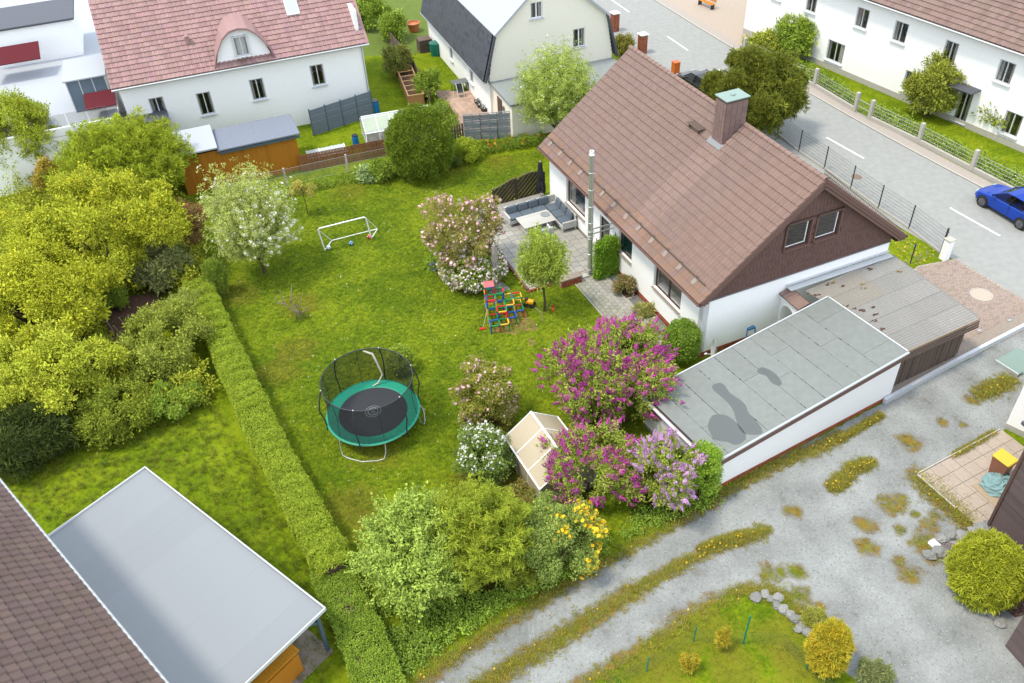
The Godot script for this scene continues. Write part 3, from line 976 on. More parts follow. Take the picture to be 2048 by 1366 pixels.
	for sgn in [-1.0, 1.0]:
		var e := Vector3(W / 2 + sgn * (run + 0.02), eave - 0.02, z0)
		var r := Vector3(W / 2, eave + run * pitch - 0.02, z0)
		var up := (r - e).normalized()
		var across: Vector3 = Vector3(up.y, -up.x, 0) * sgn
		if across.y > 0: across = -across
		for b in [[0.06, 0.16, 0.03, 0.02], [0.2, 0.14, 0.03, 0.0], [0.34, 0.14, 0.03, -0.03]]:
			part(roof, "barge_board", sh().cbox((e + r) / 2 + across * b[0] + Vector3(0, 0, b[3]), Vector3((r - e).length(), b[1] - 0.015, b[2]), 0.006, Basis(up, Vector3(0, 0, 1).cross(up), Vector3(0, 0, 1))), M.brown_board)
		part(roof, "soffit", sh().box((e + r) / 2 + across * 0.3 + Vector3(0, 0, -0.19), Vector3((r - e).length() - 0.4, 0.02, 0.34), Basis(up, Vector3(0, 0, 1).cross(up), Vector3(0, 0, 1))), M.dark_board)
		# gutter: half round, with a fascia behind it
		var gs := sh()
		for k in 8:
			var a0 := PI + PI * k / 8.0
			var a1 := PI + PI * (k + 1) / 8.0
			for q in [0.075, 0.066]:
				gs.quad(Vector3(cos(a0) * q, sin(a0) * q, 0), Vector3(cos(a1) * q, sin(a1) * q, 0), Vector3(cos(a1) * q, sin(a1) * q, z1 - z0), Vector3(cos(a0) * q, sin(a0) * q, z1 - z0))
			gs.quad(Vector3(cos(a0) * 0.075, sin(a0) * 0.075, 0), Vector3(0, 0, 0), Vector3(0, 0, 0.002), Vector3(cos(a1) * 0.075, sin(a1) * 0.075, 0))
		for q in [0.075]: gs.tube([Vector3(-0.078 * -sgn, 0.004, 0), Vector3(-0.078 * -sgn, 0.004, z1 - z0)], 0.01, 6)
		var gu := part(roof, "gutter", gs, M.brown_board)
		gu.position = Vector3(W / 2 + sgn * (run + 0.1), eave - 0.13, z0)
		part(roof, "fascia", sh().cbox(Vector3(W / 2 + sgn * (run - 0.02), eave - 0.2, (z0 + z1) / 2), Vector3(0.03, 0.2, z0 - z1), 0.005), M.brown_board)
		part(roof, "eave_soffit", sh().box(Vector3(W / 2 + sgn * (run - 0.27), eave - 0.27, (z0 + z1) / 2), Vector3(0.46, 0.02, z0 - z1 - 0.1)), M.brown_board)
	var rx := -0.03
	var ry := eave + (rx + 0.5) * pitch
	for k in 13:
		var zz := -0.75 - k * 1.24
		var br := sh()
		br.box(Vector3(rx, ry + 0.08, zz), Vector3(0.03, 0.3, 0.075)); br.box(Vector3(rx + 0.06, ry + 0.1, zz), Vector3(0.16, 0.02, 0.045), Basis(Vector3(0, 0, 1), 0.67))
		part(roof, "snow_guard_bracket", br, M.dark_board)
		part(roof, "bracket_tile", sh().cbox(Vector3(rx - 0.12, ry - 0.045, zz - 0.01), Vector3(0.34, 0.02, 0.23), 0.004, Basis(Vector3(0, 0, 1), atan(pitch))), mk("pale_tile", Color(0.235, 0.2, 0.18), 0.7, "fine", 0.3))
	part(roof, "snow_guard_rail", sh().cbox(Vector3(rx, ry + 0.15, (z0 + z1) / 2), Vector3(0.05, 0.07, z0 - z1 - 1.0), 0.012), M.plank_old)
	# roof step by the chimney
	var stp := sh()
	for k in 4: stp.box(Vector3(3.95 + k * 0.1, 7.72, -7.7), Vector3(0.07, 0.04, 1.05))
	for zz in [-7.3, -8.1]: stp.box(Vector3(4.14, 7.6, zz), Vector3(0.4, 0.2, 0.05))
	part(roof, "roof_step", stp, M.plank_old)
	# chimney, clad with the same shingle
	var ch := sh()
	var cc := (ch0 + ch1) / 2
	var cs := Vector3(ch1.x - ch0.x - 0.1, 3.0, ch1.z - ch0.z)
	ch.box(cc + Vector3(0, 8.3, 0), cs)
	var chimney := part(H, "chimney", ch, M.dark_board)
	var cl := sh()
	for i in 9:
		for j in 4:
			var w := cs.z / 4
			var q := rr(0.85, 1.2)
			cl.col = Color(q, q, q)
			var yy := 7.0 + i * 0.3 + 0.13
			cl.box(Vector3(cc.x - cs.x / 2 - 0.012, yy, cc.z - cs.z / 2 + (j + 0.5) * w), Vector3(0.014, 0.3, w - 0.015), Basis(Vector3(0, 0, 1), -0.05))
			cl.box(Vector3(cc.x + cs.x / 2 + 0.012, yy, cc.z - cs.z / 2 + (j + 0.5) * w), Vector3(0.014, 0.3, w - 0.015), Basis(Vector3(0, 0, 1), 0.05))
			w = cs.x / 4
			cl.box(Vector3(cc.x - cs.x / 2 + (j + 0.5) * w, yy, cc.z + cs.z / 2 + 0.012), Vector3(w - 0.015, 0.3, 0.014), Basis(Vector3.RIGHT, -0.05))
	part(chimney, "cladding_shingles", cl, mk("chimney_shingle", Color(0.19, 0.125, 0.115), 0.75, "fine", 0.3, 1.0), true)
	part(chimney, "cap", sh().cbox(cc + Vector3(0, 9.83, 0), Vector3(cs.x + 0.14, 0.06, cs.z + 0.14), 0.012), M.copper)
	part(chimney, "flue_lid", sh().lathe(cc + Vector3(0, 9.86, 0), [Vector2(0.12, 0), Vector2(0.12, 0.05), Vector2(0.08, 0.09), Vector2(0, 0.1)], 12), M.copper)
	part(chimney, "flashing", sh().cbox(cc + Vector3(-cs.x / 2 - 0.1, 7.54, 0), Vector3(0.34, 0.02, cs.z + 0.3), 0.005, Basis(Vector3(0, 0, 1), atan(pitch))), M.lead)
	# the far gable
	var fg := sh()
	fg.tri(Vector3(W, 3.7, -L + 0.02), Vector3(0, 3.7, -L + 0.02), Vector3(W / 2, 8.2, -L + 0.02))
	part(H, "gable_board", fg, M.shingle)


# ---------------------------------------------------------------- garage, carport, porch
func garage_roof_y(x: float) -> float:
	return 2.0 + 0.07 * x

func garage_and_carport() -> void:
	var G := thing("garage", "long white garage with grey felt flat roof beside gravel drive", "garage", GARAGE_AT, GARAGE_TURN)
	var W := 10.3
	var D := 4.45
	var s := sh()
	# walls follow the slope of the roof
	var r0 := garage_roof_y(0) - 0.1
	var r1 := garage_roof_y(W) - 0.1
	for z in [0.0, -0.24, -D, -D + 0.24]:
		s.quad(Vector3(0, 0.2, z), Vector3(W, 0.2, z), Vector3(W, r1, z), Vector3(0, r0, z))
	part(G, "wall", s, M.render)
	s = sh()
	for x in [0.001, 0.24]: s.quad(Vector3(x, 0.2, -D), Vector3(x, 0.2, 0), Vector3(x, r0, 0), Vector3(x, r0, -D))
	for x in [W - 0.001, W - 0.24]: s.quad(Vector3(x, 0.2, 0), Vector3(x, 0.2, -D), Vector3(x, r1, -D), Vector3(x, r1, 0))
	part(G, "wall", s, M.render)
	part(G, "plinth", sh().box(Vector3(W / 2, 0.1, -D / 2), Vector3(W - 0.02, 0.2, D - 0.02)), M.mortar)
	var bm := sh().cbox(Vector3.ZERO, Vector3(0.245, 0.064, 0.05), 0.005).mesh()
	for row in 3:
		for i in 40:
			var o := part(G, "brick", bm, M["brick_%d" % (rng.randi() % 4)])
			o.position = Vector3(0.13 + i * 0.2555 + (0.1 if row % 2 else 0.0), 0.04 + row * 0.073, rr(-0.006, 0.0))
	# roof deck, felt strips laid across, bitumen seams between them
	var tilt := Basis(Vector3(0, 0, 1), atan(0.07))
	var at := func(x, z, up = 0.0): return Vector3(x, garage_roof_y(x) + up, z)
	var deck := sh()
	deck.box(at.call(W / 2, -D / 2, -0.09), Vector3(W + 0.3, 0.14, D + 0.2), tilt)
	part(G, "roof_deck", deck, M.felt_seam)
	var edges := [-0.1, 0.62]
	while edges[-1] < W - 0.6: edges.append(edges[-1] + 1.02)
	edges[-1] = W + 0.08
	var cuts := {1: [-1.55], 2: [-1.2], 3: [], 4: [-2.6], 5: [-1.9], 6: [-3.1], 8: [-2.3], 9: [-0.9, -3.5]}
	for i in edges.size() - 1:
		var zs := [-D - 0.06] + (cuts.get(i, []) as Array).duplicate() + [0.06]
		zs.sort()
		for j in zs.size() - 1:
			var w: float = edges[i + 1] - edges[i]
			var d: float = zs[j + 1] - zs[j]
			var k := rr(0.93, 1.05)
			var fs := sh(Color(k, k, k * 0.99))
			fs.box(at.call((edges[i] + edges[i + 1]) / 2 + rr(-0.006, 0.006), (zs[j] + zs[j + 1]) / 2, 0.0 + rr(-0.002, 0.002)), Vector3(w - 0.014, 0.055, d - 0.012), tilt * Basis(Vector3.UP, rr(-0.003, 0.003)))
			part(G, "felt_strip", fs, M.felt)
		# blobs of bitumen that came out of the seam
		var bs := sh()
		for q in 9:
			var z := rr(-D, 0)
			bs.ball(at.call(edges[i + 1], z, 0.026), Vector3(rr(0.015, 0.03), 0.006, rr(0.03, 0.12)), 7, 4)
		if i < edges.size() - 2: part(G, "bitumen_seam", bs, M.felt_seam, true)
	# shallow water left by the last rain
	for q in [[Vector2(2.4, -3.09), Vector2(2.79, -3.17), Vector2(2.92, -2.93), Vector2(2.81, -2.43), Vector2(2.88, -1.88), Vector2(2.85, -1.48), Vector2(2.69, -1.18), Vector2(2.62, -0.62), Vector2(2.54, -0.24), Vector2(2.38, 0), Vector2(2.12, -0.06), Vector2(1.8, -0.35), Vector2(1.79, -0.62), Vector2(1.94, -0.98), Vector2(2.28, -1.62), Vector2(2.38, -2.24)], [Vector2(1.38, -1.85), Vector2(1.69, -1.73), Vector2(1.88, -1.46), Vector2(1.93, -1.08), Vector2(1.88, -0.62), Vector2(1.77, -0.24), Vector2(1.46, -0.07), Vector2(1.11, -0.13), Vector2(0.97, -0.42), Vector2(0.67, -0.76), Vector2(0.72, -1.18), Vector2(0.93, -1.56)], [Vector2(4.58, -2.76), Vector2(4.86, -2.82), Vector2(5, -2.61), Vector2(5.07, -2.25), Vector2(5.03, -1.91), Vector2(4.88, -1.57), Vector2(4.69, -1.6), Vector2(4.59, -1.86), Vector2(4.68, -2.31), Vector2(4.56, -2.55)]]:
		var fine := []
		for i in q.size():
			for k in 4: fine.append((q[i] as Vector2).cubic_interpolate(q[(i + 1) % q.size()], q[(i - 1 + q.size()) % q.size()], q[(i + 2) % q.size()], k / 4.0))
		var ps := sh()
		var idx := Geometry2D.triangulate_polygon(PackedVector2Array(fine))
		for i in range(0, idx.size(), 3):
			var t := [fine[idx[i]], fine[idx[i + 1]], fine[idx[i + 2]]]
			if (t[1] - t[0]).cross(t[2] - t[0]) > 0: t.reverse()
			ps.tri(at.call(t[0].x, t[0].y, 0.033), at.call(t[1].x, t[1].y, 0.033), at.call(t[2].x, t[2].y, 0.033))
		part(G, "puddle", ps, M.felt_wet)
	# edges: white drip trim on three sides, brown fascia, gutter at the low end
	part(G, "edge_trim", sh().cbox(at.call(W / 2, -D - 0.1, 0.02), Vector3(W + 0.3, 0.1, 0.06), 0.012, tilt), M.trim_grey)
	part(G, "edge_trim", sh().cbox(at.call(W + 0.13, -D / 2, 0.02), Vector3(0.06, 0.1, D + 0.1), 0.012, tilt), M.trim_grey)
	part(G, "edge_trim", sh().cbox(at.call(W / 2, 0.125, 0.015), Vector3(W + 0.3, 0.08, 0.11), 0.015, tilt), mk("drip_edge", Color(0.36, 0.38, 0.39), 0.5, "soft", 0.8))
	part(G, "fascia", sh().cbox(at.call(W / 2, 0.172, -0.15), Vector3(W + 0.28, 0.24, 0.03), 0.005, tilt), M.brown_board)
	part(G, "fascia", sh().cbox(at.call(-0.16, -D / 2, -0.12), Vector3(0.03, 0.2, D + 0.2), 0.005), M.brown_board)
	var gu := sh()
	for k in 8:
		var a0 := PI + PI * k / 8.0
		var a1 := PI + PI * (k + 1) / 8.0
		for q in [0.07, 0.062]: gu.quad(Vector3(cos(a0) * q, sin(a0) * q, 0.2), Vector3(cos(a1) * q, sin(a1) * q, 0.2), Vector3(cos(a1) * q, sin(a1) * q, -D - 0.2), Vector3(cos(a0) * q, sin(a0) * q, -D - 0.2))
	gu.tube([Vector3(-0.072, 0.0, 0.2), Vector3(-0.072, 0, -D - 0.2)], 0.012, 6)
	gu.ball(Vector3(0, -0.03, 0.2), Vector3(0.07, 0.05, 0.01), 8, 4)
	part(G, "gutter", gu, mk("gutter_grey", Color(0.55, 0.52, 0.55), 0.4)).position = Vector3(-0.26, garage_roof_y(0) - 0.02, 0)

	# the carport: corrugated sheets on a timber frame, boarded towards the drive
	var C := thing("carport", "weathered timber carport with corrugated plastic roof against white gable", "carport")
	var c00 := Vector3(13.95, 2.62, -32.3)
	var c10 := Vector3(19.0, 2.62, -34.85)
	var c11 := Vector3(21.08, 2.55, -29.75)
	var c01 := Vector3(17.0, 2.55, -27.8)
	var pt := func(u: float, v: float) -> Vector3: return c00.lerp(c10, u).lerp(c01.lerp(c11, u), v)
	var strips_v := 5
	for i in strips_v:
		for j in 2:
			var ws := sh(Color.WHITE * rr(0.93, 1.06))
			if j == 0 and i < 2: ws.col = Color(1.0, 0.95, 0.87)
			ws.col.a = 1.0
			var n := 32
			var u0 := 0.0 if j == 0 else 0.52
			var u1 := 0.545 if j == 0 else 1.0
			for k in n:
				var v0 := (i + float(k) / n * 1.04) / strips_v
				var v1 := (i + float(k + 1) / n * 1.04) / strips_v
				v1 = minf(v1, 1.0); v0 = minf(v0, 1.0)
				if v1 - v0 < 1e-4: continue
				var lift := 0.008 * (i % 2) + 0.014 * (1 - j)
				var h0 := Vector3(0, 0.04 * sin(k * TAU / 4.0 + 0.4) + lift, 0)
				var h1 := Vector3(0, 0.04 * sin((k + 1) * TAU / 4.0 + 0.4) + lift, 0)
				ws.quad(pt.call(u0, v1) + h1, pt.call(u1, v1) + h1, pt.call(u1, v0) + h0, pt.call(u0, v0) + h0)
			part(C, "roof_sheet", ws, M.wave_sheet)
	for i in 6:
		var v := 0.02 + i * 0.19
		part(C, "purlin", sh().bar(pt.call(0.0, v) - Vector3(0, 0.09, 0), pt.call(1.0, v) - Vector3(0, 0.09, 0), 0.06, 0.1), M.plank_pale)
	for i in 9:
		var u := 0.05 + i * 0.115
		part(C, "rafter", sh().bar(pt.call(u, 0.0) - Vector3(0, 0.035, 0), pt.call(u, 1.0) - Vector3(0, 0.035, 0), 0.05, 0.012), mk("pale_batten", Color(0.55, 0.5, 0.42), 0.8, "wood", 0.4))
	for k in 4:
		part(C, "fascia_plank", sh().bar(pt.call(-0.0, 1.0) + Vector3(0.0, -0.07 - k * 0.115, 0.03 + k * 0.035), pt.call(1.0, 1.0) + Vector3(0.0, -0.07 - k * 0.115, 0.03 + k * 0.035), 0.025, 0.105), M.plank_old if k else M.plank_pale)
	part(C, "fascia_plank", sh().bar(pt.call(1.0, 0.0) + Vector3(0.02, -0.1, 0), pt.call(1.0, 1.0) + Vector3(0.02, -0.1, 0), 0.03, 0.16), M.plank_old)
	var b0 := Vector3(16.95, 0, -27.95)
	var b1 := Vector3(20.6, 0, -29.75)
	for i in 30:
		var p := b0.lerp(b1, (i + 0.5) / 30.0)
		var q := part(C, "wall_plank", sh(Color.WHITE * rr(0.7, 1.25)).cbox(Vector3.ZERO, Vector3(0.125, 1.86, 0.022), 0.003), M.plank_old)
		q.transform = Transform3D(Basis(Vector3.UP, deg_to_rad(26.2)), p + Vector3(0, 1.18, (i % 2) * 0.012))
	for p in [b0, b1, Vector3(18.9, 0, -34.3), Vector3(20.75, 0, -29.9)]:
		part(C, "post", sh().cbox(p + Vector3(0, 1.25, -0.1), Vector3(0.11, 2.5, 0.11), 0.006), M.plank_old)
	part(C, "beam", sh().bar(b0 + Vector3(0, 2.32, -0.08), b1 + Vector3(0.15, 2.32, -0.15), 0.08, 0.16), M.plank_old)
	var fl := sh()
	fl.bar(hw(4.6, -0.06, 2.82), hw(10.75, -0.06, 2.82), 0.12, 0.03); fl.bar(hw(4.6, -0.25, 2.71), hw(10.7, -0.25, 2.71), 0.34, 0.02)
	part(C, "wall_flashing", fl, M.trim_grey)
	# clumps of moss on the sheets
	var ms := sh()
	var base := RandomNumberGenerator.new()
	base.seed = 3
	for o in [[0.03, 0.1], [0.06, 0.22], [0.1, 0.33], [0.16, 0.45], [0.3, 0.12], [0.42, 0.24], [0.46, 0.2], [0.68, 0.06], [0.86, 0.22], [0.2, 0.55], [0.12, 0.6], [0.1, 0.72], [0.28, 0.46], [0.13, 0.4], [0.2, 0.04], [0.26, 0.03]]:
		var p: Vector3 = pt.call(o[0], o[1])
		ms.col = Color(0.11, 0.045, 0.03) if base.randf() < 0.65 else Color(0.24, 0.15, 0.03)
		for k in 6: ms.ball(p + Vector3(base.randf_range(-0.14, 0.14), 0.03, base.randf_range(-0.06, 0.06)), Vector3(0.07, 0.03, 0.045) * base.randf_range(0.5, 1.1), 7, 5)
	part(C, "moss", ms, M.cloth, true)

	# the little porch between garage and gable: white wall with an arch under a tiled canopy
	var P := thing("entrance_porch", "white porch wall with round arch and brown tiled canopy", "porch", hw(4.55, -0.02), HOUSE_TURN)
	var ar := [Vector2(0, 0), Vector2(0.18, 0), Vector2(0.18, 1.5)]
	for k in 13: ar.append(Vector2(0.63 - 0.45 * cos(PI * k / 12.0), 1.5 + 0.45 * sin(PI * k / 12.0)))
	ar.append_array([Vector2(1.08, 1.5), Vector2(1.08, 0), Vector2(1.3, 0), Vector2(1.3, 2.35), Vector2(0, 2.35)])
	var ps := sh()
	ps.xf = Transform3D(Basis(Vector3(0, 0, 1), Vector3(1, 0, 0), Vector3(0, 1, 0)), Vector3.ZERO)
	ps.prism(ar, -0.12, 0.12)
	part(P, "arch_wall", ps, M.render)
	part(P, "canopy", sh().bar(Vector3(-0.25, 2.35, 0.7), Vector3(0.35, 2.6, 0.7), 1.5, 0.05), M.dark_board)
	var tm := tile_mesh(0.24, 0.62)
	for k in 6:
		var o := part(P, "canopy_tile", tm, M.tile_1)
		o.transform = Transform3D(Basis(Vector3(0, 0, 1), Vector3(-0.38, 0.92, 0), Vector3(-0.92, -0.38, 0)), Vector3(-0.28, 2.38, 0.02 + k * 0.235))

	# strip of gravel behind a low concrete wall along the drive
	var wl := thing("retaining_wall", "low pale concrete wall holding a gravel strip along the drive", "wall")
	var w0 := Vector2(16.45, -27.12)
	var w1 := Vector2(20.24, -29.22)
	var w2 := Vector2(26.5, -32.5)
	var o1 := (w2 - w1).normalized().orthogonal()
	part(wl, "wall_face", sh().prism([w0, w1, w2, w2 + o1 * -0.16, w1 + o1 * -0.16, w0 + o1 * -0.16] if o1.y > 0 else [w0, w1, w2, w2 + o1 * 0.16, w1 + o1 * 0.16, w0 + o1 * 0.16], 0.0, 0.3), mk("pale_concrete", Color(0.5, 0.52, 0.55), 0.85, "fine", 0.4, 1.5))
	var gb := -o1 if o1.y > 0 else o1
	part(wl, "gravel_fill", sh().prism([w0 + gb * 0.165, w1 + gb * 0.165, w2 + gb * 0.165, w2 + gb * 0.75, w1 + gb * 0.75, w0 + gb * 0.75], 0.0, 0.27), M.gravel_bed)
	var nb := 0
	for p in [Vector3(18.93, 0.3, -29.76), Vector3(20.84, 0.3, -30.57), Vector3(22.54, 0.3, -31.46), Vector3(24.28, 0.3, -32.07)]:
		var st := thing("fence_stub", ORD[nb] + " short white bracket on the gravel strip, counted from the carport", "bracket", p, 20.0, "brackets on the gravel strip")
		nb += 1
		part(st, "plate", sh().cbox(Vector3(0, 0.0, 0), Vector3(0.22, 0.02, 0.1), 0.004), M.galvanised)
		part(st, "upright", sh().cbox(Vector3(0.04, 0.1, 0), Vector3(0.03, 0.2, 0.06), 0.004), M.galvanised)

	# block paving of the drive in: herringbone is too fine to count, so rows of small blocks
	var bp := thing("block_paving", "tan concrete block paving between carport and road", "paving")
	var area := PackedVector2Array([Vector2(17.33, -27.68), Vector2(20.81, -36.09), Vector2(21.89, -37.16), Vector2(24.05, -37.64), Vector2(26.37, -32.97), Vector2(25.93, -32.1), Vector2(20.33, -29.45)])
	var bs := sh()
	var ax := Vector2(cos(deg_to_rad(25.0)), -sin(deg_to_rad(25.0)))
	var az := Vector2(-ax.y, ax.x)
	for i in range(-60, 110):
		for j in range(-110, 70):
			var p := Vector2(21, -32) + ax * (i * 0.205 + (0.1 if j % 2 else 0.0)) + az * j * 0.105
			if not Geometry2D.is_point_in_polygon(p, area): continue
			var q := rr(0.8, 1.2)
			bs.col = Color(q, q * rr(0.95, 1.04), q * rr(0.92, 1.06))
			var h := rr(0.026, 0.032)
			var x := Vector3(ax.x, 0, ax.y) * 0.098
			var z := Vector3(az.x, 0, az.y) * 0.048
			var c := Vector3(p.x, h, p.y)
			bs.quad(c - x + z, c + x + z, c + x - z, c - x - z)
			for e in [[-x + z, x + z], [x + z, x - z], [x - z, -x - z], [-x - z, -x + z]]:
				bs.quad(c + e[0] - Vector3(0, 0.02, 0), c + e[1] - Vector3(0, 0.02, 0), c + e[1], c + e[0])
	part(bp, "paving_blocks", bs, M.block, true)
	var mh := thing("manhole_cover", "round pale concrete manhole cover set in the tan block paving", "manhole cover", Vector3(24.04, 0, -34.49))
	part(mh, "rim", sh().lathe(Vector3.ZERO, [Vector2(0.55, 0.0), Vector2(0.55, 0.045), Vector2(0.5, 0.048), Vector2(0.5, 0.03)], 32), M.concrete)
	part(mh, "lid", sh().lathe(Vector3.ZERO, [Vector2(0.49, 0.0), Vector2(0.49, 0.044), Vector2(0, 0.05)], 32), mk("manhole", Color(0.42, 0.35, 0.29), 0.9, "grain", 0.3, 0.8))

	# at the gable: satellite dish, blue cart
	var d := thing("satellite_dish", "grey satellite dish on a short mast by the white gable", "satellite dish", hw(0.35, -0.75), HOUSE_TURN)
	part(d, "mast", sh().tube([Vector3(0.1, 0, 0), Vector3(0.1, 1.0, 0)], 0.03), M.galvanised)
	var dish := part(d, "reflector", sh().lathe(Vector3.ZERO, [Vector2(0.0, 0.0), Vector2(0.2, 0.02), Vector2(0.36, 0.07), Vector2(0.45, 0.12), Vector2(0.45, 0.13), Vector2(0.36, 0.085), Vector2(0.2, 0.035), Vector2(0.0, 0.012)], 24), mk("dish_grey", Color(0.42, 0.44, 0.46), 0.5))
	dish.transform = Transform3D(Basis(Vector3.UP, -0.5) * Basis(Vector3(0, 0, 1), deg_to_rad(84)), Vector3(0.03, 1.05, 0.02))
	part(d, "feed_arm", sh().tube([Vector3(0.0, 0.75, 0.03), Vector3(-0.5, 0.95, 0.05)], 0.014).cbox(Vector3(-0.53, 0.98, 0.05), Vector3(0.12, 0.07, 0.07), 0.01), M.white_paint)
	var ct := thing("hand_cart", "blue tubular hand cart leaning against the white gable wall", "hand cart", hw(2.6, -0.35), HOUSE_TURN)
	var tb := sh(Color(0.05, 0.16, 0.32))
	tb.tube([Vector3(-0.3, 0.1, 0.35), Vector3(-0.28, 0.9, 0.15), Vector3(-0.2, 1.25, 0.05), Vector3(0.1, 1.3, 0.05), Vector3(0.2, 1.2, 0.08), Vector3(0.25, 0.1, 0.35)], 0.035)
	part(ct, "handle", tb, M.plastic)
	part(ct, "load_plate", sh(Color(0.06, 0.2, 0.4)).cbox(Vector3(-0.02, 1.2, 0.1), Vector3(0.34, 0.16, 0.05), 0.015), M.plastic)
	part(ct, "crossbar", sh(Color(0.02, 0.03, 0.05)).tube([Vector3(-0.28, 0.6, 0.23), Vector3(0.23, 0.6, 0.23)], 0.02), M.plastic)
	for x in [-0.32, 0.28]: part(ct, "wheel", sh().tube([Vector3(x - 0.03, 0.12, 0.35), Vector3(x + 0.03, 0.12, 0.35)], 0.12, 14), M.tyre)
	# bins and a bench in the dark gap below the garage gutter
	var bx := thing("storage_box", "pale grey garden storage box under the garage gutter", "box", Vector3(6.52, 0, -26.09), 28.0)
	part(bx, "body", sh().cbox(Vector3(0, 0.32, 0), Vector3(0.7, 0.62, 0.5), 0.02), M.galvanised)
	part(bx, "lid", sh().cbox(Vector3(0, 0.66, 0), Vector3(0.76, 0.06, 0.56), 0.02), M.trim_grey)


# ---------------------------------------------------------------- patio, path and what stands on them (house axes: x = b, z = -a)
func patio() -> void:
	var P := thing("patio", "raised grey slab patio with brick edge by the garden windows", "patio", HOUSE_AT, HOUSE_TURN)
	part(P, "base", sh().box(Vector3(-2.5, 0.08, -12.75), Vector3(4.9, 0.158, 8.6)), M.mortar)
	var smats := []
	for k in 5: smats.append(mk("slab_%d" % k, Color(0.30, 0.29, 0.265) * (0.9 + 0.05 * k), 0.9, "fine", 0.3, 1.1, 0.15))
	var sm := sh().cbox(Vector3.ZERO, Vector3(0.474, 0.05, 0.474), 0.008).mesh()
	for i in 10:
		for j in 17:
			var o := part(P, "slab", sm, smats[rng.randi() % 5])
			o.position = Vector3(-0.3 - i * 0.49, 0.176 + rr(-0.003, 0.003), -8.7 - j * 0.493 - (0.12 if i % 2 else 0.0))
	var bm := sh().cbox(Vector3.ZERO, Vector3(0.235, 0.064, 0.1), 0.005).mesh()
	for row in 2:
		for i in 36:
			var o := part(P, "edge_brick", bm, M["brick_%d" % (rng.randi() % 4)])
			o.transform = Transform3D(Basis(Vector3.UP, PI / 2), Vector3(-5.0, 0.045 + row * 0.075, -8.5 - i * 0.245 - (0.12 if row else 0.0)))
	for row in 2:
		for i in 12:
			var o := part(P, "edge_brick", bm, M["brick_%d" % (rng.randi() % 4)])
			o.position = Vector3(-4.9 + i * 0.245 + (0.1 if row else 0.0), 0.045 + row * 0.075, -8.4)
	part(P, "edge_cap", sh().cbox(Vector3(-5.0, 0.17, -12.8), Vector3(0.16, 0.03, 8.6), 0.006), M.mulch)
	var st := thing("patio_wall", "stub of low brick wall with pebble cap beside patio step", "wall", HOUSE_AT, HOUSE_TURN)
	part(st, "core", sh().box(Vector3(-2.7, 0.2, -8.12), Vector3(1.15, 0.4, 0.3)), M.mortar)
	for row in 5:
		for i in 5:
			var o := part(st, "brick", bm, M["brick_%d" % (rng.randi() % 4)])
			o.position = Vector3(-3.18 + i * 0.24, 0.045 + row * 0.078, -7.95)
	part(st, "cap", sh().cbox(Vector3(-2.7, 0.44, -8.12), Vector3(1.3, 0.08, 0.45), 0.012), M.gravel_bed)
	part(P, "step", sh().cbox(Vector3(-1.45, 0.07, -8.3), Vector3(1.3, 0.13, 0.35), 0.01), M.slab)

	var W := thing("garden_path", "grey paver path along the brick plinth of the house", "path", HOUSE_AT, HOUSE_TURN)
	part(W, "bed", sh().box(Vector3(-1.55, 0.012, -4.6), Vector3(1.75, 0.02, 7.1)), M.mortar)
	var pm := sh().cbox(Vector3.ZERO, Vector3(0.252, 0.035, 0.308), 0.008).mesh()
	for i in 6:
		for j in 22:
			var o := part(W, "paver", pm, smats[rng.randi() % 5])
			o.position = Vector3(-0.95 - i * 0.268, 0.032 + rr(-0.003, 0.003), -1.2 - j * 0.325 - (0.16 if i % 2 else 0.0))
	for j in 7:
		for x in [-0.78, -2.5]:
			part(W, "kerb_stone", sh().cbox(Vector3(x, 0.03, -1.6 - j * 1.0), Vector3(0.06, 0.08, 0.985), 0.008), M.concrete)
	for a in [7.1, 5.0, 3.05]:
		var o := thing("light_well", {7.1: "steel light well grating beside the climbing plant", 5.0: "steel light well grating below the wide white-framed wall, beside low shrub", 3.05: "steel light well grating nearest the dark box shrub"}[a], "grating", hw(-0.38, a), HOUSE_TURN, "light wells along the house")
		part(o, "rim", sh().cbox(Vector3(0, 0.03, -0.52), Vector3(0.66, 0.07, 0.06), 0.008).cbox(Vector3(0, 0.03, 0.52), Vector3(0.66, 0.07, 0.06), 0.008).cbox(Vector3(-0.31, 0.03, 0), Vector3(0.05, 0.07, 0.98), 0.008), M.concrete)
		part(o, "pit", sh().box(Vector3(0.02, 0.01, 0), Vector3(0.6, 0.01, 0.98)), M.anthracite)
		var gr := sh()
		for k in 16: gr.box(Vector3(0.02, 0.04, -0.46 + k * 0.062), Vector3(0.58, 0.03, 0.016))
		for k in 5: gr.box(Vector3(-0.24 + k * 0.13, 0.042, 0), Vector3(0.01, 0.026, 0.98))
		part(o, "grate", gr, M.galvanised)
	var bed := thing("plant_strip", "bare soil strip between path and white wall", "flower bed", HOUSE_AT, HOUSE_TURN)
	part(bed, "soil", sh().prism([Vector2(-0.72, -1.0), Vector2(-0.02, -1.0), Vector2(-0.02, -8.0), Vector2(-0.72, -8.0)], 0.0, 0.02), M.soil)
	var lamp := thing("garden_globe", "small white globe lamp at the foot of the climbing plant", "lamp", hw(-0.68, 7.75))
	part(lamp, "globe", sh().ball(Vector3(0, 0.16, 0), Vector3(0.11, 0.11, 0.11), 14, 10), M.white_paint)
	part(lamp, "foot", sh().lathe(Vector3.ZERO, [Vector2(0.07, 0), Vector2(0.06, 0.04), Vector2(0.04, 0.07)], 12), M.anthracite)

	# steel flue with its bracket to the wall
	var F := thing("steel_flue", "tall stainless steel chimney flue standing on the patio before the eave", "flue", hw(-1.42, 8.3, 0.2), HOUSE_TURN)
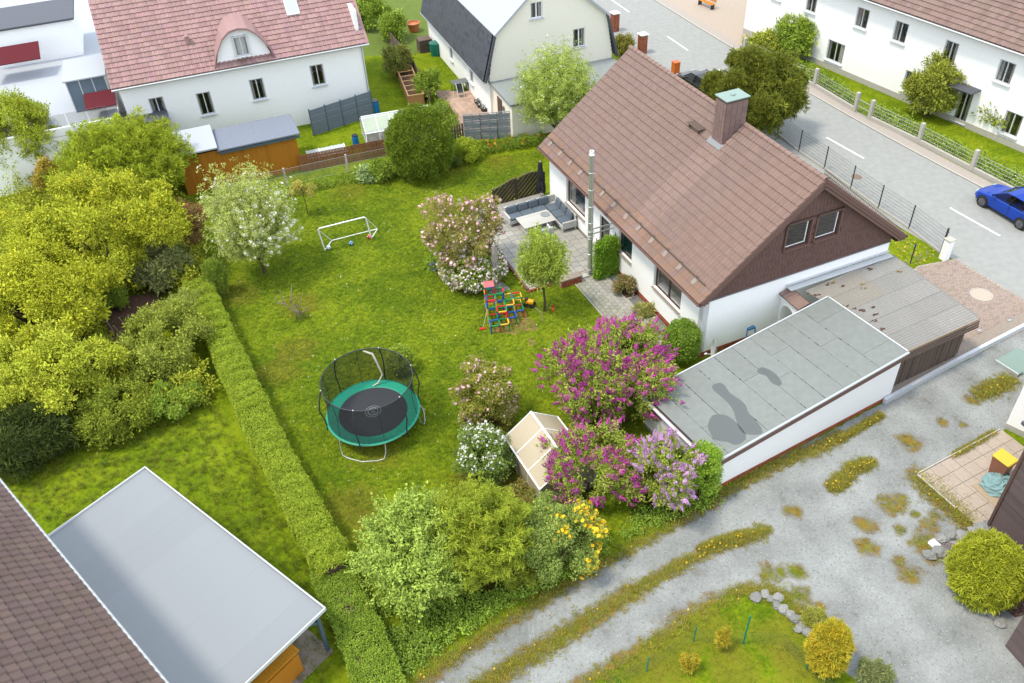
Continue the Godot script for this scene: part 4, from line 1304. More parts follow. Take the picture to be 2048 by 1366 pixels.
	part(F, "base_box", sh().cbox(Vector3(0, 0.13, 0), Vector3(0.3, 0.26, 0.3), 0.02), M.concrete)
	var yy := 0.26
	for k in 7:
		part(F, "pipe_section", sh().tube([Vector3(0, yy, 0), Vector3(0, yy + 0.97, 0)], 0.135, 20), M.steel)
		part(F, "clamp", sh().lathe(Vector3(0, yy + 0.94, 0), [Vector2(0.135, 0), Vector2(0.152, 0.01), Vector2(0.152, 0.045), Vector2(0.135, 0.055)], 20), M.steel)
		yy += 0.97
	part(F, "cowl", sh().lathe(Vector3(0, yy, 0), [Vector2(0.14, 0), Vector2(0.115, 0.08), Vector2(0.115, 0.22), Vector2(0.09, 0.22), Vector2(0.09, 0.02)], 20), mk("bright_steel", Color(0.8, 0.8, 0.8), 0.25))
	part(F, "soot", sh().lathe(Vector3(0, yy + 0.15, 0), [Vector2(0.09, 0), Vector2(0, 0.001)], 16), M.anthracite)
	for y in [2.35, 2.65]: part(F, "wall_bracket", sh().cbox(Vector3(0.72, y, -0.1), Vector3(1.4, 0.06, 0.05), 0.005).cbox(Vector3(0.0, y, 0), Vector3(0.3, 0.05, 0.3), 0.01), M.galvanised)

	# trellis wall that carries the climber
	var tr := thing("trellis_screen", "timber trellis screen overgrown by a green climber", "trellis", hw(-1.28, 7.95), HOUSE_TURN)
	for k in 5: part(tr, "batten", sh().cbox(Vector3(0.05 + k * 0.28, 1.3, 0), Vector3(0.035, 2.5, 0.03), 0.004), M.plank_old)
	for k in 8: part(tr, "rail", sh().cbox(Vector3(0.6, 0.25 + k * 0.31, 0.03), Vector3(1.2, 0.03, 0.025), 0.004), M.plank_old)
	vine = thing("climbing_vine", "bright green climber covering the trellis between flue and window", "climber", hw(-1.28, 7.95), HOUSE_TURN)

	# lounge furniture
	var S := thing("corner_sofa", "grey wicker corner sofa with slate blue cushions on the patio", "sofa", hw(0, 0, 0.2), HOUSE_TURN)
	var wk := func(c: Vector3, s: Vector3): part(S, "wicker_panel", sh().cbox(c, s, 0.02), M.wicker)
	wk.call(Vector3(-1.75, 0.3, -14.75), Vector3(3.3, 0.24, 0.9)); wk.call(Vector3(-0.55, 0.3, -13.36), Vector3(0.9, 0.24, 1.86))
	wk.call(Vector3(-1.75, 0.58, -15.16), Vector3(3.36, 0.66, 0.09)); wk.call(Vector3(-0.12, 0.58, -13.8), Vector3(0.09, 0.66, 2.7))
	wk.call(Vector3(-3.42, 0.42, -14.75), Vector3(0.09, 0.46, 0.9)); wk.call(Vector3(-0.55, 0.42, -12.42), Vector3(0.9, 0.46, 0.09))
	for p in [[-3.38, -14.36], [-3.38, -15.12], [-0.96, -12.44], [-0.15, -12.44], [-0.15, -15.12], [-1.0, -14.3]]: part(S, "leg", sh().cbox(Vector3(p[0], 0.09, p[1]), Vector3(0.06, 0.18, 0.06), 0.006), M.wicker)
	var blue := mk("cushion", Color(0.10, 0.125, 0.155), 0.95, "fine", 0.12)
	for k in 3: part(S, "seat_cushion", sh().cbox(Vector3(-2.98 + k * 0.79, 0.49, -14.68), Vector3(0.77, 0.15, 0.76), 0.04), blue)
	for k in 3: part(S, "seat_cushion", sh().cbox(Vector3(-0.58, 0.49, -12.86 - k * 0.78), Vector3(0.78, 0.15, 0.76), 0.04), blue)
	for k in 4: part(S, "back_cushion", sh().cbox(Vector3(-3.0 + k * 0.68, 0.76, -14.98), Vector3(0.65, 0.46, 0.18), 0.06, Basis(Vector3.RIGHT, -0.22) * Basis(Vector3(0, 0, 1), rr(-0.04, 0.04))), blue)
	for k in 3: part(S, "back_cushion", sh().cbox(Vector3(-0.28, 0.76, -12.92 - k * 0.7), Vector3(0.18, 0.46, 0.66), 0.06, Basis(Vector3(0, 0, 1), -0.24) * Basis(Vector3.RIGHT, rr(-0.04, 0.04))), blue)
	var tb := thing("patio_table", "pale grey slatted patio table in front of the corner sofa", "table", hw(-2.17, 13.48, 0.2), HOUSE_TURN)
	var tmat := mk("table_top", Color(0.46, 0.45, 0.42), 0.7, "wood", 0.5)
	for k in 9: part(tb, "top_slat", sh(Color.WHITE * rr(0.9, 1.05)).cbox(Vector3(0, 0.68, -0.56 + k * 0.14), Vector3(2.0, 0.035, 0.136), 0.006), tmat)
	part(tb, "top_frame", sh().cbox(Vector3(0, 0.645, 0), Vector3(1.9, 0.04, 1.16), 0.006), M.wicker)
	for x in [-0.72, 0.72]:
		part(tb, "leg", sh().cbox(Vector3(x, 0.32, 0.0), Vector3(0.1, 0.62, 0.82), 0.02), M.wicker)
	var tray := thing("round_tray", "dark round tray lying on the grey patio table", "tray", hw(-1.5, 13.65, 0.9))
	part(tray, "plate", sh().lathe(Vector3.ZERO, [Vector2(0.0, 0.0), Vector2(0.27, 0.0), Vector2(0.28, 0.02), Vector2(0.26, 0.012), Vector2(0, 0.01)], 24), mk("tray_grey", Color(0.22, 0.24, 0.25), 0.6, "fine", 0.1))
	var ac := thing("wicker_armchair", "white wicker armchair with dark cushion pulled to the table", "armchair", hw(-2.15, 12.45, 0.2), HOUSE_TURN)
	var aw := mk("wicker_pale", Color(0.62, 0.62, 0.6), 0.8, "grain", 0.08, 0, 0.6)
	part(ac, "seat_base", sh().cbox(Vector3(0, 0.3, 0), Vector3(0.76, 0.22, 0.72), 0.02), aw)
	part(ac, "backrest", sh().cbox(Vector3(0, 0.56, 0.36), Vector3(0.8, 0.66, 0.08), 0.03, Basis(Vector3.RIGHT, 0.12)), aw)
	for x in [-0.38, 0.38]: part(ac, "armrest", sh().cbox(Vector3(x, 0.42, -0.02), Vector3(0.08, 0.46, 0.72), 0.025), aw)
	for p in [[-0.37, -0.33], [0.37, -0.33], [-0.37, 0.36], [0.37, 0.36]]: part(ac, "leg", sh().cbox(Vector3(p[0], 0.1, p[1]), Vector3(0.05, 0.2, 0.05), 0.006), aw)
	part(ac, "seat_cushion", sh().cbox(Vector3(0, 0.46, -0.02), Vector3(0.64, 0.12, 0.64), 0.04), blue)
	# weave of the wicker: thin upright canes on the panels one sees
	var wv := sh()
	for k in 15: wv.tube([Vector3(-0.37 + k * 0.053, 0.28, 0.405), Vector3(-0.37 + k * 0.053, 0.86, 0.475)], 0.011, 5)
	part(ac, "cane_weave", wv, aw, true)
	wv = sh()
	for k in 16: wv.tube([Vector3(-0.98 + k * 0.057, 0.2, -12.37), Vector3(-0.98 + k * 0.057, 0.66, -12.37)], 0.011, 5)
	part(S, "cane_weave", wv, M.wicker, true)

	# closed parasols
	var dp := thing("dark_parasol", "closed anthracite parasol standing in the house corner", "parasol", hw(-0.42, 16.5, 0.0), HOUSE_TURN)
	parasol(dp, 2.6, 0.26, Color(0.028, 0.03, 0.035), 0.7)
	part(dp, "base", sh().lathe(Vector3.ZERO, [Vector2(0.0, 0), Vector2(0.28, 0), Vector2(0.28, 0.06), Vector2(0.04, 0.1)], 16), M.anthracite)
	var bp := thing("beige_parasol", "closed beige parasol on grey slab among white azaleas", "parasol", Vector3(-0.67, 0, -37.48))
	parasol(bp, 2.75, 0.21, Color(0.46, 0.41, 0.38), 0.55)
	part(bp, "foot", sh().cbox(Vector3(0, 0.06, 0), Vector3(0.5, 0.08, 0.5), 0.01), M.concrete)
	var pl := thing("paving_plate", "square light slab under the beige parasol", "slab", Vector3(-0.75, 0, -37.35), 34.0)
	part(pl, "plate", sh().cbox(Vector3(-0.32, 0.012, 0), Vector3(0.6, 0.025, 1.2), 0.006), M.slab_4)
	part(pl, "plate", sh().cbox(Vector3(0.32, 0.012, 0), Vector3(0.6, 0.025, 1.2), 0.006), M.slab_3)

	# wavy topped lattice fence, dark stained
	var wf := thing("wavy_fence", "dark brown diagonal slat fence with wavy top behind the sofa", "fence", HOUSE_AT, HOUSE_TURN)
	for pn in [[-3.3, -1.82, 1.25, 1.62], [-1.72, 0.1, 1.4, 1.75]]:
		var x0: float = pn[0]
		var x1: float = pn[1]
		var top := func(x: float) -> float:
			var t := (x - x0) / (x1 - x0)
			return lerpf(pn[2], pn[3], smoothstep(0.0, 1.0, t)) if pn[0] < -2.0 else pn[2] + 0.34 * sin(PI * (0.12 + t * 0.75))
		var rail := []
		for k in 13: rail.append(Vector3(lerpf(x0, x1, k / 12.0), top.call(lerpf(x0, x1, k / 12.0)), -17.1))
		part(wf, "top_rail", sh().tube(rail, 0.035, 6), M.plank_old)
		part(wf, "bottom_rail", sh().cbox(Vector3((x0 + x1) / 2, 0.14, -17.1), Vector3(x1 - x0, 0.06, 0.05), 0.006), M.fence_dark)
		for x in [x0, x1]: part(wf, "post", sh().cbox(Vector3(x, top.call(x) / 2, -17.1), Vector3(0.09, top.call(x), 0.09), 0.008), M.fence_dark)
		var n := int((x1 - x0 + 1.6) / 0.155)
		for k in n:
			# slats at 45 degrees, cut by the frame
			var sx := x0 - 1.6 + k * 0.155
			var lo := Vector2(sx, 0.16)
			var hi := Vector2(sx + 1.75, 1.91)
			var best_lo := -1.0
			var best_hi := -1.0
			for q in 71:
				var t := q / 70.0
				var p := lo.lerp(hi, t)
				if p.x > x0 + 0.03 and p.x < x1 - 0.03 and p.y < top.call(p.x) - 0.02:
					if best_lo < 0: best_lo = t
					best_hi = t
			if best_hi - best_lo > 0.06:
				var a := lo.lerp(hi, best_lo)
				var b := lo.lerp(hi, best_hi)
				part(wf, "slat", sh(Color.WHITE * rr(0.7, 1.5)).cbox(Vector3((a.x + b.x) / 2, (a.y + b.y) / 2, -17.1 + 0.015 * (k % 2)), Vector3((b - a).length(), 0.095, 0.014), 0.003, Basis(Vector3(0, 0, 1), PI / 4)), M.fence_dark)

var vine: Node3D

func parasol(o: Node3D, h: float, r: float, c: Color, low: float) -> void:
	part(o, "pole", sh().tube([Vector3(0, 0.05, 0), Vector3(0, h, 0)], 0.026, 10), M.galvanised)
	var s := sh(c)
	var n := 24
	for i in 7:
		for k in n:
			var q := []
			for e in [[i, k], [i, k + 1], [i + 1, k + 1], [i + 1, k]]:
				var t: float = e[0] / 7.0
				var a: float = TAU * e[1] / n
				var fold: float = 1.0 + (0.28 if int(e[1]) % 3 == 0 else -0.22) * t
				var rad: float = (0.035 + r * (0.35 + 0.65 * t) * (0.8 if t > 0.9 else 1.0)) * fold * (0.65 if absf(t - 0.62) < 0.08 else 1.0)
				q.append(Vector3(cos(a) * rad, h - 0.05 - (h - low) * t * (1.0 + 0.05 * sin(a * 4.0)), -sin(a) * rad))
			s.quad(q[3], q[2], q[1], q[0])
	s.lathe(Vector3(0, h - 0.06, 0), [Vector2(r * 0.4, 0), Vector2(0.03, 0.07), Vector2(0, 0.1)], 12)
	part(o, "canopy", s, M.cloth)
	part(o, "finial", sh().ball(Vector3(0, h + 0.06, 0), Vector3(0.03, 0.04, 0.03), 8, 6), M.white_paint)
	part(o, "strap", sh(c * 0.8).lathe(Vector3(0, lerpf(h, low, 0.62), 0), [Vector2(r * 0.72, -0.03), Vector2(r * 0.76, 0), Vector2(r * 0.72, 0.03)], 16), M.cloth)

# ---------------------------------------------------------------- toys and things on the lawn
func garden_things() -> void:
	# trampoline with its safety net
	var t := thing("trampoline", "round trampoline with black safety net and green edge pad", "trampoline", Vector3(-6.33, 0, -27.65))
	var mh := 0.85
	var R := 2.05
	var ring := []
	for k in 49: ring.append(Vector3(cos(TAU * k / 48) * R, mh - 0.02, -sin(TAU * k / 48) * R))
	part(t, "frame_ring", sh().tube(ring, 0.028, 8, false), M.galvanised)
	part(t, "jumping_mat", sh().lathe(Vector3(0, mh, 0), [Vector2(1.56, -0.004), Vector2(1.56, 0.0), Vector2(0, 0.0)], 48), mk("mat_black", Color(0.03, 0.033, 0.04), 0.75, "fine", 0.1))
	for k in 8:
		var s := sh(Color.WHITE * rr(0.92, 1.06))
		for j in 6:
			var a0 := TAU * (k + j / 6.0 + 0.005) / 8.0
			var a1 := TAU * (k + (j + 1) / 6.0 - 0.005 * float(j == 5)) / 8.0
			var d0 := Vector3(cos(a0), 0, -sin(a0))
			var d1 := Vector3(cos(a1), 0, -sin(a1))
			var up := Vector3(0, mh + 0.035, 0)
			var ed := Vector3(0, mh + 0.004, 0)
			s.quad(d0 * 1.58 + up, d0 * 2.02 + up, d1 * 2.02 + up, d1 * 1.58 + up)
			s.quad(d0 * 1.53 + ed, d0 * 1.58 + up, d1 * 1.58 + up, d1 * 1.53 + ed)
			s.quad(d0 * 2.02 + up, d0 * 2.09 + ed, d1 * 2.09 + ed, d1 * 2.02 + up)
		part(t, "edge_pad", s, mk("pad_green", Color(0.008, 0.24, 0.155), 0.55) if k == 0 else M.pad_green)
	# round emblem printed on the mat
	var em := sh(Color(0.16, 0.18, 0.19))
	em.lathe(Vector3(0, mh + 0.004, 0), [Vector2(0.36, 0), Vector2(0.33, 0)], 32)
	em.lathe(Vector3(0, mh + 0.004, 0), [Vector2(0.25, 0), Vector2(0.2, 0)], 32)
	for p in [[[0.08, 0.1], [-0.07, 0.09], [-0.09, 0.02], [0.07, -0.03], [0.08, -0.1], [-0.08, -0.1]]]:
		for i in p.size() - 1: em.bar(Vector3(p[i][0], mh + 0.004, -p[i][1]), Vector3(p[i + 1][0], mh + 0.004, -p[i + 1][1]), 0.03, 0.004)
	part(t, "printed_emblem", em, M.plastic)
	var top := 2.85
	var tr := []
	for k in 49: tr.append(Vector3(cos(TAU * k / 48) * 1.98, top, -sin(TAU * k / 48) * 1.98))
	part(t, "net_ring", sh().tube(tr, 0.022, 8, false), M.anthracite)
	var net := sh()
	for k in 48:
		var d0 := Vector3(cos(TAU * k / 48), 0, -sin(TAU * k / 48))
		var d1 := Vector3(cos(TAU * (k + 1) / 48), 0, -sin(TAU * (k + 1) / 48))
		net.quad(d0 * 2.0 + Vector3(0, mh + 0.02, 0), d1 * 2.0 + Vector3(0, mh + 0.02, 0), d1 * 1.9 + Vector3(0, 1.9, 0), d0 * 1.9 + Vector3(0, 1.9, 0))
		net.quad(d0 * 1.9 + Vector3(0, 1.9, 0), d1 * 1.9 + Vector3(0, 1.9, 0), d1 * 1.97 + Vector3(0, top, 0), d0 * 1.97 + Vector3(0, top, 0))
	part(t, "safety_net", net, M.net)
	for k in 6:
		var a := TAU * (k + 0.32) / 6.0
		var d := Vector3(cos(a), 0, -sin(a))
		part(t, "net_pole", sh().tube([d * 2.1 + Vector3(0, 0.55, 0), d * 2.1 + Vector3(0, 1.1, 0), d * 2.24 + Vector3(0, 1.75, 0), d * 2.16 + Vector3(0, 2.3, 0), d * 1.99 + Vector3(0, top, 0)], 0.03, 8), M.anthracite)
		part(t, "net_pole_cap", sh().ball(d * 1.99 + Vector3(0, top + 0.03, 0), Vector3(0.035, 0.035, 0.035), 8, 6), M.galvanised)
		var a2 := TAU * (k + 0.82) / 6.0
		var d2 := Vector3(cos(a2), 0, -sin(a2))
		part(t, "net_seam", sh().tube([d2 * 2.0 + Vector3(0, mh, 0), d2 * 1.91 + Vector3(0, 1.9, 0), d2 * 1.98 + Vector3(0, top, 0)], 0.012, 6), M.anthracite)
	for k in 3:
		var a := TAU * (k + 0.16) / 3.0
		var pts := []
		for q in [[-0.52, 0.82, 2.05], [-0.5, 0.35, 2.12], [-0.44, 0.05, 2.2], [-0.3, 0.03, 2.22], [0.0, 0.03, 2.25], [0.3, 0.03, 2.22], [0.44, 0.05, 2.2], [0.5, 0.35, 2.12], [0.52, 0.82, 2.05]]:
			pts.append(Vector3(cos(a + q[0]) * q[2], q[1], -sin(a + q[0]) * q[2]))
		part(t, "leg", sh().tube(pts, 0.026, 8), M.galvanised)
	part(t, "entry_strap", sh(Color(0.62, 0.58, 0.48)).tube([Vector3(-0.35, 2.75, -1.95), Vector3(0.05, 2.6, -1.88), Vector3(0.2, 2.1, -1.82), Vector3(0.35, 1.4, -1.8), Vector3(0.1, 0.98, -1.7), Vector3(-0.15, 0.9, -1.6)], [0.035, 0.06, 0.05, 0.04, 0.04, 0.025], 6), M.cloth)

	# football goal and balls
	var g := thing("football_goal", "small white tubular football goal on the lawn", "goal", Vector3.ZERO)
	var a := Vector3(-10.45, 0, -41.89)
	var b := Vector3(-7.85, 0, -42.87)
	var up := Vector3(0, 1.55, 0)
	var lean := Vector3(-0.12, 0, 0.1)
	var back := Vector3(0.28, 0, -0.95)
	part(g, "front_frame", sh().tube([a, a + up * 0.94 + lean * 0.9, a + up + lean + (b - a) * 0.03, b + up + lean - (b - a) * 0.03, b + up * 0.94 + lean * 0.9, b], 0.042, 8), M.white_paint)
	for p in [a, b]: part(g, "side_bar", sh().tube([p + Vector3(0, 0.03, 0), p + back + Vector3(0, 0.03, 0)], 0.03, 8).tube([p + back + Vector3(0, 0.03, 0), p + up * 0.97 + lean], 0.022, 8), M.white_paint)
	part(g, "ground_bar", sh().tube([a + back + Vector3(0, 0.03, 0), b + back + Vector3(0, 0.03, 0)], 0.03, 8), M.white_paint)
	for o in [["white_ball", "white football beside the goal post", Vector3(-10.23, 0, -42.02), Color(0.72, 0.78, 0.8)], ["blue_ball", "blue football lying in the goal mouth", Vector3(-8.97, 0, -42.31), Color(0.05, 0.2, 0.42)], ["red_ball", "red football by the goal post near the magnolia", Vector3(-7.97, 0, -42.88), Color(0.55, 0.02, 0.03)]]:
		var ball := thing(o[0], o[1], "ball", o[2], 20.0, "balls at the goal")
		part(ball, "skin", sh(o[3]).ball(Vector3(0, 0.13, 0), Vector3(0.13, 0.13, 0.13), 18, 12), M.plastic)
		var pa := sh(Color(0.75, 0.75, 0.75) if o[3].r < 0.6 else Color(0.1, 0.1, 0.12))
		for d in [Vector3(0, 1, 0.2), Vector3(1, 0.4, 0.5), Vector3(-0.9, 0.5, 0.4), Vector3(0.1, 0.2, 1)]: pa.ball(Vector3(0, 0.13, 0) + d.normalized() * 0.1, Vector3(0.042, 0.042, 0.042), 8, 6)
		part(ball, "panel", pa, M.plastic)

	# climbing frame of coloured tubes
	var c := thing("climbing_toy", "climbing frame of red, yellow, green and blue plastic tubes", "climbing frame", Vector3(-1.01, 0, -33.57), 8.0)
	var hues := [Color(0.55, 0.02, 0.025), Color(0.62, 0.42, 0.03), Color(0.01, 0.24, 0.06), Color(0.015, 0.09, 0.36)]
	var tm := []
	for k in 4: tm.append(mk("tube_%d" % k, hues[k], 0.4, "", 1.0, 0, 0, false))
	var q := 0.46
	var tall := {Vector2i(0, 0): 1, Vector2i(1, 0): 1, Vector2i(1, 1): 2, Vector2i(2, 1): 1, Vector2i(0, 1): 1, Vector2i(0, 2): 3, Vector2i(1, 2): 2, Vector2i(2, 2): 2, Vector2i(3, 2): 1, Vector2i(0, 3): 4, Vector2i(1, 3): 3, Vector2i(2, 3): 2, Vector2i(3, 3): 2}
	var done := {}
	var knots := {}
	var tubes := sh().tube([Vector3(0.03, 0, 0), Vector3(q - 0.03, 0, 0)], 0.04, 8).mesh()
	for cell in tall:
		for k in tall[cell]:
			if rng.randf() < 0.12 and k < tall[cell] - 1: continue
			for e in [[0, 0, 0, 0], [0, 0, 1, 0], [0, 1, 0, 0], [0, 1, 1, 0], [1, 0, 0, 0], [1, 1, 0, 0], [1, 0, 1, 0], [1, 1, 1, 0], [2, 0, 0, 0], [2, 1, 0, 0], [2, 0, 1, 0], [2, 1, 1, 0]]:
				var o := Vector3i(cell.x, k, -cell.y)
				if e[0] == 0: o += Vector3i(0, e[2], -e[1])
				elif e[0] == 1: o += Vector3i(e[1], 0, -e[2])
				else: o += Vector3i(e[1], e[2], 0)
				if e[0] != 1 and o.y == 0: continue
				var key := [o, e[0]]
				if done.has(key): continue
				done[key] = true
				var m := part(c, "tube", tubes, tm[rng.randi() % 4])
				var p := Vector3(o) * q + Vector3(0, 0.03, 0)
				m.transform = Transform3D([Basis(), Basis(Vector3(0, 0, 1), PI / 2), Basis(Vector3.UP, PI / 2)][e[0]], p)
				knots[o] = true
				knots[o + [Vector3i(1, 0, 0), Vector3i(0, 1, 0), Vector3i(0, 0, -1)][e[0]]] = true
	var km := sh().ball(Vector3.ZERO, Vector3(0.046, 0.046, 0.046), 8, 6).mesh()
	for o in knots: part(c, "joint", km, M.anthracite).position = Vector3(o) * q + Vector3(0, 0.03, 0)
	part(c, "roof_panel", sh(Color(0.55, 0.12, 0.13)).cbox(Vector3(q * 0.5, q * 4 + 0.07, -q * 3.5), Vector3(q * 1.1, 0.03, q * 1.1), 0.008), M.plastic)
	part(c, "slide_rope", sh(Color(0.5, 0.5, 0.47)).tube([Vector3(0, q * 2, -q * 2), Vector3(-0.35, 0.12, -q * 1.0)], 0.014, 6), M.cloth)
	part(c, "swing_seat", sh(hues[0]).cbox(Vector3(-0.38, 0.08, -q * 0.95), Vector3(0.3, 0.04, 0.14), 0.01), M.plastic)

	# toy excavator
	var x := thing("toy_excavator", "yellow toy excavator with black wheels beside the climbing frame", "toy", Vector3(0.94, 0, -35.68), -20.0)
	var yl := Color(0.72, 0.33, 0.01)
	part(x, "body", sh(yl).cbox(Vector3(0.1, 0.3, 0), Vector3(0.42, 0.18, 0.26), 0.03), M.plastic)
	part(x, "seat", sh(Color(0.02, 0.02, 0.02)).cbox(Vector3(-0.08, 0.42, 0), Vector3(0.12, 0.16, 0.2), 0.02), M.plastic)
	for p in [[-0.1, 0.15], [-0.1, -0.15], [0.25, 0.15], [0.25, -0.15]]: part(x, "wheel", sh().tube([Vector3(p[0], 0.13, p[1] - 0.04), Vector3(p[0], 0.13, p[1] + 0.04)], 0.13, 16), M.tyre)
	part(x, "digger_arm", sh(yl).bar(Vector3(-0.15, 0.36, 0), Vector3(-0.55, 0.5, 0), 0.06, 0.06).bar(Vector3(-0.55, 0.5, 0), Vector3(-0.75, 0.3, 0), 0.05, 0.05), M.plastic)
	part(x, "bucket", sh(Color(0.03, 0.03, 0.03)).cbox(Vector3(-0.76, 0.24, 0), Vector3(0.14, 0.12, 0.18), 0.02), M.plastic)
	var stick := thing("wooden_stick", "long pale stick lying across the lawn by the toy excavator", "stick", Vector3(1.09, 0, -35.66))
	part(stick, "wood", sh().tube([Vector3(0, 0.1, 0), Vector3(0.3, 0.07, 0.4), Vector3(0.55, 0.03, 0.72), Vector3(1.63, 0, -34.29) - Vector3(1.09, 0, -35.66) + Vector3(0, 0.02, 0)], [0.022, 0.026, 0.024, 0.015], 7), M.bark_pale)
	part(stick, "stub", sh().tube([Vector3(0.3, 0.07, 0.4), Vector3(0.36, 0.1, 0.38)], [0.014, 0.008], 5), M.bark_pale)
	var gn := thing("garden_gnome", "small orange and red garden figure at the foot of the young tree", "garden figure", Vector3(2.2, 0, -35.14))
	part(gn, "figure", sh(Color(0.6, 0.16, 0.02)).lathe(Vector3.ZERO, [Vector2(0.0, 0), Vector2(0.09, 0.0), Vector2(0.1, 0.1), Vector2(0.07, 0.22), Vector2(0.045, 0.26)], 12), M.plastic)
	part(gn, "hat", sh(Color(0.5, 0.04, 0.04)).lathe(Vector3(0, 0.3, 0), [Vector2(0.065, 0.0), Vector2(0.04, 0.09), Vector2(0, 0.18)], 10).ball(Vector3(0, 0.28, 0), Vector3(0.055, 0.055, 0.055), 10, 8), M.plastic)

	# tan panelled greenhouse between the shrubs
	var gh := thing("garden_greenhouse", "small gabled greenhouse with tan panels and white strips among shrubs", "greenhouse", Vector3(0.62, 0, -25.8), 90.0 - 65.8)
	# local z runs along the ridge towards the camera, x across
	var gw := 1.25
	var gl := 3.2
	var rid := 2.1
	var ev := 1.2
	var tan := mk("tan_panel", Color(0.42, 0.36, 0.26), 0.55, "wood", 0.35, 0.6)
	for sd in [-1.0, 1.0]:
		for k in 3:
			var z0 := k * gl / 3 + 0.02
			var z1 := (k + 1) * gl / 3 - 0.02
			var mid := Vector3(sd * gw / 2, (rid + ev) / 2, (z0 + z1) / 2)
			var up2 := Vector3(-sd * gw, rid - ev, 0).normalized()
			var bs := Basis(up2, Vector3(0, 0, 1).cross(up2), Vector3(0, 0, 1))
			part(gh, "roof_panel", sh(Color.WHITE * rr(0.93, 1.08)).cbox(mid, Vector3(Vector2(gw, rid - ev).length(), 0.02, z1 - z0), 0.004, bs), tan)
			part(gh, "side_panel", sh(Color.WHITE * rr(0.9, 1.05)).cbox(Vector3(sd * gw, ev / 2, (z0 + z1) / 2), Vector3(0.02, ev - 0.06, z1 - z0), 0.004), tan)
		for k in 4:
			var z := k * gl / 3
			part(gh, "white_strip", sh().bar(Vector3(0, rid + 0.015, z), Vector3(sd * (gw + 0.02), ev + 0.015, z), 0.045, 0.03), M.white_paint)
			part(gh, "white_strip", sh().bar(Vector3(sd * (gw + 0.005), ev, z), Vector3(sd * (gw + 0.005), 0.0, z), 0.045, 0.045), M.white_paint)
		part(gh, "eave_strip", sh().bar(Vector3(sd * (gw + 0.02), ev, -0.02), Vector3(sd * (gw + 0.02), ev, gl + 0.02), 0.06, 0.05), M.white_paint)
	part(gh, "ridge_strip", sh().bar(Vector3(0, rid + 0.03, -0.02), Vector3(0, rid + 0.03, gl + 0.02), 0.09, 0.04), M.white_paint)
	for z in [0.0, gl]:
		var e := sh()
		e.xf = Transform3D(Basis(Vector3(1, 0, 0), Vector3(0, 0, 1), Vector3(0, -1, 0)), Vector3(0, 0, z))
		e.prism([Vector2(-gw, 0), Vector2(gw, 0), Vector2(gw, -ev), Vector2(0, -rid), Vector2(-gw, -ev)], -0.01, 0.01)
		part(gh, "end_panel", e, tan)


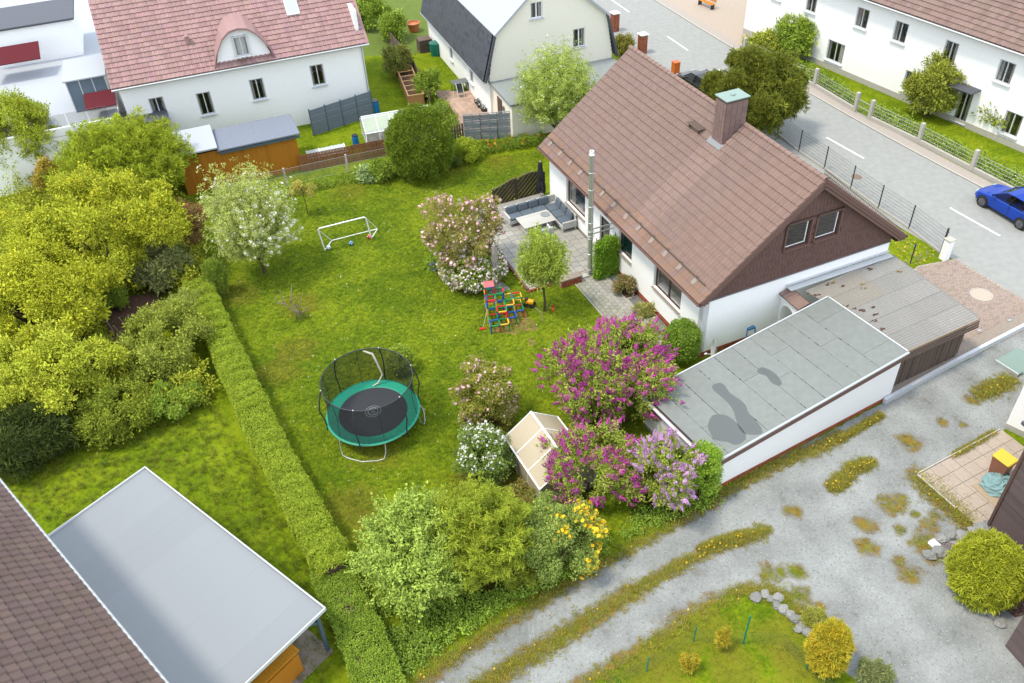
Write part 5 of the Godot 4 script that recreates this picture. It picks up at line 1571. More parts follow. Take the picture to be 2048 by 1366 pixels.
# ---------------------------------------------------------------- fences
func fences() -> void:
	# dark steel mesh fence along the street
	var f := thing("steel_mesh_fence", "anthracite steel mesh fence along the street behind the ridge", "fence")
	var ps := [Vector3(17.81, 0, -55.59), Vector3(18.52, 0, -52.67), Vector3(19.23, 0, -50.22), Vector3(20.16, 0, -47.9), Vector3(21, 0, -45.42), Vector3(21.83, 0, -43.05), Vector3(22.74, 0, -40.77), Vector3(23.49, 0, -38.26)]
	for i in ps.size():
		part(f, "post", sh().cbox(ps[i] + Vector3(0, 0.78, 0), Vector3(0.06, 1.56, 0.06), 0.008, Basis(Vector3.UP, 0.4)), M.anthracite)
		if i == ps.size() - 1: break
		var a: Vector3 = ps[i]
		var b: Vector3 = ps[i + 1]
		var s := sh()
		for k in 8: s.tube([a + Vector3(0, 0.1 + k * 0.2, 0), b + Vector3(0, 0.1 + k * 0.2, 0)], 0.006, 5, false)
		var n := int(a.distance_to(b) / 0.1)
		for k in range(1, n): s.tube([a.lerp(b, float(k) / n) + Vector3(0, 0.06, 0), a.lerp(b, float(k) / n) + Vector3(0, 1.52, 0)], 0.003, 4, false)
		part(f, "mesh_panel", s, M.anthracite)
		part(f, "base_board", sh().bar(a + Vector3(0, 0.06, 0), b + Vector3(0, 0.06, 0), 0.05, 0.14), M.concrete)
	# low picket edging in front of it
	var pk := thing("picket_edging", "low weathered picket edging at the foot of the mesh fence", "edging")
	var p0 := Vector3(19.94, 0, -47.17)
	var p1 := Vector3(22.05, 0, -40.23)
	for k in 52:
		var p := p0.lerp(p1, k / 51.0)
		part(pk, "picket", sh(Color.WHITE * rr(0.7, 1.3)).cbox(p + Vector3(0, 0.22, 0), Vector3(0.05, 0.44, 0.02), 0.004, Basis(Vector3.UP, 1.2)), M.plank_old)
	for y in [0.12, 0.36]: part(pk, "rail", sh().bar(p0 + Vector3(-0.02, y, 0), p1 + Vector3(-0.02, y, 0), 0.02, 0.035), M.plank_old)
	var gp := thing("gate_pillar", "white rendered gate pillar at the street corner of the drive", "pillar", Vector3(23.47, 0, -37.75), 25.0)
	part(gp, "shaft", sh().cbox(Vector3(0, 0.62, 0), Vector3(0.38, 1.24, 0.38), 0.015), M.render)
	part(gp, "cap", sh().cbox(Vector3(0, 1.27, 0), Vector3(0.46, 0.06, 0.46), 0.015), M.concrete)
	var gt := thing("gate_post", "dark steel gate post with hinge beside the white pillar", "post", Vector3(23.46, 0, -38.17), 25.0)
	part(gt, "post", sh().cbox(Vector3(0, 0.85, 0), Vector3(0.08, 1.7, 0.08), 0.008), M.anthracite)
	for y in [0.3, 1.4]: part(gt, "hinge", sh().cbox(Vector3(0.08, y, 0.0), Vector3(0.1, 0.05, 0.05), 0.006), M.anthracite)
	var g2 := thing("single_post", "single dark fence post in the flower patch by the carport", "post", Vector3(21.57, 0, -37.51), 0.0)
	part(g2, "post", sh().cbox(Vector3(0, 0.62, 0), Vector3(0.06, 1.24, 0.06), 0.008), M.anthracite)
	part(g2, "cap", sh().cbox(Vector3(0, 1.25, 0), Vector3(0.07, 0.02, 0.07), 0.004), M.anthracite)

	# back of the garden: wire netting on concrete posts, a wooden fence behind it
	var wn := thing("wire_netting_fence", "rusty wire netting on grey concrete posts at the garden's back", "fence")
	var cp := [Vector3(-17.92, 0, -48.36), Vector3(-13.83, 0, -49.52), Vector3(-10.05, 0, -50.84), Vector3(-7.07, 0, -51.76), Vector3(-4.1, 0, -52.38)]
	for i in cp.size():
		part(wn, "concrete_post", sh().cbox(cp[i] + Vector3(0, 0.65, 0), Vector3(0.12, 1.3, 0.12), 0.012, Basis(Vector3.RIGHT, rr(-0.04, 0.04))), M.concrete)
		if i == cp.size() - 1: break
		var s := sh()
		s.quad(cp[i] + Vector3(0, 0.02, 0.02), cp[i + 1] + Vector3(0, 0.02, 0.02), cp[i + 1] + Vector3(0, 1.2, 0.02), cp[i] + Vector3(0, 1.2, 0.02))
		part(wn, "netting", s, M.chain)
		for y in [0.1, 0.65, 1.2]: part(wn, "tension_wire", sh().tube([cp[i] + Vector3(0, y, 0), cp[i + 1] + Vector3(0, y, 0)], 0.006, 5, false), M.galvanised)
	var wf := thing("picket_fence", "red brown wooden picket fence behind the netting", "fence")
	var w0 := Vector3(-13.14, 0, -50.92)
	var w1 := Vector3(-7.13, 0, -52.72)
	for k in 66:
		var p := w0.lerp(w1, k / 65.0) + Vector3(0, 0, -0.3)
		part(wf, "picket", sh(Color.WHITE * rr(0.7, 1.25)).cbox(p + Vector3(0, 0.62, 0), Vector3(0.085, 1.2, 0.02), 0.004, Basis(Vector3.UP, 0.3)), M.fence_red)
	for y in [0.25, 0.95]: part(wf, "rail", sh().bar(w0 + Vector3(0, y, -0.34), w1 + Vector3(0, y, -0.34), 0.04, 0.07), M.fence_red)
	# three grey woven panels and dark boards
	var gp2 := thing("woven_panel_fence", "three grey woven panels beside the cream annex", "fence")
	var q0 := Vector3(-2.44, 0, -54.3)
	var q1 := Vector3(0.95, 0, -54.41)
	for k in 3:
		var a := q0.lerp(q1, k / 3.0)
		var b := q0.lerp(q1, (k + 1) / 3.0)
		for j in 13:
			var y := 0.1 + j * 0.14
			part(gp2, "lamella", sh(Color.WHITE * rr(0.85, 1.15)).bar(a + Vector3(0.03, y, 0.02 * sin(j * 1.6)), b + Vector3(-0.03, y, 0.02 * sin(j * 1.6 + 1.0)), 0.014, 0.13), M.fence_grey)
		for p in [a, (a + b) / 2, b]: part(gp2, "upright", sh().cbox(p + Vector3(0, 0.96, 0.03), Vector3(0.05, 1.9, 0.04), 0.005), M.fence_grey)
		part(gp2, "top_rail", sh().bar(a + Vector3(0, 1.93, 0), b + Vector3(0, 1.93, 0), 0.06, 0.04), M.fence_grey)
	var db := thing("board_screen", "dark weathered upright boards beside the round clipped bush", "fence")
	var d0 := Vector3(-3.52, 0, -53)
	var d1 := Vector3(-2.51, 0, -53.52)
	for k in 7:
		part(db, "board", sh(Color.WHITE * rr(0.8, 1.6)).cbox(d0.lerp(d1, k / 6.0) + Vector3(0, 0.85, 0.04 * (k % 2)), Vector3(0.13, 1.7 + rr(-0.06, 0.06), 0.022), 0.004), M.plank_old)
	for y in [0.4, 1.3]: part(db, "rail", sh().bar(d0 + Vector3(0, y, 0.02), d1 + Vector3(0, y, 0.02), 0.03, 0.08), M.plank_old)

	# green posts and netting round the little lawn at the bottom
	var labels := ["short green fence post at the lower end of the small lawn", "short green fence post halfway along the small lawn", "tall green corner post of the small lawn", "green post leaning at the stone edge by the golden conifer"]
	var gpx := [Vector3(3.96, 0, -15.17), Vector3(5.76, 0, -16.17), Vector3(7.45, 0, -15.97), Vector3(9.34, 0, -14.93)]
	var hts := [0.85, 0.95, 1.75, 1.0]
	for i in 4:
		var o := thing("green_fence_post", labels[i], "fence post", gpx[i], 0.0, "green posts of the small lawn")
		part(o, "tube", sh().tube([Vector3.ZERO, Vector3(0.02, hts[i], 0)], 0.024 if i != 2 else 0.03, 10), M.green_paint)
		part(o, "cap", sh().ball(Vector3(0.02, hts[i], 0), Vector3(0.03, 0.024, 0.03), 8, 6), M.green_paint)
	var gn := thing("green_netting", "fine green wire netting round the small lawn", "netting")
	var line := [Vector3(1.93, 0, -14.26), gpx[0], gpx[1], gpx[2], Vector3(8.71, 0, -15.86), gpx[3], Vector3(10.18, 0, -13.44)]
	for i in line.size() - 1:
		var s := sh()
		s.quad(line[i], line[i + 1], line[i + 1] + Vector3(0, 0.8, 0), line[i] + Vector3(0, 0.8, 0))
		part(gn, "net_section", s, M.green_net)

# ---------------------------------------------------------------- street
func wheel(o: Node3D, at: Vector3, r: float, w: float) -> void:
	var t := part(o, "wheel", sh().tube([at - Vector3(0, 0, w / 2), at - Vector3(0, 0, w / 2 - 0.03), at + Vector3(0, 0, w / 2 - 0.03), at + Vector3(0, 0, w / 2)], [r - 0.03, r, r, r - 0.03], 24), M.tyre)
	var rim := sh(Color(0.12, 0.12, 0.13))
	for sd in [-1.0, 1.0]:
		var c := at + Vector3(0, 0, sd * (w / 2 + 0.004))
		rim.tube([c, c + Vector3(0, 0, sd * 0.012)], r * 0.68, 20)
		rim.tube([c, c + Vector3(0, 0, sd * 0.03)], r * 0.16, 10)
		for k in 5:
			var d := Vector3(cos(TAU * k / 5), sin(TAU * k / 5), 0)
			rim.bar(c + d * r * 0.1 + Vector3(0, 0, sd * 0.015), c + d * r * 0.64 + Vector3(0, 0, sd * 0.015), 0.06, 0.02)
	part(t, "rim", rim, M.plastic)

# a hatchback, front towards -x, built from cross sections
func car(called: String, label: String, at: Vector3, turn: float, paint: Material) -> void:
	var o := thing(called, label, "car", at, turn)
	# x, half width, sill height, bonnet or belt height
	var st := [[-2.12, 0.52, 0.42, 0.56], [-2.06, 0.74, 0.3, 0.66], [-1.85, 0.86, 0.24, 0.76], [-1.4, 0.9, 0.22, 0.86], [-0.8, 0.905, 0.22, 0.95], [0.0, 0.905, 0.22, 0.97], [0.9, 0.905, 0.22, 0.99], [1.5, 0.9, 0.24, 1.0], [1.9, 0.86, 0.28, 0.98], [2.08, 0.76, 0.36, 0.9], [2.14, 0.6, 0.46, 0.7]]
	var s := sh()
	var ring := func(q: Array) -> Array:
		var x: float = q[0]; var w: float = q[1]; var lo: float = q[2]; var hi: float = q[3]
		return [Vector3(x, lo, -w * 0.9), Vector3(x, lo + 0.1, -w), Vector3(x, lerpf(lo, hi, 0.6), -w), Vector3(x, hi - 0.06, -w * 0.97), Vector3(x, hi, -w * 0.86), Vector3(x, hi + 0.025, 0), Vector3(x, hi, w * 0.86), Vector3(x, hi - 0.06, w * 0.97), Vector3(x, lerpf(lo, hi, 0.6), w), Vector3(x, lo + 0.1, w), Vector3(x, lo, w * 0.9)]
	for i in st.size() - 1:
		var a: Array = ring.call(st[i])
		var b: Array = ring.call(st[i + 1])
		for k in a.size() - 1: s.quad(a[k], b[k], b[k + 1], a[k + 1])
		s.quad(a[10], b[10], b[0], a[0])
	for q in [0, st.size() - 1]:
		var e: Array = ring.call(st[q])
		for k in range(1, 10):
			if q == 0: s.tri(e[0], e[k], e[k + 1])
			else: s.tri(e[0], e[k + 1], e[k])
	part(o, "body", s, paint)
	var cab := func(inset: float) -> Array:
		return [[-0.95, 0.80, 0.95], [-0.2, 0.64, 1.42], [0.3, 0.645, 1.475], [1.1, 0.63, 1.45], [1.6, 0.58, 1.36], [2.02, 0.72, 0.97]]
	var cs: Array = cab.call(0.0)
	var base := [0.93, 0.97, 0.98, 1.0, 1.0, 0.96]
	var rs := sh()
	for i in range(1, 4):
		var a: Array = cs[i]
		var b: Array = cs[i + 1]
		for e in [[-1.0, -0.9, 0.0], [-0.9, 0.9, 0.015], [0.9, 1.0, 0.0]]:
			rs.quad(Vector3(a[0], a[2] - (0.03 if e[0] < -0.95 else 0.0), a[1] * e[1]), Vector3(b[0], b[2], b[1] * e[1]), Vector3(b[0], b[2] - (0.03 if e[0] < -0.95 else 0.0), b[1] * e[0]), Vector3(a[0], a[2], a[1] * e[0]))
	part(o, "roof", rs, paint)
	var gs := sh()
	for i in cs.size() - 1:
		for sd in [-1.0, 1.0]:
			var a := Vector3(cs[i][0], cs[i][2] - 0.012, sd * cs[i][1])
			var b := Vector3(cs[i + 1][0], cs[i + 1][2] - 0.012, sd * cs[i + 1][1])
			var a0 := Vector3(cs[i][0], base[i], sd * 0.84)
			var b0 := Vector3(cs[i + 1][0], base[i + 1], sd * 0.84)
			if sd > 0: gs.quad(a0, b0, b, a)
			else: gs.quad(b0, a0, a, b)
	part(o, "side_glass", gs, M.car_glass, true)
	part(o, "windscreen", _glass_strip(cs[0], cs[1]), M.car_glass)
	part(o, "rear_glass", _glass_strip(cs[4], cs[5]), M.car_glass)
	for sd in [-1.0, 1.0]:
		for p in [[cs[0], cs[1]], [cs[4], cs[5]]]:
			part(o, "pillar", sh().bar(Vector3(p[0][0], p[0][2], sd * p[0][1]), Vector3(p[1][0], p[1][2], sd * p[1][1]), 0.05, 0.07), paint)
		part(o, "pillar", sh().bar(Vector3(0.35, 0.97, sd * 0.845), Vector3(0.42, 1.45, sd * 0.655), 0.04, 0.09), M.black_paint)
		part(o, "pillar", sh().bar(Vector3(1.35, 0.98, sd * 0.845), Vector3(1.1, 1.43, sd * 0.645), 0.05, 0.14), paint)
		for dx in [[-0.78, 0.38], [0.4, 1.3]]:
			var d := sh()
			for x in dx: d.box(Vector3(x, 0.62, sd * 0.906), Vector3(0.008, 0.66, 0.006))
			d.box(Vector3((dx[0] + dx[1]) / 2, 0.3, sd * 0.906), Vector3(dx[1] - dx[0], 0.008, 0.006))
			var door := part(o, "door", d, M.black_paint)
			part(door, "handle", sh().cbox(Vector3(dx[1] - 0.15, 0.8, sd * 0.915), Vector3(0.18, 0.03, 0.03), 0.01), paint)
		part(o, "mirror", sh().cbox(Vector3(-0.62, 1.0, sd * 0.98), Vector3(0.14, 0.11, 0.18), 0.035), paint)
		part(o, "headlight", sh().cbox(Vector3(-1.98, 0.65, sd * 0.66), Vector3(0.22, 0.1, 0.24), 0.03, Basis(Vector3.UP, sd * 0.6)), M.headlamp)
		part(o, "tail_light", sh(Color(0.35, 0.01, 0.01)).cbox(Vector3(2.02, 0.8, sd * 0.68), Vector3(0.16, 0.12, 0.2), 0.03), M.plastic)
		for x in [-1.32, 1.36]:
			part(o, "wheel_arch", sh().tube([Vector3(x, 0.33, sd * 0.80), Vector3(x, 0.33, sd * 0.912)], 0.385, 24), M.black_paint)
			wheel(o, Vector3(x, 0.33, sd * 0.84), 0.33, 0.22)
	part(o, "grille", sh().cbox(Vector3(-2.1, 0.46, 0), Vector3(0.05, 0.14, 0.8), 0.02), M.black_paint)
	part(o, "underside", sh().box(Vector3(0, 0.27, 0), Vector3(3.9, 0.12, 1.5)), M.black_paint)
	part(o, "seats", sh().cbox(Vector3(0.1, 0.85, 0.36), Vector3(0.5, 0.6, 0.5), 0.08).cbox(Vector3(0.1, 0.85, -0.36), Vector3(0.5, 0.6, 0.5), 0.08).cbox(Vector3(1.1, 0.85, 0), Vector3(0.5, 0.5, 1.2), 0.08), M.tyre)

func _glass_strip(a: Array, b: Array) -> Shape:
	var s := sh()
	s.quad(Vector3(a[0], a[2], -a[1]), Vector3(a[0], a[2], a[1]), Vector3(b[0], b[2], b[1]), Vector3(b[0], b[2], -b[1]))
	return s

func street() -> void:
	car("blue_car", "blue hatchback parked on the street beyond the mesh fence", Vector3(28.98, 0.01, -41.75), -68.5, M.car_paint)
	car("dark_car", "black car on the street, mostly hidden behind the roof ridge", Vector3(14.74, 0, -60.05) + Vector3(0, 0.01, 0), -68.5, M.black_paint)
	# far side: low wall with concrete posts and a wire fence
	var w := thing("street_fence", "low wall with grey concrete posts and wire fence across the street", "fence")
	var line := [Vector3(19.4, 0, -65.87), Vector3(23.05, 0, -59.56), Vector3(24.59, 0, -55.36), Vector3(25.15, 0, -54.07), Vector3(27.08, 0, -50.46), Vector3(28.87, 0, -46.67), Vector3(30.81, 0, -42.6)]
	for i in line.size():
		part(w, "concrete_post", sh().cbox(line[i] + Vector3(0, 0.72, 0), Vector3(0.24, 1.44, 0.24), 0.02, Basis(Vector3.UP, 0.4)), M.concrete)
		if i == line.size() - 1 or i == 2: continue
		var a: Vector3 = line[i]
		var b: Vector3 = line[i + 1]
		part(w, "low_wall", sh().bar(a + Vector3(0, 0.16, 0), b + Vector3(0, 0.16, 0), 0.18, 0.32), M.concrete)
		var s := sh()
		for y in [0.5, 0.75, 1.0, 1.2]: s.tube([a + Vector3(0, y, 0), b + Vector3(0, y, 0)], 0.01, 5, false)
		for k in range(1, 24): s.tube([a.lerp(b, k / 24.0) + Vector3(0, 0.32, 0), a.lerp(b, k / 24.0) + Vector3(0, 1.2, 0)], 0.005, 4, false)
		part(w, "wire_section", s, M.galvanised)
	var gate := thing("garden_gate", "small wire garden gate between two concrete posts", "gate")
	var g := sh()
	for y in [0.1, 0.55, 1.0]: g.tube([line[2] + Vector3(0, y, 0), line[3] + Vector3(0, y, 0)], 0.018, 6)
	for k in range(1, 9): g.tube([line[2].lerp(line[3], k / 9.0) + Vector3(0, 0.1, 0), line[2].lerp(line[3], k / 9.0) + Vector3(0, 1.0, 0)], 0.008, 5)
	part(gate, "gate_frame", g, M.galvanised)
	part(gate, "latch", sh().cbox(line[3] + Vector3(-0.1, 0.75, 0.0), Vector3(0.06, 0.1, 0.06), 0.01), M.anthracite)
	for o in [[Vector3(11.67, 0, -67.56), "brick gate pillar with white cap beyond the ridge end"], [Vector3(10.09, 0, -72.48), "brick gate pillar with white cap beside the cream house"]]:
		var p := thing("brick_pillar", o[1], "pillar", o[0], 20.0, "brick pillars on the street")
		part(p, "core", sh().box(Vector3(0, 0.75, 0), Vector3(0.56, 1.5, 0.56)), M.mortar)
		for row in 18:
			for k in 8:
				var sd := k / 2
				var d := Basis(Vector3.UP, sd * PI / 2)
				var b := part(p, "brick", sh().box(Vector3.ZERO, Vector3(0.26, 0.066, 0.03)), M["brick_%d" % (rng.randi() % 4)]) if row + k == 0 else part(p, "brick", (p.get_child(1) as MeshInstance3D).mesh, M["brick_%d" % (rng.randi() % 4)])
				b.transform = Transform3D(d, d * Vector3(-0.145 + 0.28 * (k % 2), 0.045 + row * 0.08, 0.28))
		part(p, "cap", sh().cbox(Vector3(0, 1.54, 0), Vector3(0.7, 0.08, 0.7), 0.02), M.white_paint)
	var bn := thing("orange_bin", "orange litter box beyond the roof ridge at the street", "bin", Vector3(13.51, 0, -63.06), 20.0)
	part(bn, "body", sh(Color(0.55, 0.13, 0.02)).cbox(Vector3(0, 0.5, 0), Vector3(0.5, 1.0, 0.5), 0.03), M.plastic)
	part(bn, "lid", sh(Color(0.5, 0.11, 0.02)).cbox(Vector3(0, 1.03, 0), Vector3(0.54, 0.08, 0.54), 0.03), M.plastic)
	var be := thing("orange_bench", "orange wooden bench on the far pavement of the street", "bench", Vector3(18.71, 0, -76.83), -60.0)
	for k in 4: part(be, "seat_plank", sh().cbox(Vector3(0, 0.45, -0.18 + k * 0.12), Vector3(1.9, 0.035, 0.1), 0.006), M.orange_board)
	for k in 3: part(be, "back_plank", sh().cbox(Vector3(0, 0.6 + k * 0.13, -0.28), Vector3(1.9, 0.1, 0.03), 0.006), M.orange_board)
	for x in [-0.8, 0.8]: part(be, "leg", sh().cbox(Vector3(x, 0.22, 0), Vector3(0.06, 0.44, 0.4), 0.008), M.anthracite)


# ---------------------------------------------------------------- neighbours
# a row of openings on a wall facing +z of the parent: dark reveal, frame, panes
func plain_window(o: Node3D, x: float, y: float, w: float, h: float, z: float, m: Material, xf := Transform3D()) -> void:
	var f := sh()
	f.xf = xf
	for sg in [-1.0, 1.0]:
		f.box(Vector3(x, y + sg * (h / 2 - 0.035), z), Vector3(w - 0.14, 0.07, 0.08)); f.box(Vector3(x + sg * (w / 2 - 0.035), y, z), Vector3(0.07, h, 0.08))
	f.box(Vector3(x, y, z), Vector3(0.07, h - 0.14, 0.07))
	var win := part(o, "window", f, m)
	var s := sh()
	s.xf = xf
	part(win, "pane", s.box(Vector3(x, y, z - 0.01), Vector3(w - 0.1, h - 0.1, 0.012)), M.pane)
	s = sh()
	s.xf = xf
	part(win, "sill", s.cbox(Vector3(x, y - h / 2 - 0.03, z + 0.12), Vector3(w + 0.16, 0.05, 0.26), 0.01), M.trim_grey)
	for sg in [-1.0, 1.0]:
		var cw := w * rr(0.12, 0.34)
		s = sh(Color(0.66, 0.64, 0.6) * rr(0.8, 1.15))
		s.xf = xf
		for k in 5: s.tube([Vector3(x + sg * (w / 2 - cw * (k + 0.5) / 5.0), y + h / 2, z - 0.12 - 0.03 * (k % 2)), Vector3(x + sg * (w / 2 - cw * (k + 0.5) / 5.0), y - h / 2 + 0.04, z - 0.12 - 0.03 * (k % 2))], cw / 8.0, 6, false)
		part(win, "curtain", s, M.cloth)

func holed(o: Node3D, w: float, h: float, wins: Array, xf: Transform3D, m: Material) -> void:
	var holes := []
	for q in wins: holes.append([q[0] - q[2] / 2, q[1] - q[3] / 2, q[0] + q[2] / 2, q[1] + q[3] / 2])
	var s := sh()
	s.xf = xf
	s.wall(w, h, holes, 0.25)
	part(o, "wall", s, m)

# rows of tiles on a slope: lower edge from a to b, going up along up for len
func tile_slope(o: Node3D, a: Vector3, b: Vector3, up: Vector3, length: float, w: float, l: float, m: Material) -> void:
	var al := (b - a).normalized()
	var nn := al.cross(up).normalized()
	if nn.y < 0: nn = -nn
	var at := []
	var cs := []
	var x := nn.cross(-up)
	var start := a if x.dot(al) > 0 else b
	for i in int(length / l):
		for j in int(a.distance_to(b) / w):
			at.append(Transform3D(Basis(x, nn, -up), start + x * (j * w) + up * (i * l)))
			var k := rr(0.86, 1.12)
			cs.append(Color(k, k * rr(0.96, 1.04), k * rr(0.95, 1.05)))
	copies(o, "tile_field", tile_mesh(w - 0.006, l + 0.06), m, at, cs)

func slope_slab(o: Node3D, a: Vector3, b: Vector3, c: Vector3, d: Vector3, m: Material, t := 0.16) -> MeshInstance3D:
	var s := sh()
	var n := (b - a).cross(d - a).normalized()
	if n.y < 0:
		var q := a; a = b; b = q; q = d; d = c; c = q
		n = -n
	var k := n * -t
	s.quad(a, b, c, d); s.quad(d + k, c + k, b + k, a + k)
	for e in [[a, b], [b, c], [c, d], [d, a]]: s.quad(e[0] + k, e[1] + k, e[1], e[0])
	return part(o, "roof", s, m)

func neighbours() -> void:
	# white house with red roof and dormer: origin at its near right corner, x to the left is negative
	var H := thing("white_house", "large white house with dusty red tiled roof and round dormer", "house", Vector3(-9.25, 0, -59.76), 18.9)
	var L := 16.2
	var wins := [[L - 3.4, 3.4, 0.95, 1.5], [L - 7.6, 3.2, 0.95, 1.5], [L - 11.2, 2.9, 0.95, 1.6], [L - 14.2, 3.2, 0.95, 1.5]]
	holed(H, L, 5.35, wins, Transform3D(Basis(), Vector3(-L, 0, 0)), M.render)
	for q in wins: plain_window(H, q[0] - L, q[1], q[2], q[3], -0.1, M.trim_grey)
	part(H, "wall", sh().box(Vector3(-0.125, 3.6, -4.6), Vector3(0.25, 7.2, 8.6)), M.render)
	part(H, "wall", sh().box(Vector3(-L + 0.125, 2.7, -4.6), Vector3(0.25, 5.4, 8.6)), M.render)
	part(H, "wall", sh().box(Vector3(-L / 2, 2.7, -9.0), Vector3(L - 0.55, 5.4, 0.25)), M.render)
	var e0 := Vector3(-L - 0.4, 5.2, 0.5)
	var e1 := Vector3(0.4, 5.2, 0.5)
	var r0 := Vector3(-L - 0.4, 9.3, -4.6)
	var r1 := Vector3(0.4, 9.3, -4.6)
	slope_slab(H, e0, e1, r1, r0, M.red_tile)
	slope_slab(H, r0, r1, Vector3(0.4, 5.2, -9.6), Vector3(-L - 0.4, 5.2, -9.6), M.red_tile)
	tile_slope(H, e0, e1, (r0 - e0).normalized(), (r0 - e0).length(), 0.3, 0.36, M.red_tile)
	part(H, "gutter", sh().tube([e0 + Vector3(0, -0.1, 0.06), e1 + Vector3(0, -0.1, 0.06)], 0.07, 8), M.galvanised)
	part(H, "downpipe", sh().tube([Vector3(-0.1, 5.1, 0.5), Vector3(-0.1, 4.8, 0.1), Vector3(-0.1, 0.1, 0.1)], 0.05, 8), M.galvanised)
	# dormer with a curved brow
	var dx := -8.0
	var dm := sh()
	dm.xf = Transform3D(Basis(Vector3(1, 0, 0), Vector3(0, 0, 1), Vector3(0, -1, 0)), Vector3(dx, 5.3, 0.15))
	dm.prism([Vector2(-1.9, 0.1), Vector2(1.9, 0.1), Vector2(1.55, -0.9), Vector2(1.0, -1.8), Vector2(0.6, -2.15), Vector2(0, -2.25), Vector2(-0.6, -2.15), Vector2(-1.0, -1.8), Vector2(-1.55, -0.9)], -3.2, 0.0)
	part(H, "dormer", dm, M.render)
	plain_window(H, dx, 6.45, 0.9, 1.3, 0.35, M.trim_grey)
	var arc := [Vector3(-2.1, 5.15, 0), Vector3(-1.7, 6.2, 0), Vector3(-1.1, 7.15, 0), Vector3(-0.6, 7.55, 0), Vector3(0, 7.66, 0), Vector3(0.6, 7.55, 0), Vector3(1.1, 7.15, 0), Vector3(1.7, 6.2, 0), Vector3(2.1, 5.15, 0)]
	var br := sh()
	for i in arc.size() - 1:
		var a: Vector3 = arc[i] + Vector3(dx, 0, 0.5)
		var b: Vector3 = arc[i + 1] + Vector3(dx, 0, 0.5)
		var k := Vector3(0, 0, -4.0)
		br.quad(a, b, b + k, a + k); br.quad(b - Vector3(0, 0.12, 0), a - Vector3(0, 0.12, 0), a + k, b + k); br.quad(a - Vector3(0, 0.14, 0), b - Vector3(0, 0.14, 0), b, a)
	part(H, "dormer_roof", br, M.red_tile)
	var sl := part(H, "skylight", sh().cbox(Vector3(-4.0, 7.5, -2.2), Vector3(0.9, 0.1, 1.2), 0.02, Basis(Vector3.RIGHT, atan2(4.1, 5.1))), M.trim_grey)
	part(sl, "pane", sh().box(Vector3(-4.0, 7.56, -2.2), Vector3(0.75, 0.02, 1.05), Basis(Vector3.RIGHT, atan2(4.1, 5.1))), M.pane)
	part(H, "roof_vent", sh().lathe(Vector3(-11.2, 6.6, -1.2), [Vector2(0.12, 0), Vector2(0.12, 0.5), Vector2(0.2, 0.55), Vector2(0, 0.65)], 10), M.red_tile)
	# wing with a roof terrace at its left
	var E := thing("terrace_wing", "white side wing with glazed roof terrace left of the white house", "building", Vector3(-25.6, 0, -55.2), 18.9)
	part(E, "wall", sh().box(Vector3(-4.5, 1.6, -14.5), Vector3(9.4, 3.2, 34.0)), M.render)
	part(E, "wall", sh().box(Vector3(-4.5, 3.45, -31.4), Vector3(9.4, 0.5, 0.2)), M.render)
	part(E, "terrace_floor", sh().box(Vector3(-4.5, 3.23, -14.5), Vector3(9.2, 0.06, 33.8)), M.grey_roof)
	part(E, "parapet", sh().cbox(Vector3(-4.5, 3.5, 2.45), Vector3(9.4, 0.55, 0.14), 0.02).cbox(Vector3(-9.13, 3.5, -14.5), Vector3(0.14, 0.55, 33.8), 0.02), M.render)
	for k in 7: part(E, "glass_panel", sh().box(Vector3(-8.3 + k * 1.25, 4.2, 2.4), Vector3(1.18, 0.8, 0.03)), M.pane)
	part(E, "winter_garden", sh().box(Vector3(-1.2, 4.3, -2.5), Vector3(2.4, 2.1, 3.6)), mk("smoked_glass", Color(0.12, 0.16, 0.2), 0.25))
	part(E, "winter_garden_roof", sh().cbox(Vector3(-1.2, 5.42, -2.5), Vector3(2.7, 0.12, 3.9), 0.03), M.grey_roof)
	for k in 4: part(E, "glazing_bar", sh().box(Vector3(-2.4 + k * 0.8, 4.3, -0.68), Vector3(0.06, 2.1, 0.06)), M.trim_grey)
	var dr := Color(0.11, 0.012, 0.02)
	part(E, "awning", sh(dr).box(Vector3(-0.6, 4.35, 0.6), Vector3(1.9, 0.05, 1.7), Basis(Vector3.RIGHT, 0.25)), M.cloth)
	part(E, "awning", sh(dr).box(Vector3(-6.3, 4.9, -9.0), Vector3(3.8, 0.06, 2.0), Basis(Vector3.RIGHT, 0.3)), M.cloth)
	part(E, "roof_room", sh().box(Vector3(-5.2, 4.6, -13.5), Vector3(6.5, 2.7, 4.5)), M.render)
	part(E, "roof_room_roof", sh().cbox(Vector3(-5.2, 6.02, -13.5), Vector3(7.0, 0.16, 5.0), 0.03), M.slate)
	part(E, "skirt_roof", sh().cbox(Vector3(1.6, 2.9, 1.0), Vector3(3.2, 0.15, 2.6), 0.03), M.slate)
	part(E, "lean_to", sh().box(Vector3(1.6, 1.4, 1.0), Vector3(2.9, 2.8, 2.3)), M.blue_grey)
	# grey panel fence and the lawn behind the greenhouse
	var gf := thing("grey_panel_fence", "blue grey panel fence in front of the white house", "fence")
	var g0 := Vector3(-13.06, 0, -56.3)
	var g1 := Vector3(-9.07, 0, -58.92)
	for k in 4:
		var a := g0.lerp(g1, k / 4.0)
		var b := g0.lerp(g1, (k + 1) / 4.0)
		for j in 8: part(gf, "board", sh(Color.WHITE * rr(0.9, 1.1)).bar(a + Vector3(0, 0.15 + j * 0.235, 0.012 * (j % 2)), b + Vector3(0, 0.15 + j * 0.235, 0.012 * (j % 2)), 0.02, 0.22), mk("panel_blue", Color(0.13, 0.16, 0.2), 0.7, "wood", 0.5) if k + j == 0 else M.panel_blue)
	for k in 5: part(gf, "post", sh().cbox(g0.lerp(g1, k / 4.0) + Vector3(0, 1.0, 0), Vector3(0.09, 2.0, 0.09), 0.01), M.blue_grey)
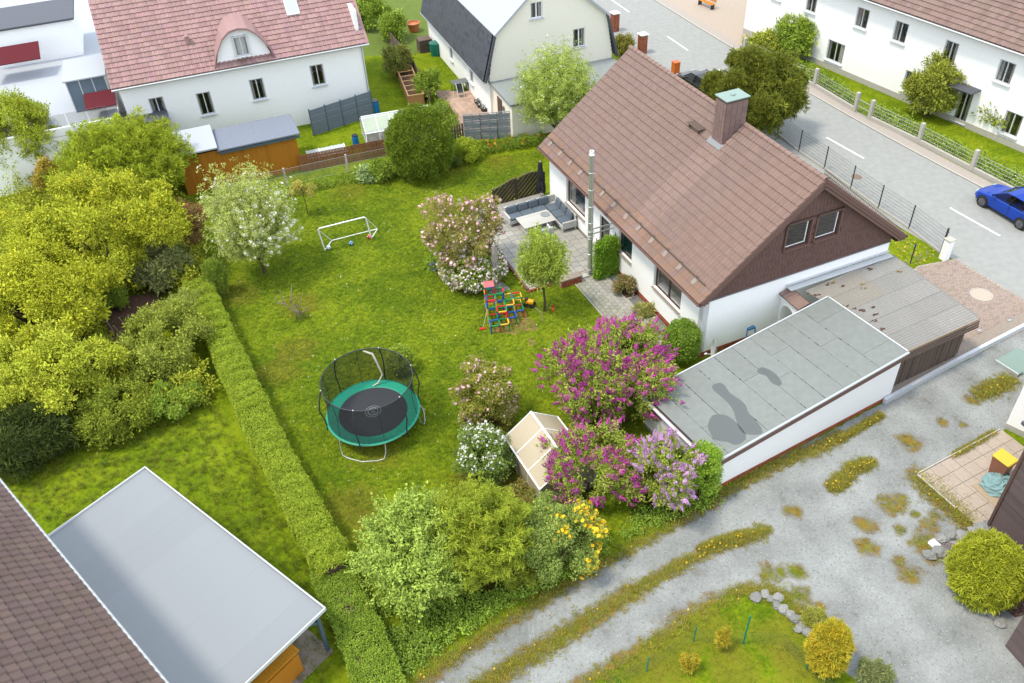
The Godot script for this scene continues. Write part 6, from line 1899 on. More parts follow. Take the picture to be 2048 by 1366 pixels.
	# orange timber shed
	var S := thing("orange_shed", "orange boarded shed with grey roof at the back fence", "shed", Vector3(-13.18, 0, -51.65), 20.1)
	var sl2 := 7.4
	for k in 52:
		part(S, "board", sh(Color.WHITE * rr(0.85, 1.12)).cbox(Vector3(-0.07 - k * 0.142, 1.2, 0.012 * (k % 2)), Vector3(0.138, 2.4 if k < 34 else 2.7, 0.022), 0.004), M.orange_board)
	part(S, "wall", sh().box(Vector3(-sl2 / 2, 1.15, -1.5), Vector3(sl2 - 0.05, 2.3, 2.9)), M.dark_board)
	part(S, "side_wall", sh().box(Vector3(0.012, 1.2, -1.5), Vector3(0.024, 2.4, 2.95)), M.orange_board)
	part(S, "roof", sh().cbox(Vector3(-2.3, 2.55, -1.4), Vector3(5.2, 0.12, 3.5), 0.02, Basis(Vector3.RIGHT, -0.05)), mk("shed_roof", Color(0.17, 0.19, 0.24), 0.6, "soft", 1.0, 2.0))
	part(S, "roof", sh().cbox(Vector3(-6.2, 2.85, -1.4), Vector3(2.7, 0.12, 3.5), 0.02), M.grey_roof)
	part(S, "fascia", sh().cbox(Vector3(-2.3, 2.44, 0.28), Vector3(5.1, 0.16, 0.03), 0.006), M.blue_grey)
	# cold frame on the grass
	var cf := thing("cold_frame", "low cold frame with glass lid on the neighbour's grass", "cold frame", Vector3(-11.73, 0, -53.25), 18.0)
	part(cf, "box", sh().cbox(Vector3(0, 0.16, 0), Vector3(2.6, 0.32, 1.1), 0.01), M.galvanised)
	for k in 3: part(cf, "glass_lid", sh().box(Vector3(-0.86 + k * 0.86, 0.36, 0), Vector3(0.8, 0.02, 1.05), Basis(Vector3.RIGHT, 0.08)), M.poly)
	for k in 4: part(cf, "lid_bar", sh().cbox(Vector3(-1.29 + k * 0.86, 0.37, 0), Vector3(0.05, 0.04, 1.1), 0.008, Basis(Vector3.RIGHT, 0.08)), M.white_paint)

	# greenhouse
	var G := thing("greenhouse", "aluminium greenhouse with milky panes behind the wooden fence", "greenhouse", Vector3(-8.99, 0, -53.64), 15.0)
	var gl := 4.6
	var gw := 2.4
	var ev := 1.25
	var ri := 1.95
	part(G, "base", sh().cbox(Vector3(gl / 2, 0.1, -gw / 2), Vector3(gl, 0.2, gw), 0.01), M.galvanised)
	for k in 5:
		var x0 := k * gl / 5 + 0.03
		var x1 := (k + 1) * gl / 5 - 0.03
		var ps := sh()
		ps.quad(Vector3(x0, ev, 0), Vector3(x1, ev, 0), Vector3(x1, ri, -gw / 2), Vector3(x0, ri, -gw / 2))
		part(G, "roof_pane", ps, M.poly)
		ps = sh()
		ps.quad(Vector3(x1, ev, -gw), Vector3(x0, ev, -gw), Vector3(x0, ri, -gw / 2), Vector3(x1, ri, -gw / 2))
		part(G, "roof_pane", ps, M.poly)
		ps = sh()
		ps.quad(Vector3(x0, 0.2, 0), Vector3(x1, 0.2, 0), Vector3(x1, ev, 0), Vector3(x0, ev, 0))
		part(G, "side_pane", ps, M.poly)
	for x in [0.0, gl]:
		var es := sh()
		es.quad(Vector3(x, 0.2, -gw), Vector3(x, 0.2, 0), Vector3(x, ev, 0), Vector3(x, ev, -gw))
		es.tri(Vector3(x, ev, 0), Vector3(x, ri, -gw / 2), Vector3(x, ev, -gw))
		part(G, "end_pane", es, M.poly)
	for k in 6:
		var x := k * gl / 5
		part(G, "frame_rib", sh().tube([Vector3(x, 0.1, 0), Vector3(x, ev, 0), Vector3(x, ri, -gw / 2), Vector3(x, ev, -gw), Vector3(x, 0.1, -gw)], 0.028, 6), M.white_paint)
	for p in [[ev, 0.0], [ri, -gw / 2], [ev, -gw]]: part(G, "frame_rail", sh().tube([Vector3(-0.03, p[0], p[1]), Vector3(gl + 0.03, p[0], p[1])], 0.035, 6), M.white_paint)
	part(G, "soil_bed", sh().box(Vector3(gl / 2, 0.24, -gw / 2), Vector3(gl - 0.2, 0.1, gw - 0.2)), M.soil)
	for k in 7: part(G, "seedling", leaf_clump(20, 0.18, 0.12, 0.05), M.leaf).position = Vector3(0.5 + k * 0.6, 0.45, -0.6 - 0.5 * (k % 3))
	for o in [[Vector3(-8.96, 0, -59.4), 0.3, 0.95, "blue water barrel beside the grey panel fence"], [Vector3(-9.89, 0, -54.46), 0.22, 0.8, "slim blue barrel at the greenhouse end"]]:
		var b := thing("blue_barrel", o[3], "barrel", o[0], 0.0, "blue barrels in the next garden")
		var r: float = o[1]
		var h: float = o[2]
		part(b, "body", sh(Color(0.01, 0.13, 0.36)).lathe(Vector3.ZERO, [Vector2(0, 0), Vector2(r * 0.9, 0), Vector2(r, h * 0.2), Vector2(r * 1.03, h * 0.35), Vector2(r, h * 0.5), Vector2(r * 1.03, h * 0.65), Vector2(r, h * 0.8), Vector2(r * 0.9, h)], 18), M.plastic)
		part(b, "lid", sh(Color(0.03, 0.035, 0.04)).lathe(Vector3(0, h, 0), [Vector2(r * 0.93, -0.03), Vector2(r * 0.93, 0.03), Vector2(0, 0.04)], 18), M.plastic)
	# raised bed of timber frames
	var R := thing("raised_bed", "long timber raised bed divided into six frames", "raised bed", Vector3(-6.52, 0, -60.08), 13.0)
	for x in [0.0, 1.1]: part(R, "side_board", sh().cbox(Vector3(x, 0.42, -2.65), Vector3(0.05, 0.84, 5.3), 0.006), M.timber_new)
	for z in [0.0, -5.3]: part(R, "end_board", sh().cbox(Vector3(0.55, 0.42, z), Vector3(1.05, 0.84, 0.05), 0.006), M.timber_new)
	part(R, "soil", sh().box(Vector3(0.55, 0.3, -2.65), Vector3(1.04, 0.5, 5.2)), M.soil)
	for k in 7: part(R, "cross_beam", sh().cbox(Vector3(0.55, 0.86, -k * 5.3 / 6), Vector3(1.25, 0.07, 0.09), 0.008), mk("timber_pale", Color(0.42, 0.25, 0.12), 0.75, "wood", 0.5) if k == 0 else M.timber_pale)
	for x in [-0.02, 1.12]: part(R, "top_rail", sh().cbox(Vector3(x, 0.86, -2.65), Vector3(0.09, 0.06, 5.4), 0.008), M.timber_pale)
	# boundary boards between the two neighbours
	var bd := thing("boundary_boards", "weathered board fence between raised bed and terrace", "fence")
	var b0 := Vector3(-4.96, 0, -59.8)
	var b1 := Vector3(-6.62, 0, -66.44)
	var b2 := Vector3(-9.66, 0, -74.5)
	for k in 6: part(bd, "plank", sh(Color.WHITE * rr(0.8, 1.3)).bar(b0.lerp(b1, k / 6.0) + Vector3(0, 0.6, 0), b0.lerp(b1, (k + 1) / 6.0 - 0.01) + Vector3(0, 0.6, 0), 0.03, 1.2), M.plank_old)
	for k in 5: part(bd, "plank", sh(Color.WHITE * rr(0.8, 1.3)).bar(b1.lerp(b2, k / 5.0) + Vector3(0, 0.6, 0), b1.lerp(b2, (k + 1) / 5.0 - 0.01) + Vector3(0, 0.6, 0), 0.03, 1.2), M.plank_old)

	# cream house with dark mansard roof, gable to the camera
	var C := thing("cream_house", "cream gabled house with dark slate mansard roof", "house", Vector3(-0.52, 0, -57.6), 19.2)
	var w := 9.35
	var d := 15.0
	# gable wall, cut into uprights that follow the roof line and leave the windows open
	var cw := [[6.75, 4.55, 0.95, 1.35], [3.6, 7.0, 0.9, 1.1]]
	var gp := sh()
	for k in 187:
		var x0 := k * 0.05
		var e := minf(x0 + 0.025, w - x0 - 0.025)
		var tp := 3.0 + e / 0.5 * 2.9 if e < 0.5 else 5.9 + (e - 0.5) / (w / 2 - 0.5) * 3.5
		var runs := [[0.0, tp]]
		for q in cw:
			if absf(x0 + 0.025 - q[0]) < q[2] / 2: runs = [[0.0, q[1] - q[3] / 2], [q[1] + q[3] / 2, tp]]
		for q in runs: gp.quad(Vector3(x0, q[0], 0), Vector3(x0 + 0.05, q[0], 0), Vector3(x0 + 0.05, q[1], 0), Vector3(x0, q[1], 0))
	for q in cw:
		for sg in [-1.0, 1.0]:
			gp.box(Vector3(q[0] + sg * (q[2] / 2 + 0.02), q[1], -0.13), Vector3(0.03, q[3], 0.25)); gp.box(Vector3(q[0], q[1] + sg * (q[3] / 2 + 0.02), -0.13), Vector3(q[2], 0.03, 0.25))
	part(C, "gable_wall", gp, M.cream)
	var sp := sh()
	var sx := Transform3D(Basis(Vector3(0, 0, 1), Vector3.UP, Vector3(-1, 0, 0)), Vector3(0, 0, -d))
	var sw := [[d - 4.2, 1.5, 0.8, 1.2], [d - 9.0, 1.5, 0.8, 1.2]]
	holed(C, d - 0.1, 3.0, sw, sx, M.render)
	for q in sw: plain_window(C, q[0], q[1], q[2], q[3], -0.1, M.trim_grey, sx)
	sp.box(Vector3(w / 2, 2.9, -d), Vector3(w, 5.8, 0.2)); sp.box(Vector3(w - 0.15, 1.5, -d / 2), Vector3(0.3, 3.0, d - 0.7))
	part(C, "wall", sp, M.render)
	slope_slab(C, Vector3(-0.45, 2.75, 0.25), Vector3(0.45, 5.95, 0.25), Vector3(0.45, 5.95, -d), Vector3(-0.45, 2.75, -d), M.slate, 0.14)
	slope_slab(C, Vector3(w - 0.45, 5.95, 0.25), Vector3(w + 0.45, 2.75, 0.25), Vector3(w + 0.45, 2.75, -d), Vector3(w - 0.45, 5.95, -d), M.slate, 0.14)
	slope_slab(C, Vector3(0.4, 5.93, 0.3), Vector3(w / 2, 9.6, 0.3), Vector3(w / 2, 9.6, -d), Vector3(0.4, 5.93, -d), M.grey_roof, 0.14)
	slope_slab(C, Vector3(w / 2, 9.6, 0.3), Vector3(w - 0.4, 5.93, 0.3), Vector3(w - 0.4, 5.93, -d), Vector3(w / 2, 9.6, -d), M.grey_roof, 0.14)
	var rows := sh()
	for k in 12:
		for j in 50:
			var t := (k + 0.5) / 12.0
			var q := rr(0.7, 1.3)
			rows.col = Color(q, q, q)
			rows.box(Vector3(-0.45 + 0.9 * t - 0.1, 2.75 + 3.2 * t + 0.03, -0.05 - j * 0.3), Vector3(0.016, 0.29, 0.285), Basis(Vector3(0, 0, 1), -0.2))
	part(C, "slate_shingles", rows, M.slate, true)
	for q in cw: plain_window(C, q[0], q[1], q[2], q[3], -0.1, M.white_paint)
	part(C, "gutter", sh().tube([Vector3(-0.5, 2.72, 0.2), Vector3(-0.5, 2.72, -d)], 0.07, 8), M.galvanised)
	var X := thing("flat_annex", "flat grey roofed cream annex before the cream gable", "annex", Vector3(0.85, 0, -54.0), 19.2)
	part(X, "wall", sh().box(Vector3(4.6, 1.25, -1.95), Vector3(9.2, 2.5, 3.9)), M.cream)
	part(X, "roof", sh().cbox(Vector3(4.6, 2.58, -1.95), Vector3(9.45, 0.14, 4.15), 0.02), mk("annex_roof", Color(0.215, 0.235, 0.235), 0.85, "fine", 0.3, 2.5))
	part(X, "edge_trim", sh().cbox(Vector3(4.6, 2.6, 0.14), Vector3(9.5, 0.13, 0.05), 0.01).cbox(Vector3(-0.15, 2.6, -1.95), Vector3(0.05, 0.13, 4.2), 0.01), M.lead)
	var dor := part(X, "door", sh().cbox(Vector3(-0.02, 1.05, -2.3), Vector3(0.06, 2.1, 0.85), 0.01), M.dark_board)
	part(dor, "handle", sh().cbox(Vector3(-0.08, 1.05, -2.0), Vector3(0.06, 0.03, 0.12), 0.008), M.steel)
	part(X, "wall_lamp", sh(Color(0.15, 0.15, 0.16)).cbox(Vector3(-0.06, 1.7, -1.5), Vector3(0.1, 0.3, 0.2), 0.02), M.plastic)

	# terrace of tan paving with table, chair, planters
	var t0 := PackedVector2Array([Vector2(-4.83, -62.61), Vector2(-2.29, -62.19), Vector2(-0.79, -62.08), Vector2(0.03, -57.17), Vector2(-0.37, -55.08), Vector2(-2.62, -55.2), Vector2(-3.54, -58), Vector2(-4.34, -60.98)])
	var tp := thing("tan_terrace", "tan paved terrace beside the cream house", "terrace")
	part(tp, "bed", sh().prism(Array(t0), 0.002, 0.01), M.mortar)
	var tps := sh().cbox(Vector3.ZERO, Vector3(0.385, 0.04, 0.385), 0.006).mesh()
	var tmat := []
	for k in 3: tmat.append(mk("terrace_tan_%d" % k, Color(0.40, 0.28, 0.215) * (0.9 + 0.1 * k), 0.92, "grain", 0.3, 1.5, 0.1))
	var tc := Vector2(-1.6, -58.5)
	var tx := Vector2(cos(0.33), -sin(0.33))
	for i in range(-12, 12):
		for j in range(-14, 14):
			var p := tc + tx * i * 0.395 + Vector2(-tx.y, tx.x) * j * 0.395
			if Geometry2D.is_point_in_polygon(p, t0):
				var o := part(tp, "slab", tps, tmat[rng.randi() % 3])
				o.transform = Transform3D(Basis(Vector3.UP, 0.33), Vector3(p.x, 0.022 + rr(-0.002, 0.002), p.y))
	var tb := thing("terrace_table", "grey terrace table next to the cream house wall", "table", Vector3(-2.82, 0, -62.43), 20.0)
	part(tb, "top", sh().cbox(Vector3(0, 0.72, 0), Vector3(1.3, 0.05, 0.8), 0.01), mk("grey_top", Color(0.13, 0.14, 0.14), 0.6))
	for p in [[-0.5, -0.3], [0.5, -0.3], [-0.5, 0.3], [0.5, 0.3]]: part(tb, "leg", sh().tube([Vector3(p[0], 0.7, p[1]), Vector3(p[0] * 1.15, 0, p[1] * 1.15)], 0.025, 6), M.anthracite)
	var chr := thing("folding_chair", "folding chair with dark seat in front of the terrace table", "chair", Vector3(-2.81, 0, -61.3), 15.0)
	part(chr, "seat", sh().cbox(Vector3(0, 0.44, 0), Vector3(0.46, 0.03, 0.44), 0.01), M.anthracite)
	part(chr, "backrest", sh().cbox(Vector3(0, 0.75, -0.2), Vector3(0.46, 0.4, 0.03), 0.01, Basis(Vector3.RIGHT, -0.15)), M.anthracite)
	for x in [-0.23, 0.23]: part(chr, "side_frame", sh().tube([Vector3(x, 0, 0.22), Vector3(x, 0.46, 0.2), Vector3(x, 0.98, -0.24)], 0.018, 6).tube([Vector3(x, 0, -0.25), Vector3(x, 0.46, 0.1)], 0.018, 6), M.white_paint)
	for o in [[Vector3(-1.3, 0, -59.34), "round dark planter by the annex door"], [Vector3(-1.48, 0, -59.94), "dark planter next to the cream house wall"], [Vector3(-1.05, 0, -58.73), "low dark planter nearest the woven panels"]]:
		var pt := thing("planter", o[1], "planter", o[0], 0.0, "planters on the tan terrace")
		part(pt, "pot", sh(Color(0.05, 0.045, 0.04)).lathe(Vector3.ZERO, [Vector2(0, 0), Vector2(0.24, 0), Vector2(0.32, 0.3), Vector2(0.28, 0.3), Vector2(0.26, 0.24), Vector2(0, 0.24)], 14), M.plastic)
		part(pt, "plant", leaf_clump(30, 0.26, 0.12, 0.05), M.leaf).position = Vector3(0, 0.34, 0)
	var gb := thing("green_barrel", "green rain barrel at the corner of the cream house", "barrel", Vector3(-4.89, 0, -69.49))
	part(gb, "body", sh(Color(0.015, 0.16, 0.12)).lathe(Vector3.ZERO, [Vector2(0, 0), Vector2(0.38, 0), Vector2(0.46, 0.5), Vector2(0.48, 1.0), Vector2(0.42, 1.0)], 18), M.plastic)
	part(gb, "lid", sh(Color(0.015, 0.13, 0.1)).lathe(Vector3(0, 1.0, 0), [Vector2(0.49, -0.03), Vector2(0.49, 0.03), Vector2(0, 0.06)], 18), M.plastic)
	var cr := thing("board_crate", "brown board crate beside the green rain barrel", "crate", Vector3(-5.84, 0, -70.66), 20.0)
	for k in 5: part(cr, "board", sh(Color.WHITE * rr(0.8, 1.3)).cbox(Vector3(0, 0.1 + k * 0.2, 0.5), Vector3(1.1, 0.18, 0.03), 0.004), M.plank_old)
	part(cr, "body", sh().box(Vector3(0, 0.5, 0), Vector3(1.06, 1.0, 0.95)), M.plank_old)
	for o in [[Vector3(-6.97, 0, -75.02), "terracotta planter in the gap between the two houses"]]:
		var tpot := thing("terracotta_planter", o[1], "planter", o[0])
		part(tpot, "pot", sh(Color(0.45, 0.15, 0.06)).lathe(Vector3.ZERO, [Vector2(0, 0), Vector2(0.4, 0), Vector2(0.55, 0.7), Vector2(0.5, 0.7), Vector2(0.46, 0.6), Vector2(0, 0.6)], 16), M.plastic)
		part(tpot, "rim", sh(Color(0.42, 0.14, 0.06)).lathe(Vector3(0, 0.64, 0), [Vector2(0.55, 0), Vector2(0.6, 0.02), Vector2(0.6, 0.1), Vector2(0.52, 0.1)], 16), M.plastic)

	# white house across the street: its garden wall faces the street
	var O := thing("street_house", "long white house with brown roof across the street", "house", Vector3(20.5, 0, -70.6), -60.4)
	var ol := 30.0
	var ow := [[3.0, 4.2, 1.0, 1.4], [6.5, 4.2, 1.0, 1.4], [11.2, 4.4, 1.1, 1.4], [14.5, 4.4, 1.1, 1.4], [18.5, 4.3, 1.0, 1.4], [22.5, 4.3, 1.1, 1.4], [5.0, 1.4, 1.0, 1.5], [9.5, 1.4, 1.6, 1.5], [16.5, 1.4, 1.6, 1.5], [20.5, 1.3, 1.0, 2.2], [24.0, 1.4, 1.2, 1.5]]
	holed(O, ol, 6.1, ow, Transform3D(Basis(), Vector3.ZERO), M.render)
	for q in ow: plain_window(O, q[0], q[1], q[2], q[3], -0.1, M.trim_grey)
	part(O, "wall", sh().box(Vector3(0.125, 3.05, -5.0), Vector3(0.25, 6.1, 9.5)), M.render)
	part(O, "wall", sh().box(Vector3(ol - 0.125, 3.05, -5.0), Vector3(0.25, 6.1, 9.5)), M.render)
	part(O, "wall", sh().box(Vector3(ol / 2, 3.05, -9.8), Vector3(ol, 6.1, 0.25)), M.render)
	var ea := Vector3(-0.5, 6.0, 0.6)
	var eb := Vector3(ol + 0.5, 6.0, 0.6)
	var ra := Vector3(-0.5, 9.8, -4.9)
	slope_slab(O, ea, eb, Vector3(ol + 0.5, 9.8, -4.9), ra, M.tile)
	slope_slab(O, ra, Vector3(ol + 0.5, 9.8, -4.9), Vector3(ol + 0.5, 6.0, -10.4), Vector3(-0.5, 6.0, -10.4), M.tile)
	tile_slope(O, ea, eb, (ra - ea).normalized(), (ra - ea).length(), 0.32, 0.38, M.tile)
	part(O, "gutter", sh().tube([ea + Vector3(0, -0.1, 0.06), eb + Vector3(0, -0.1, 0.06)], 0.07, 8), M.galvanised)
	for k in 2:
		var sk := part(O, "skylight", sh().cbox(Vector3(11.0 + k * 8.0, 8.1, -2.2), Vector3(0.9, 0.1, 1.2), 0.02, Basis(Vector3.RIGHT, atan2(3.8, 5.5))), M.trim_grey)
		part(sk, "pane", sh().box(Vector3(11.0 + k * 8.0, 8.17, -2.2), Vector3(0.75, 0.02, 1.05), Basis(Vector3.RIGHT, atan2(3.8, 5.5))), M.pane)
	part(O, "door_canopy", sh().cbox(Vector3(20.5, 2.7, 0.5), Vector3(1.8, 0.1, 1.0), 0.02), M.slate)
	part(O, "house_plinth", sh().box(Vector3(ol / 2, 0.2, 0.03), Vector3(ol, 0.4, 0.06)), M.concrete)

# ---------------------------------------------------------------- buildings close to the camera
func near_buildings() -> void:
	# flat grey carport roof on blue grey posts
	var K := thing("grey_carport", "flat pale grey carport roof on blue grey posts", "carport", Vector3(-6.76, 0, -16.6), -40.5)
	# x runs from the right corner back along the long edge (negative), z towards the camera
	var L := 10.45
	var D := 4.9
	mk("carport_felt", Color(0.215, 0.23, 0.25), 0.75, "soft", 0.6, 0, 0.1)
	part(K, "roof_deck", sh().box(Vector3(-L / 2, 2.52, D / 2), Vector3(L, 0.06, D)), M.slate)
	for k in 10:
		part(K, "roof_sheet", sh(Color.WHITE * rr(0.96, 1.04)).cbox(Vector3(-L / 20 - k * L / 10, 2.57 + 0.003 * (k % 2), D / 2), Vector3(L / 10 + 0.012, 0.03, D - 0.03), 0.006), M.carport_felt)
	for e in [[Vector3(-L / 2, 2.6, -0.02), Vector3(L + 0.08, 0.16, 0.05)], [Vector3(-L / 2, 2.6, D + 0.02), Vector3(L + 0.08, 0.16, 0.05)], [Vector3(0.02, 2.6, D / 2), Vector3(0.05, 0.16, D)], [Vector3(-L - 0.02, 2.6, D / 2), Vector3(0.05, 0.16, D)]]:
		part(K, "edge_trim", sh().cbox(e[0], e[1], 0.01), M.trim_grey)
	for z in [0.2, D - 0.2]: part(K, "beam", sh().cbox(Vector3(-L / 2, 2.38, z), Vector3(L - 0.2, 0.22, 0.12), 0.01), M.blue_grey)
	for k in 7: part(K, "joist", sh().cbox(Vector3(-0.3 - k * 1.6, 2.4, D / 2), Vector3(0.1, 0.16, D - 0.5), 0.01), M.blue_grey)
	for x in [-0.3, -5.2, -10.1]:
		for z in [0.2, D - 0.2]:
			part(K, "post", sh().cbox(Vector3(x, 1.15, z), Vector3(0.13, 2.3, 0.13), 0.01), M.blue_grey)
			part(K, "brace", sh().bar(Vector3(x, 1.7, z), Vector3(x - 0.6, 2.3, z), 0.08, 0.09), M.blue_grey)
	part(K, "brace", sh().bar(Vector3(-0.3, 1.75, 0.2), Vector3(-0.3, 2.3, 0.8), 0.08, 0.09), M.blue_grey)
	part(K, "floor", sh().prism([Vector2(-L, 0.1), Vector2(-0.1, 0.1), Vector2(-0.1, D), Vector2(-L, D)], 0.0, 0.02), M.gravel_bed)
	var ob := thing("firewood_shed", "yellow orange boarded box under the grey carport roof", "shed", Vector3(-7.75, 0, -15.95), -40.5)
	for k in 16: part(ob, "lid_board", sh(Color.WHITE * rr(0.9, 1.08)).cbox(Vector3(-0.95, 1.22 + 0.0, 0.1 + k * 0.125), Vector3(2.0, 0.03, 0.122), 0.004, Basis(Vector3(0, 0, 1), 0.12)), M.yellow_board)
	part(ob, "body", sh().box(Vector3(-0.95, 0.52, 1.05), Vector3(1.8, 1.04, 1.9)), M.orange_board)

	# the brown tiled roof in the corner
	var B := thing("corner_house", "brown tiled roof of the house in the near corner", "house")
	var a := Vector3(-19.5, 6.0, -21.85)
	var b := Vector3(-7.6, 6.0, -9.95)
	var al := (b - a).normalized()
	var inw := Vector3(-al.z, 0, al.x)
	if inw.x > 0: inw = -inw
	var up := (inw + Vector3(0, 0.75, 0)).normalized()
	slope_slab(B, a, b, b + up * 7.0, a + up * 7.0, M.dark_board)
	tile_slope(B, a + Vector3(0, 0.02, 0), b + Vector3(0, 0.02, 0), up, 7.0, 0.3, 0.34, mk("umber_tile", Color(0.10, 0.068, 0.06), 0.7, "fine", 0.5, 2.0))
	part(B, "gutter", sh().tube([a - inw * 0.06 + Vector3(0, -0.05, 0), b - inw * 0.06 + Vector3(0, -0.05, 0)], 0.075, 10), M.galvanised)
	part(B, "wall", sh().bar(a + inw * 0.75 + Vector3(0, -3.1, 0), b + inw * 0.75 + Vector3(0, -3.1, 0), 0.3, 5.8), M.render)

	# timber clad building at the right edge with a second gable nearer the camera, and a white outbuilding
	var T2 := thing("timber_building", "dark timber clad building at the edge of the gravel yard", "building", Vector3(17.92, 0, -20.26), 0.0)
	var d1: Vector3 = (Vector3(18.48, 0, -18.51) - Vector3(17.92, 0, -20.26)).normalized()
	var nrm := Vector3(-d1.z, 0, d1.x)
	if nrm.x > 0: nrm = -nrm
	var bs := Basis(d1, Vector3.UP, d1.cross(Vector3.UP))
	for k in 34:
		part(T2, "clad_board", sh(Color.WHITE * rr(0.75, 1.2)).cbox(d1 * 1.9 + Vector3(0, 0.09 + k * 0.165, 0) - nrm * 0.012, Vector3(3.8, 0.158, 0.024), 0.004, bs), mk("clad_violet", Color(0.115, 0.085, 0.085), 0.7, "wood", 0.4) if k == 0 else M.clad_violet)
	part(T2, "wall", sh().box(d1 * 1.9 + Vector3(0, 2.8, 0) - nrm * 2.6, Vector3(3.78, 5.6, 5.0), bs), M.dark_board)
	part(T2, "corner_board", sh().cbox(Vector3(0, 2.8, 0), Vector3(0.12, 5.6, 0.12), 0.01, bs), M.dark_board)
	part(T2, "roof", sh().cbox(d1 * 1.9 + Vector3(0, 5.7, 0) - nrm * 2.4, Vector3(4.4, 0.16, 5.8), 0.02, bs), M.slate)
	var U := thing("timber_lean_to", "second timber clad wall in the lower right corner", "building", Vector3(16.3, 0, -15.35), 0.0)
	for k in 20: part(U, "clad_board", sh(Color.WHITE * rr(0.75, 1.2)).cbox(d1 * 2.0 + Vector3(0, 0.09 + k * 0.165, 0), Vector3(4.0, 0.158, 0.024), 0.004, bs), M.clad_violet)
	part(U, "wall", sh().box(d1 * 2.0 + Vector3(0, 1.65, 0) - nrm * 1.2, Vector3(3.98, 3.3, 2.3), bs), M.dark_board)
	part(U, "roof", sh().cbox(d1 * 2.0 + Vector3(0, 3.4, 0) - nrm * 1.2, Vector3(4.3, 0.12, 2.7), 0.02, bs), M.slate)
	var V := thing("white_outbuilding", "white rendered outbuilding beyond the terrace bins", "building", Vector3(20.94, 0, -25.34), -47.0)
	part(V, "wall", sh().box(Vector3(3.0, 1.6, -2.2), Vector3(6.0, 3.2, 4.4)), M.render)
	part(V, "roof", sh().cbox(Vector3(3.0, 3.27, -2.2), Vector3(6.4, 0.14, 4.8), 0.02), M.grey_roof)
	part(V, "plinth", sh().box(Vector3(3.0, 0.15, -2.2), Vector3(6.03, 0.3, 4.43)), M.concrete)
	var gp := thing("concrete_slab", "pale green concrete plate at the end of the drive", "panel", Vector3(22.97, 0, -28.61), 28.0)
	part(gp, "plate", sh(Color(0.22, 0.3, 0.27)).cbox(Vector3(0.7, 0.1, -0.4), Vector3(1.6, 0.2, 1.2), 0.02), M.cloth)
	part(gp, "edge", sh().cbox(Vector3(-0.12, 0.1, -0.4), Vector3(0.05, 0.22, 1.2), 0.01), M.galvanised)

	# terrace of exposed aggregate slabs with bin and sack
	var R := thing("slab_terrace", "tan aggregate slab terrace with concrete edging by the gravel", "terrace")
	var t0 := Vector2(16.32, -23.03)
	var ux: Vector2 = (Vector2(17.45, -20.51) - t0).normalized()
	var uy := Vector2(ux.y, -ux.x)
	if uy.y > 0: uy = -uy
	var area := PackedVector2Array([Vector2(16.32, -23.03), Vector2(17.45, -20.51), Vector2(18.23, -20.31), Vector2(20.34, -21.44), Vector2(22.31, -25.41), Vector2(20.8, -25.29)])
	var ur: Vector2 = (Vector2(20.78, -25.23) - t0).normalized()
	for i in 8:
		for j in 8:
			var p: Vector2 = t0 + ux * (i * 0.6) + ur * (j * 0.62)
			var c := p + ux * 0.3 + ur * 0.31
			if not Geometry2D.is_point_in_polygon(c, area): continue
			var q := []
			for o in [[0.008, 0.008], [0.592, 0.008], [0.592, 0.612], [0.008, 0.612]]: q.append(p + ux * o[0] + ur * o[1])
			part(R, "slab", sh(Color.WHITE * rr(0.92, 1.07)).prism(q, 0.0, 0.045 + rr(-0.002, 0.002)), M.tan_paving)
	for e in [[t0, t0 + ux * 2.9], [t0, t0 + ur * 5.0]]:
		var n: Vector2 = (e[1] - e[0]).normalized()
		for k in int((e[1] - e[0]).length() / 0.98):
			var p: Vector2 = e[0] + n * (k * 0.98 + 0.49) - (ur if e[1] == t0 + ux * 2.9 else ux) * 0.04
			part(R, "edging_stone", sh().cbox(Vector3(p.x, 0.03, p.y), Vector3(0.06, 0.1, 0.97), 0.008, Basis.looking_at(Vector3(n.x, 0, n.y))), M.concrete)
	var bn := thing("wheelie_bin", "brown wheelie bin with yellow lid on the slab terrace", "bin", Vector3(19.46, 0, -22.8), 30.0)
	var bb := sh(Color(0.24, 0.10, 0.06))
	for k in 4:
		var p := [Vector2(-1, -1), Vector2(1, -1), Vector2(1, 1), Vector2(-1, 1)]
		var c0: Vector2 = p[k]
		var c1: Vector2 = p[(k + 1) % 4]
		bb.quad(Vector3(c1.x * 0.23, 0.08, c1.y * 0.27), Vector3(c0.x * 0.23, 0.08, c0.y * 0.27), Vector3(c0.x * 0.29, 1.0, c0.y * 0.35), Vector3(c1.x * 0.29, 1.0, c1.y * 0.35))
	part(bn, "body", bb, M.plastic)
	part(bn, "lid", sh(Color(0.55, 0.42, 0.04)).cbox(Vector3(0, 1.04, 0), Vector3(0.66, 0.09, 0.78), 0.03, Basis(Vector3.RIGHT, 0.05)), M.plastic)
	for x in [-0.24, 0.24]: part(bn, "wheel", sh().tube([Vector3(x - 0.03, 0.1, 0.25), Vector3(x + 0.03, 0.1, 0.25)], 0.1, 14), M.tyre)
	part(bn, "handle", sh(Color(0.2, 0.08, 0.05)).tube([Vector3(-0.2, 0.98, 0.4), Vector3(0.2, 0.98, 0.4)], 0.02, 6), M.plastic)
	var sk := thing("tarpaulin_heap", "crumpled pale teal tarpaulin on a pallet board", "tarpaulin", Vector3(19.25, 0, -22.16), 20.0)
	var ts := sh(Color(0.22, 0.36, 0.37))
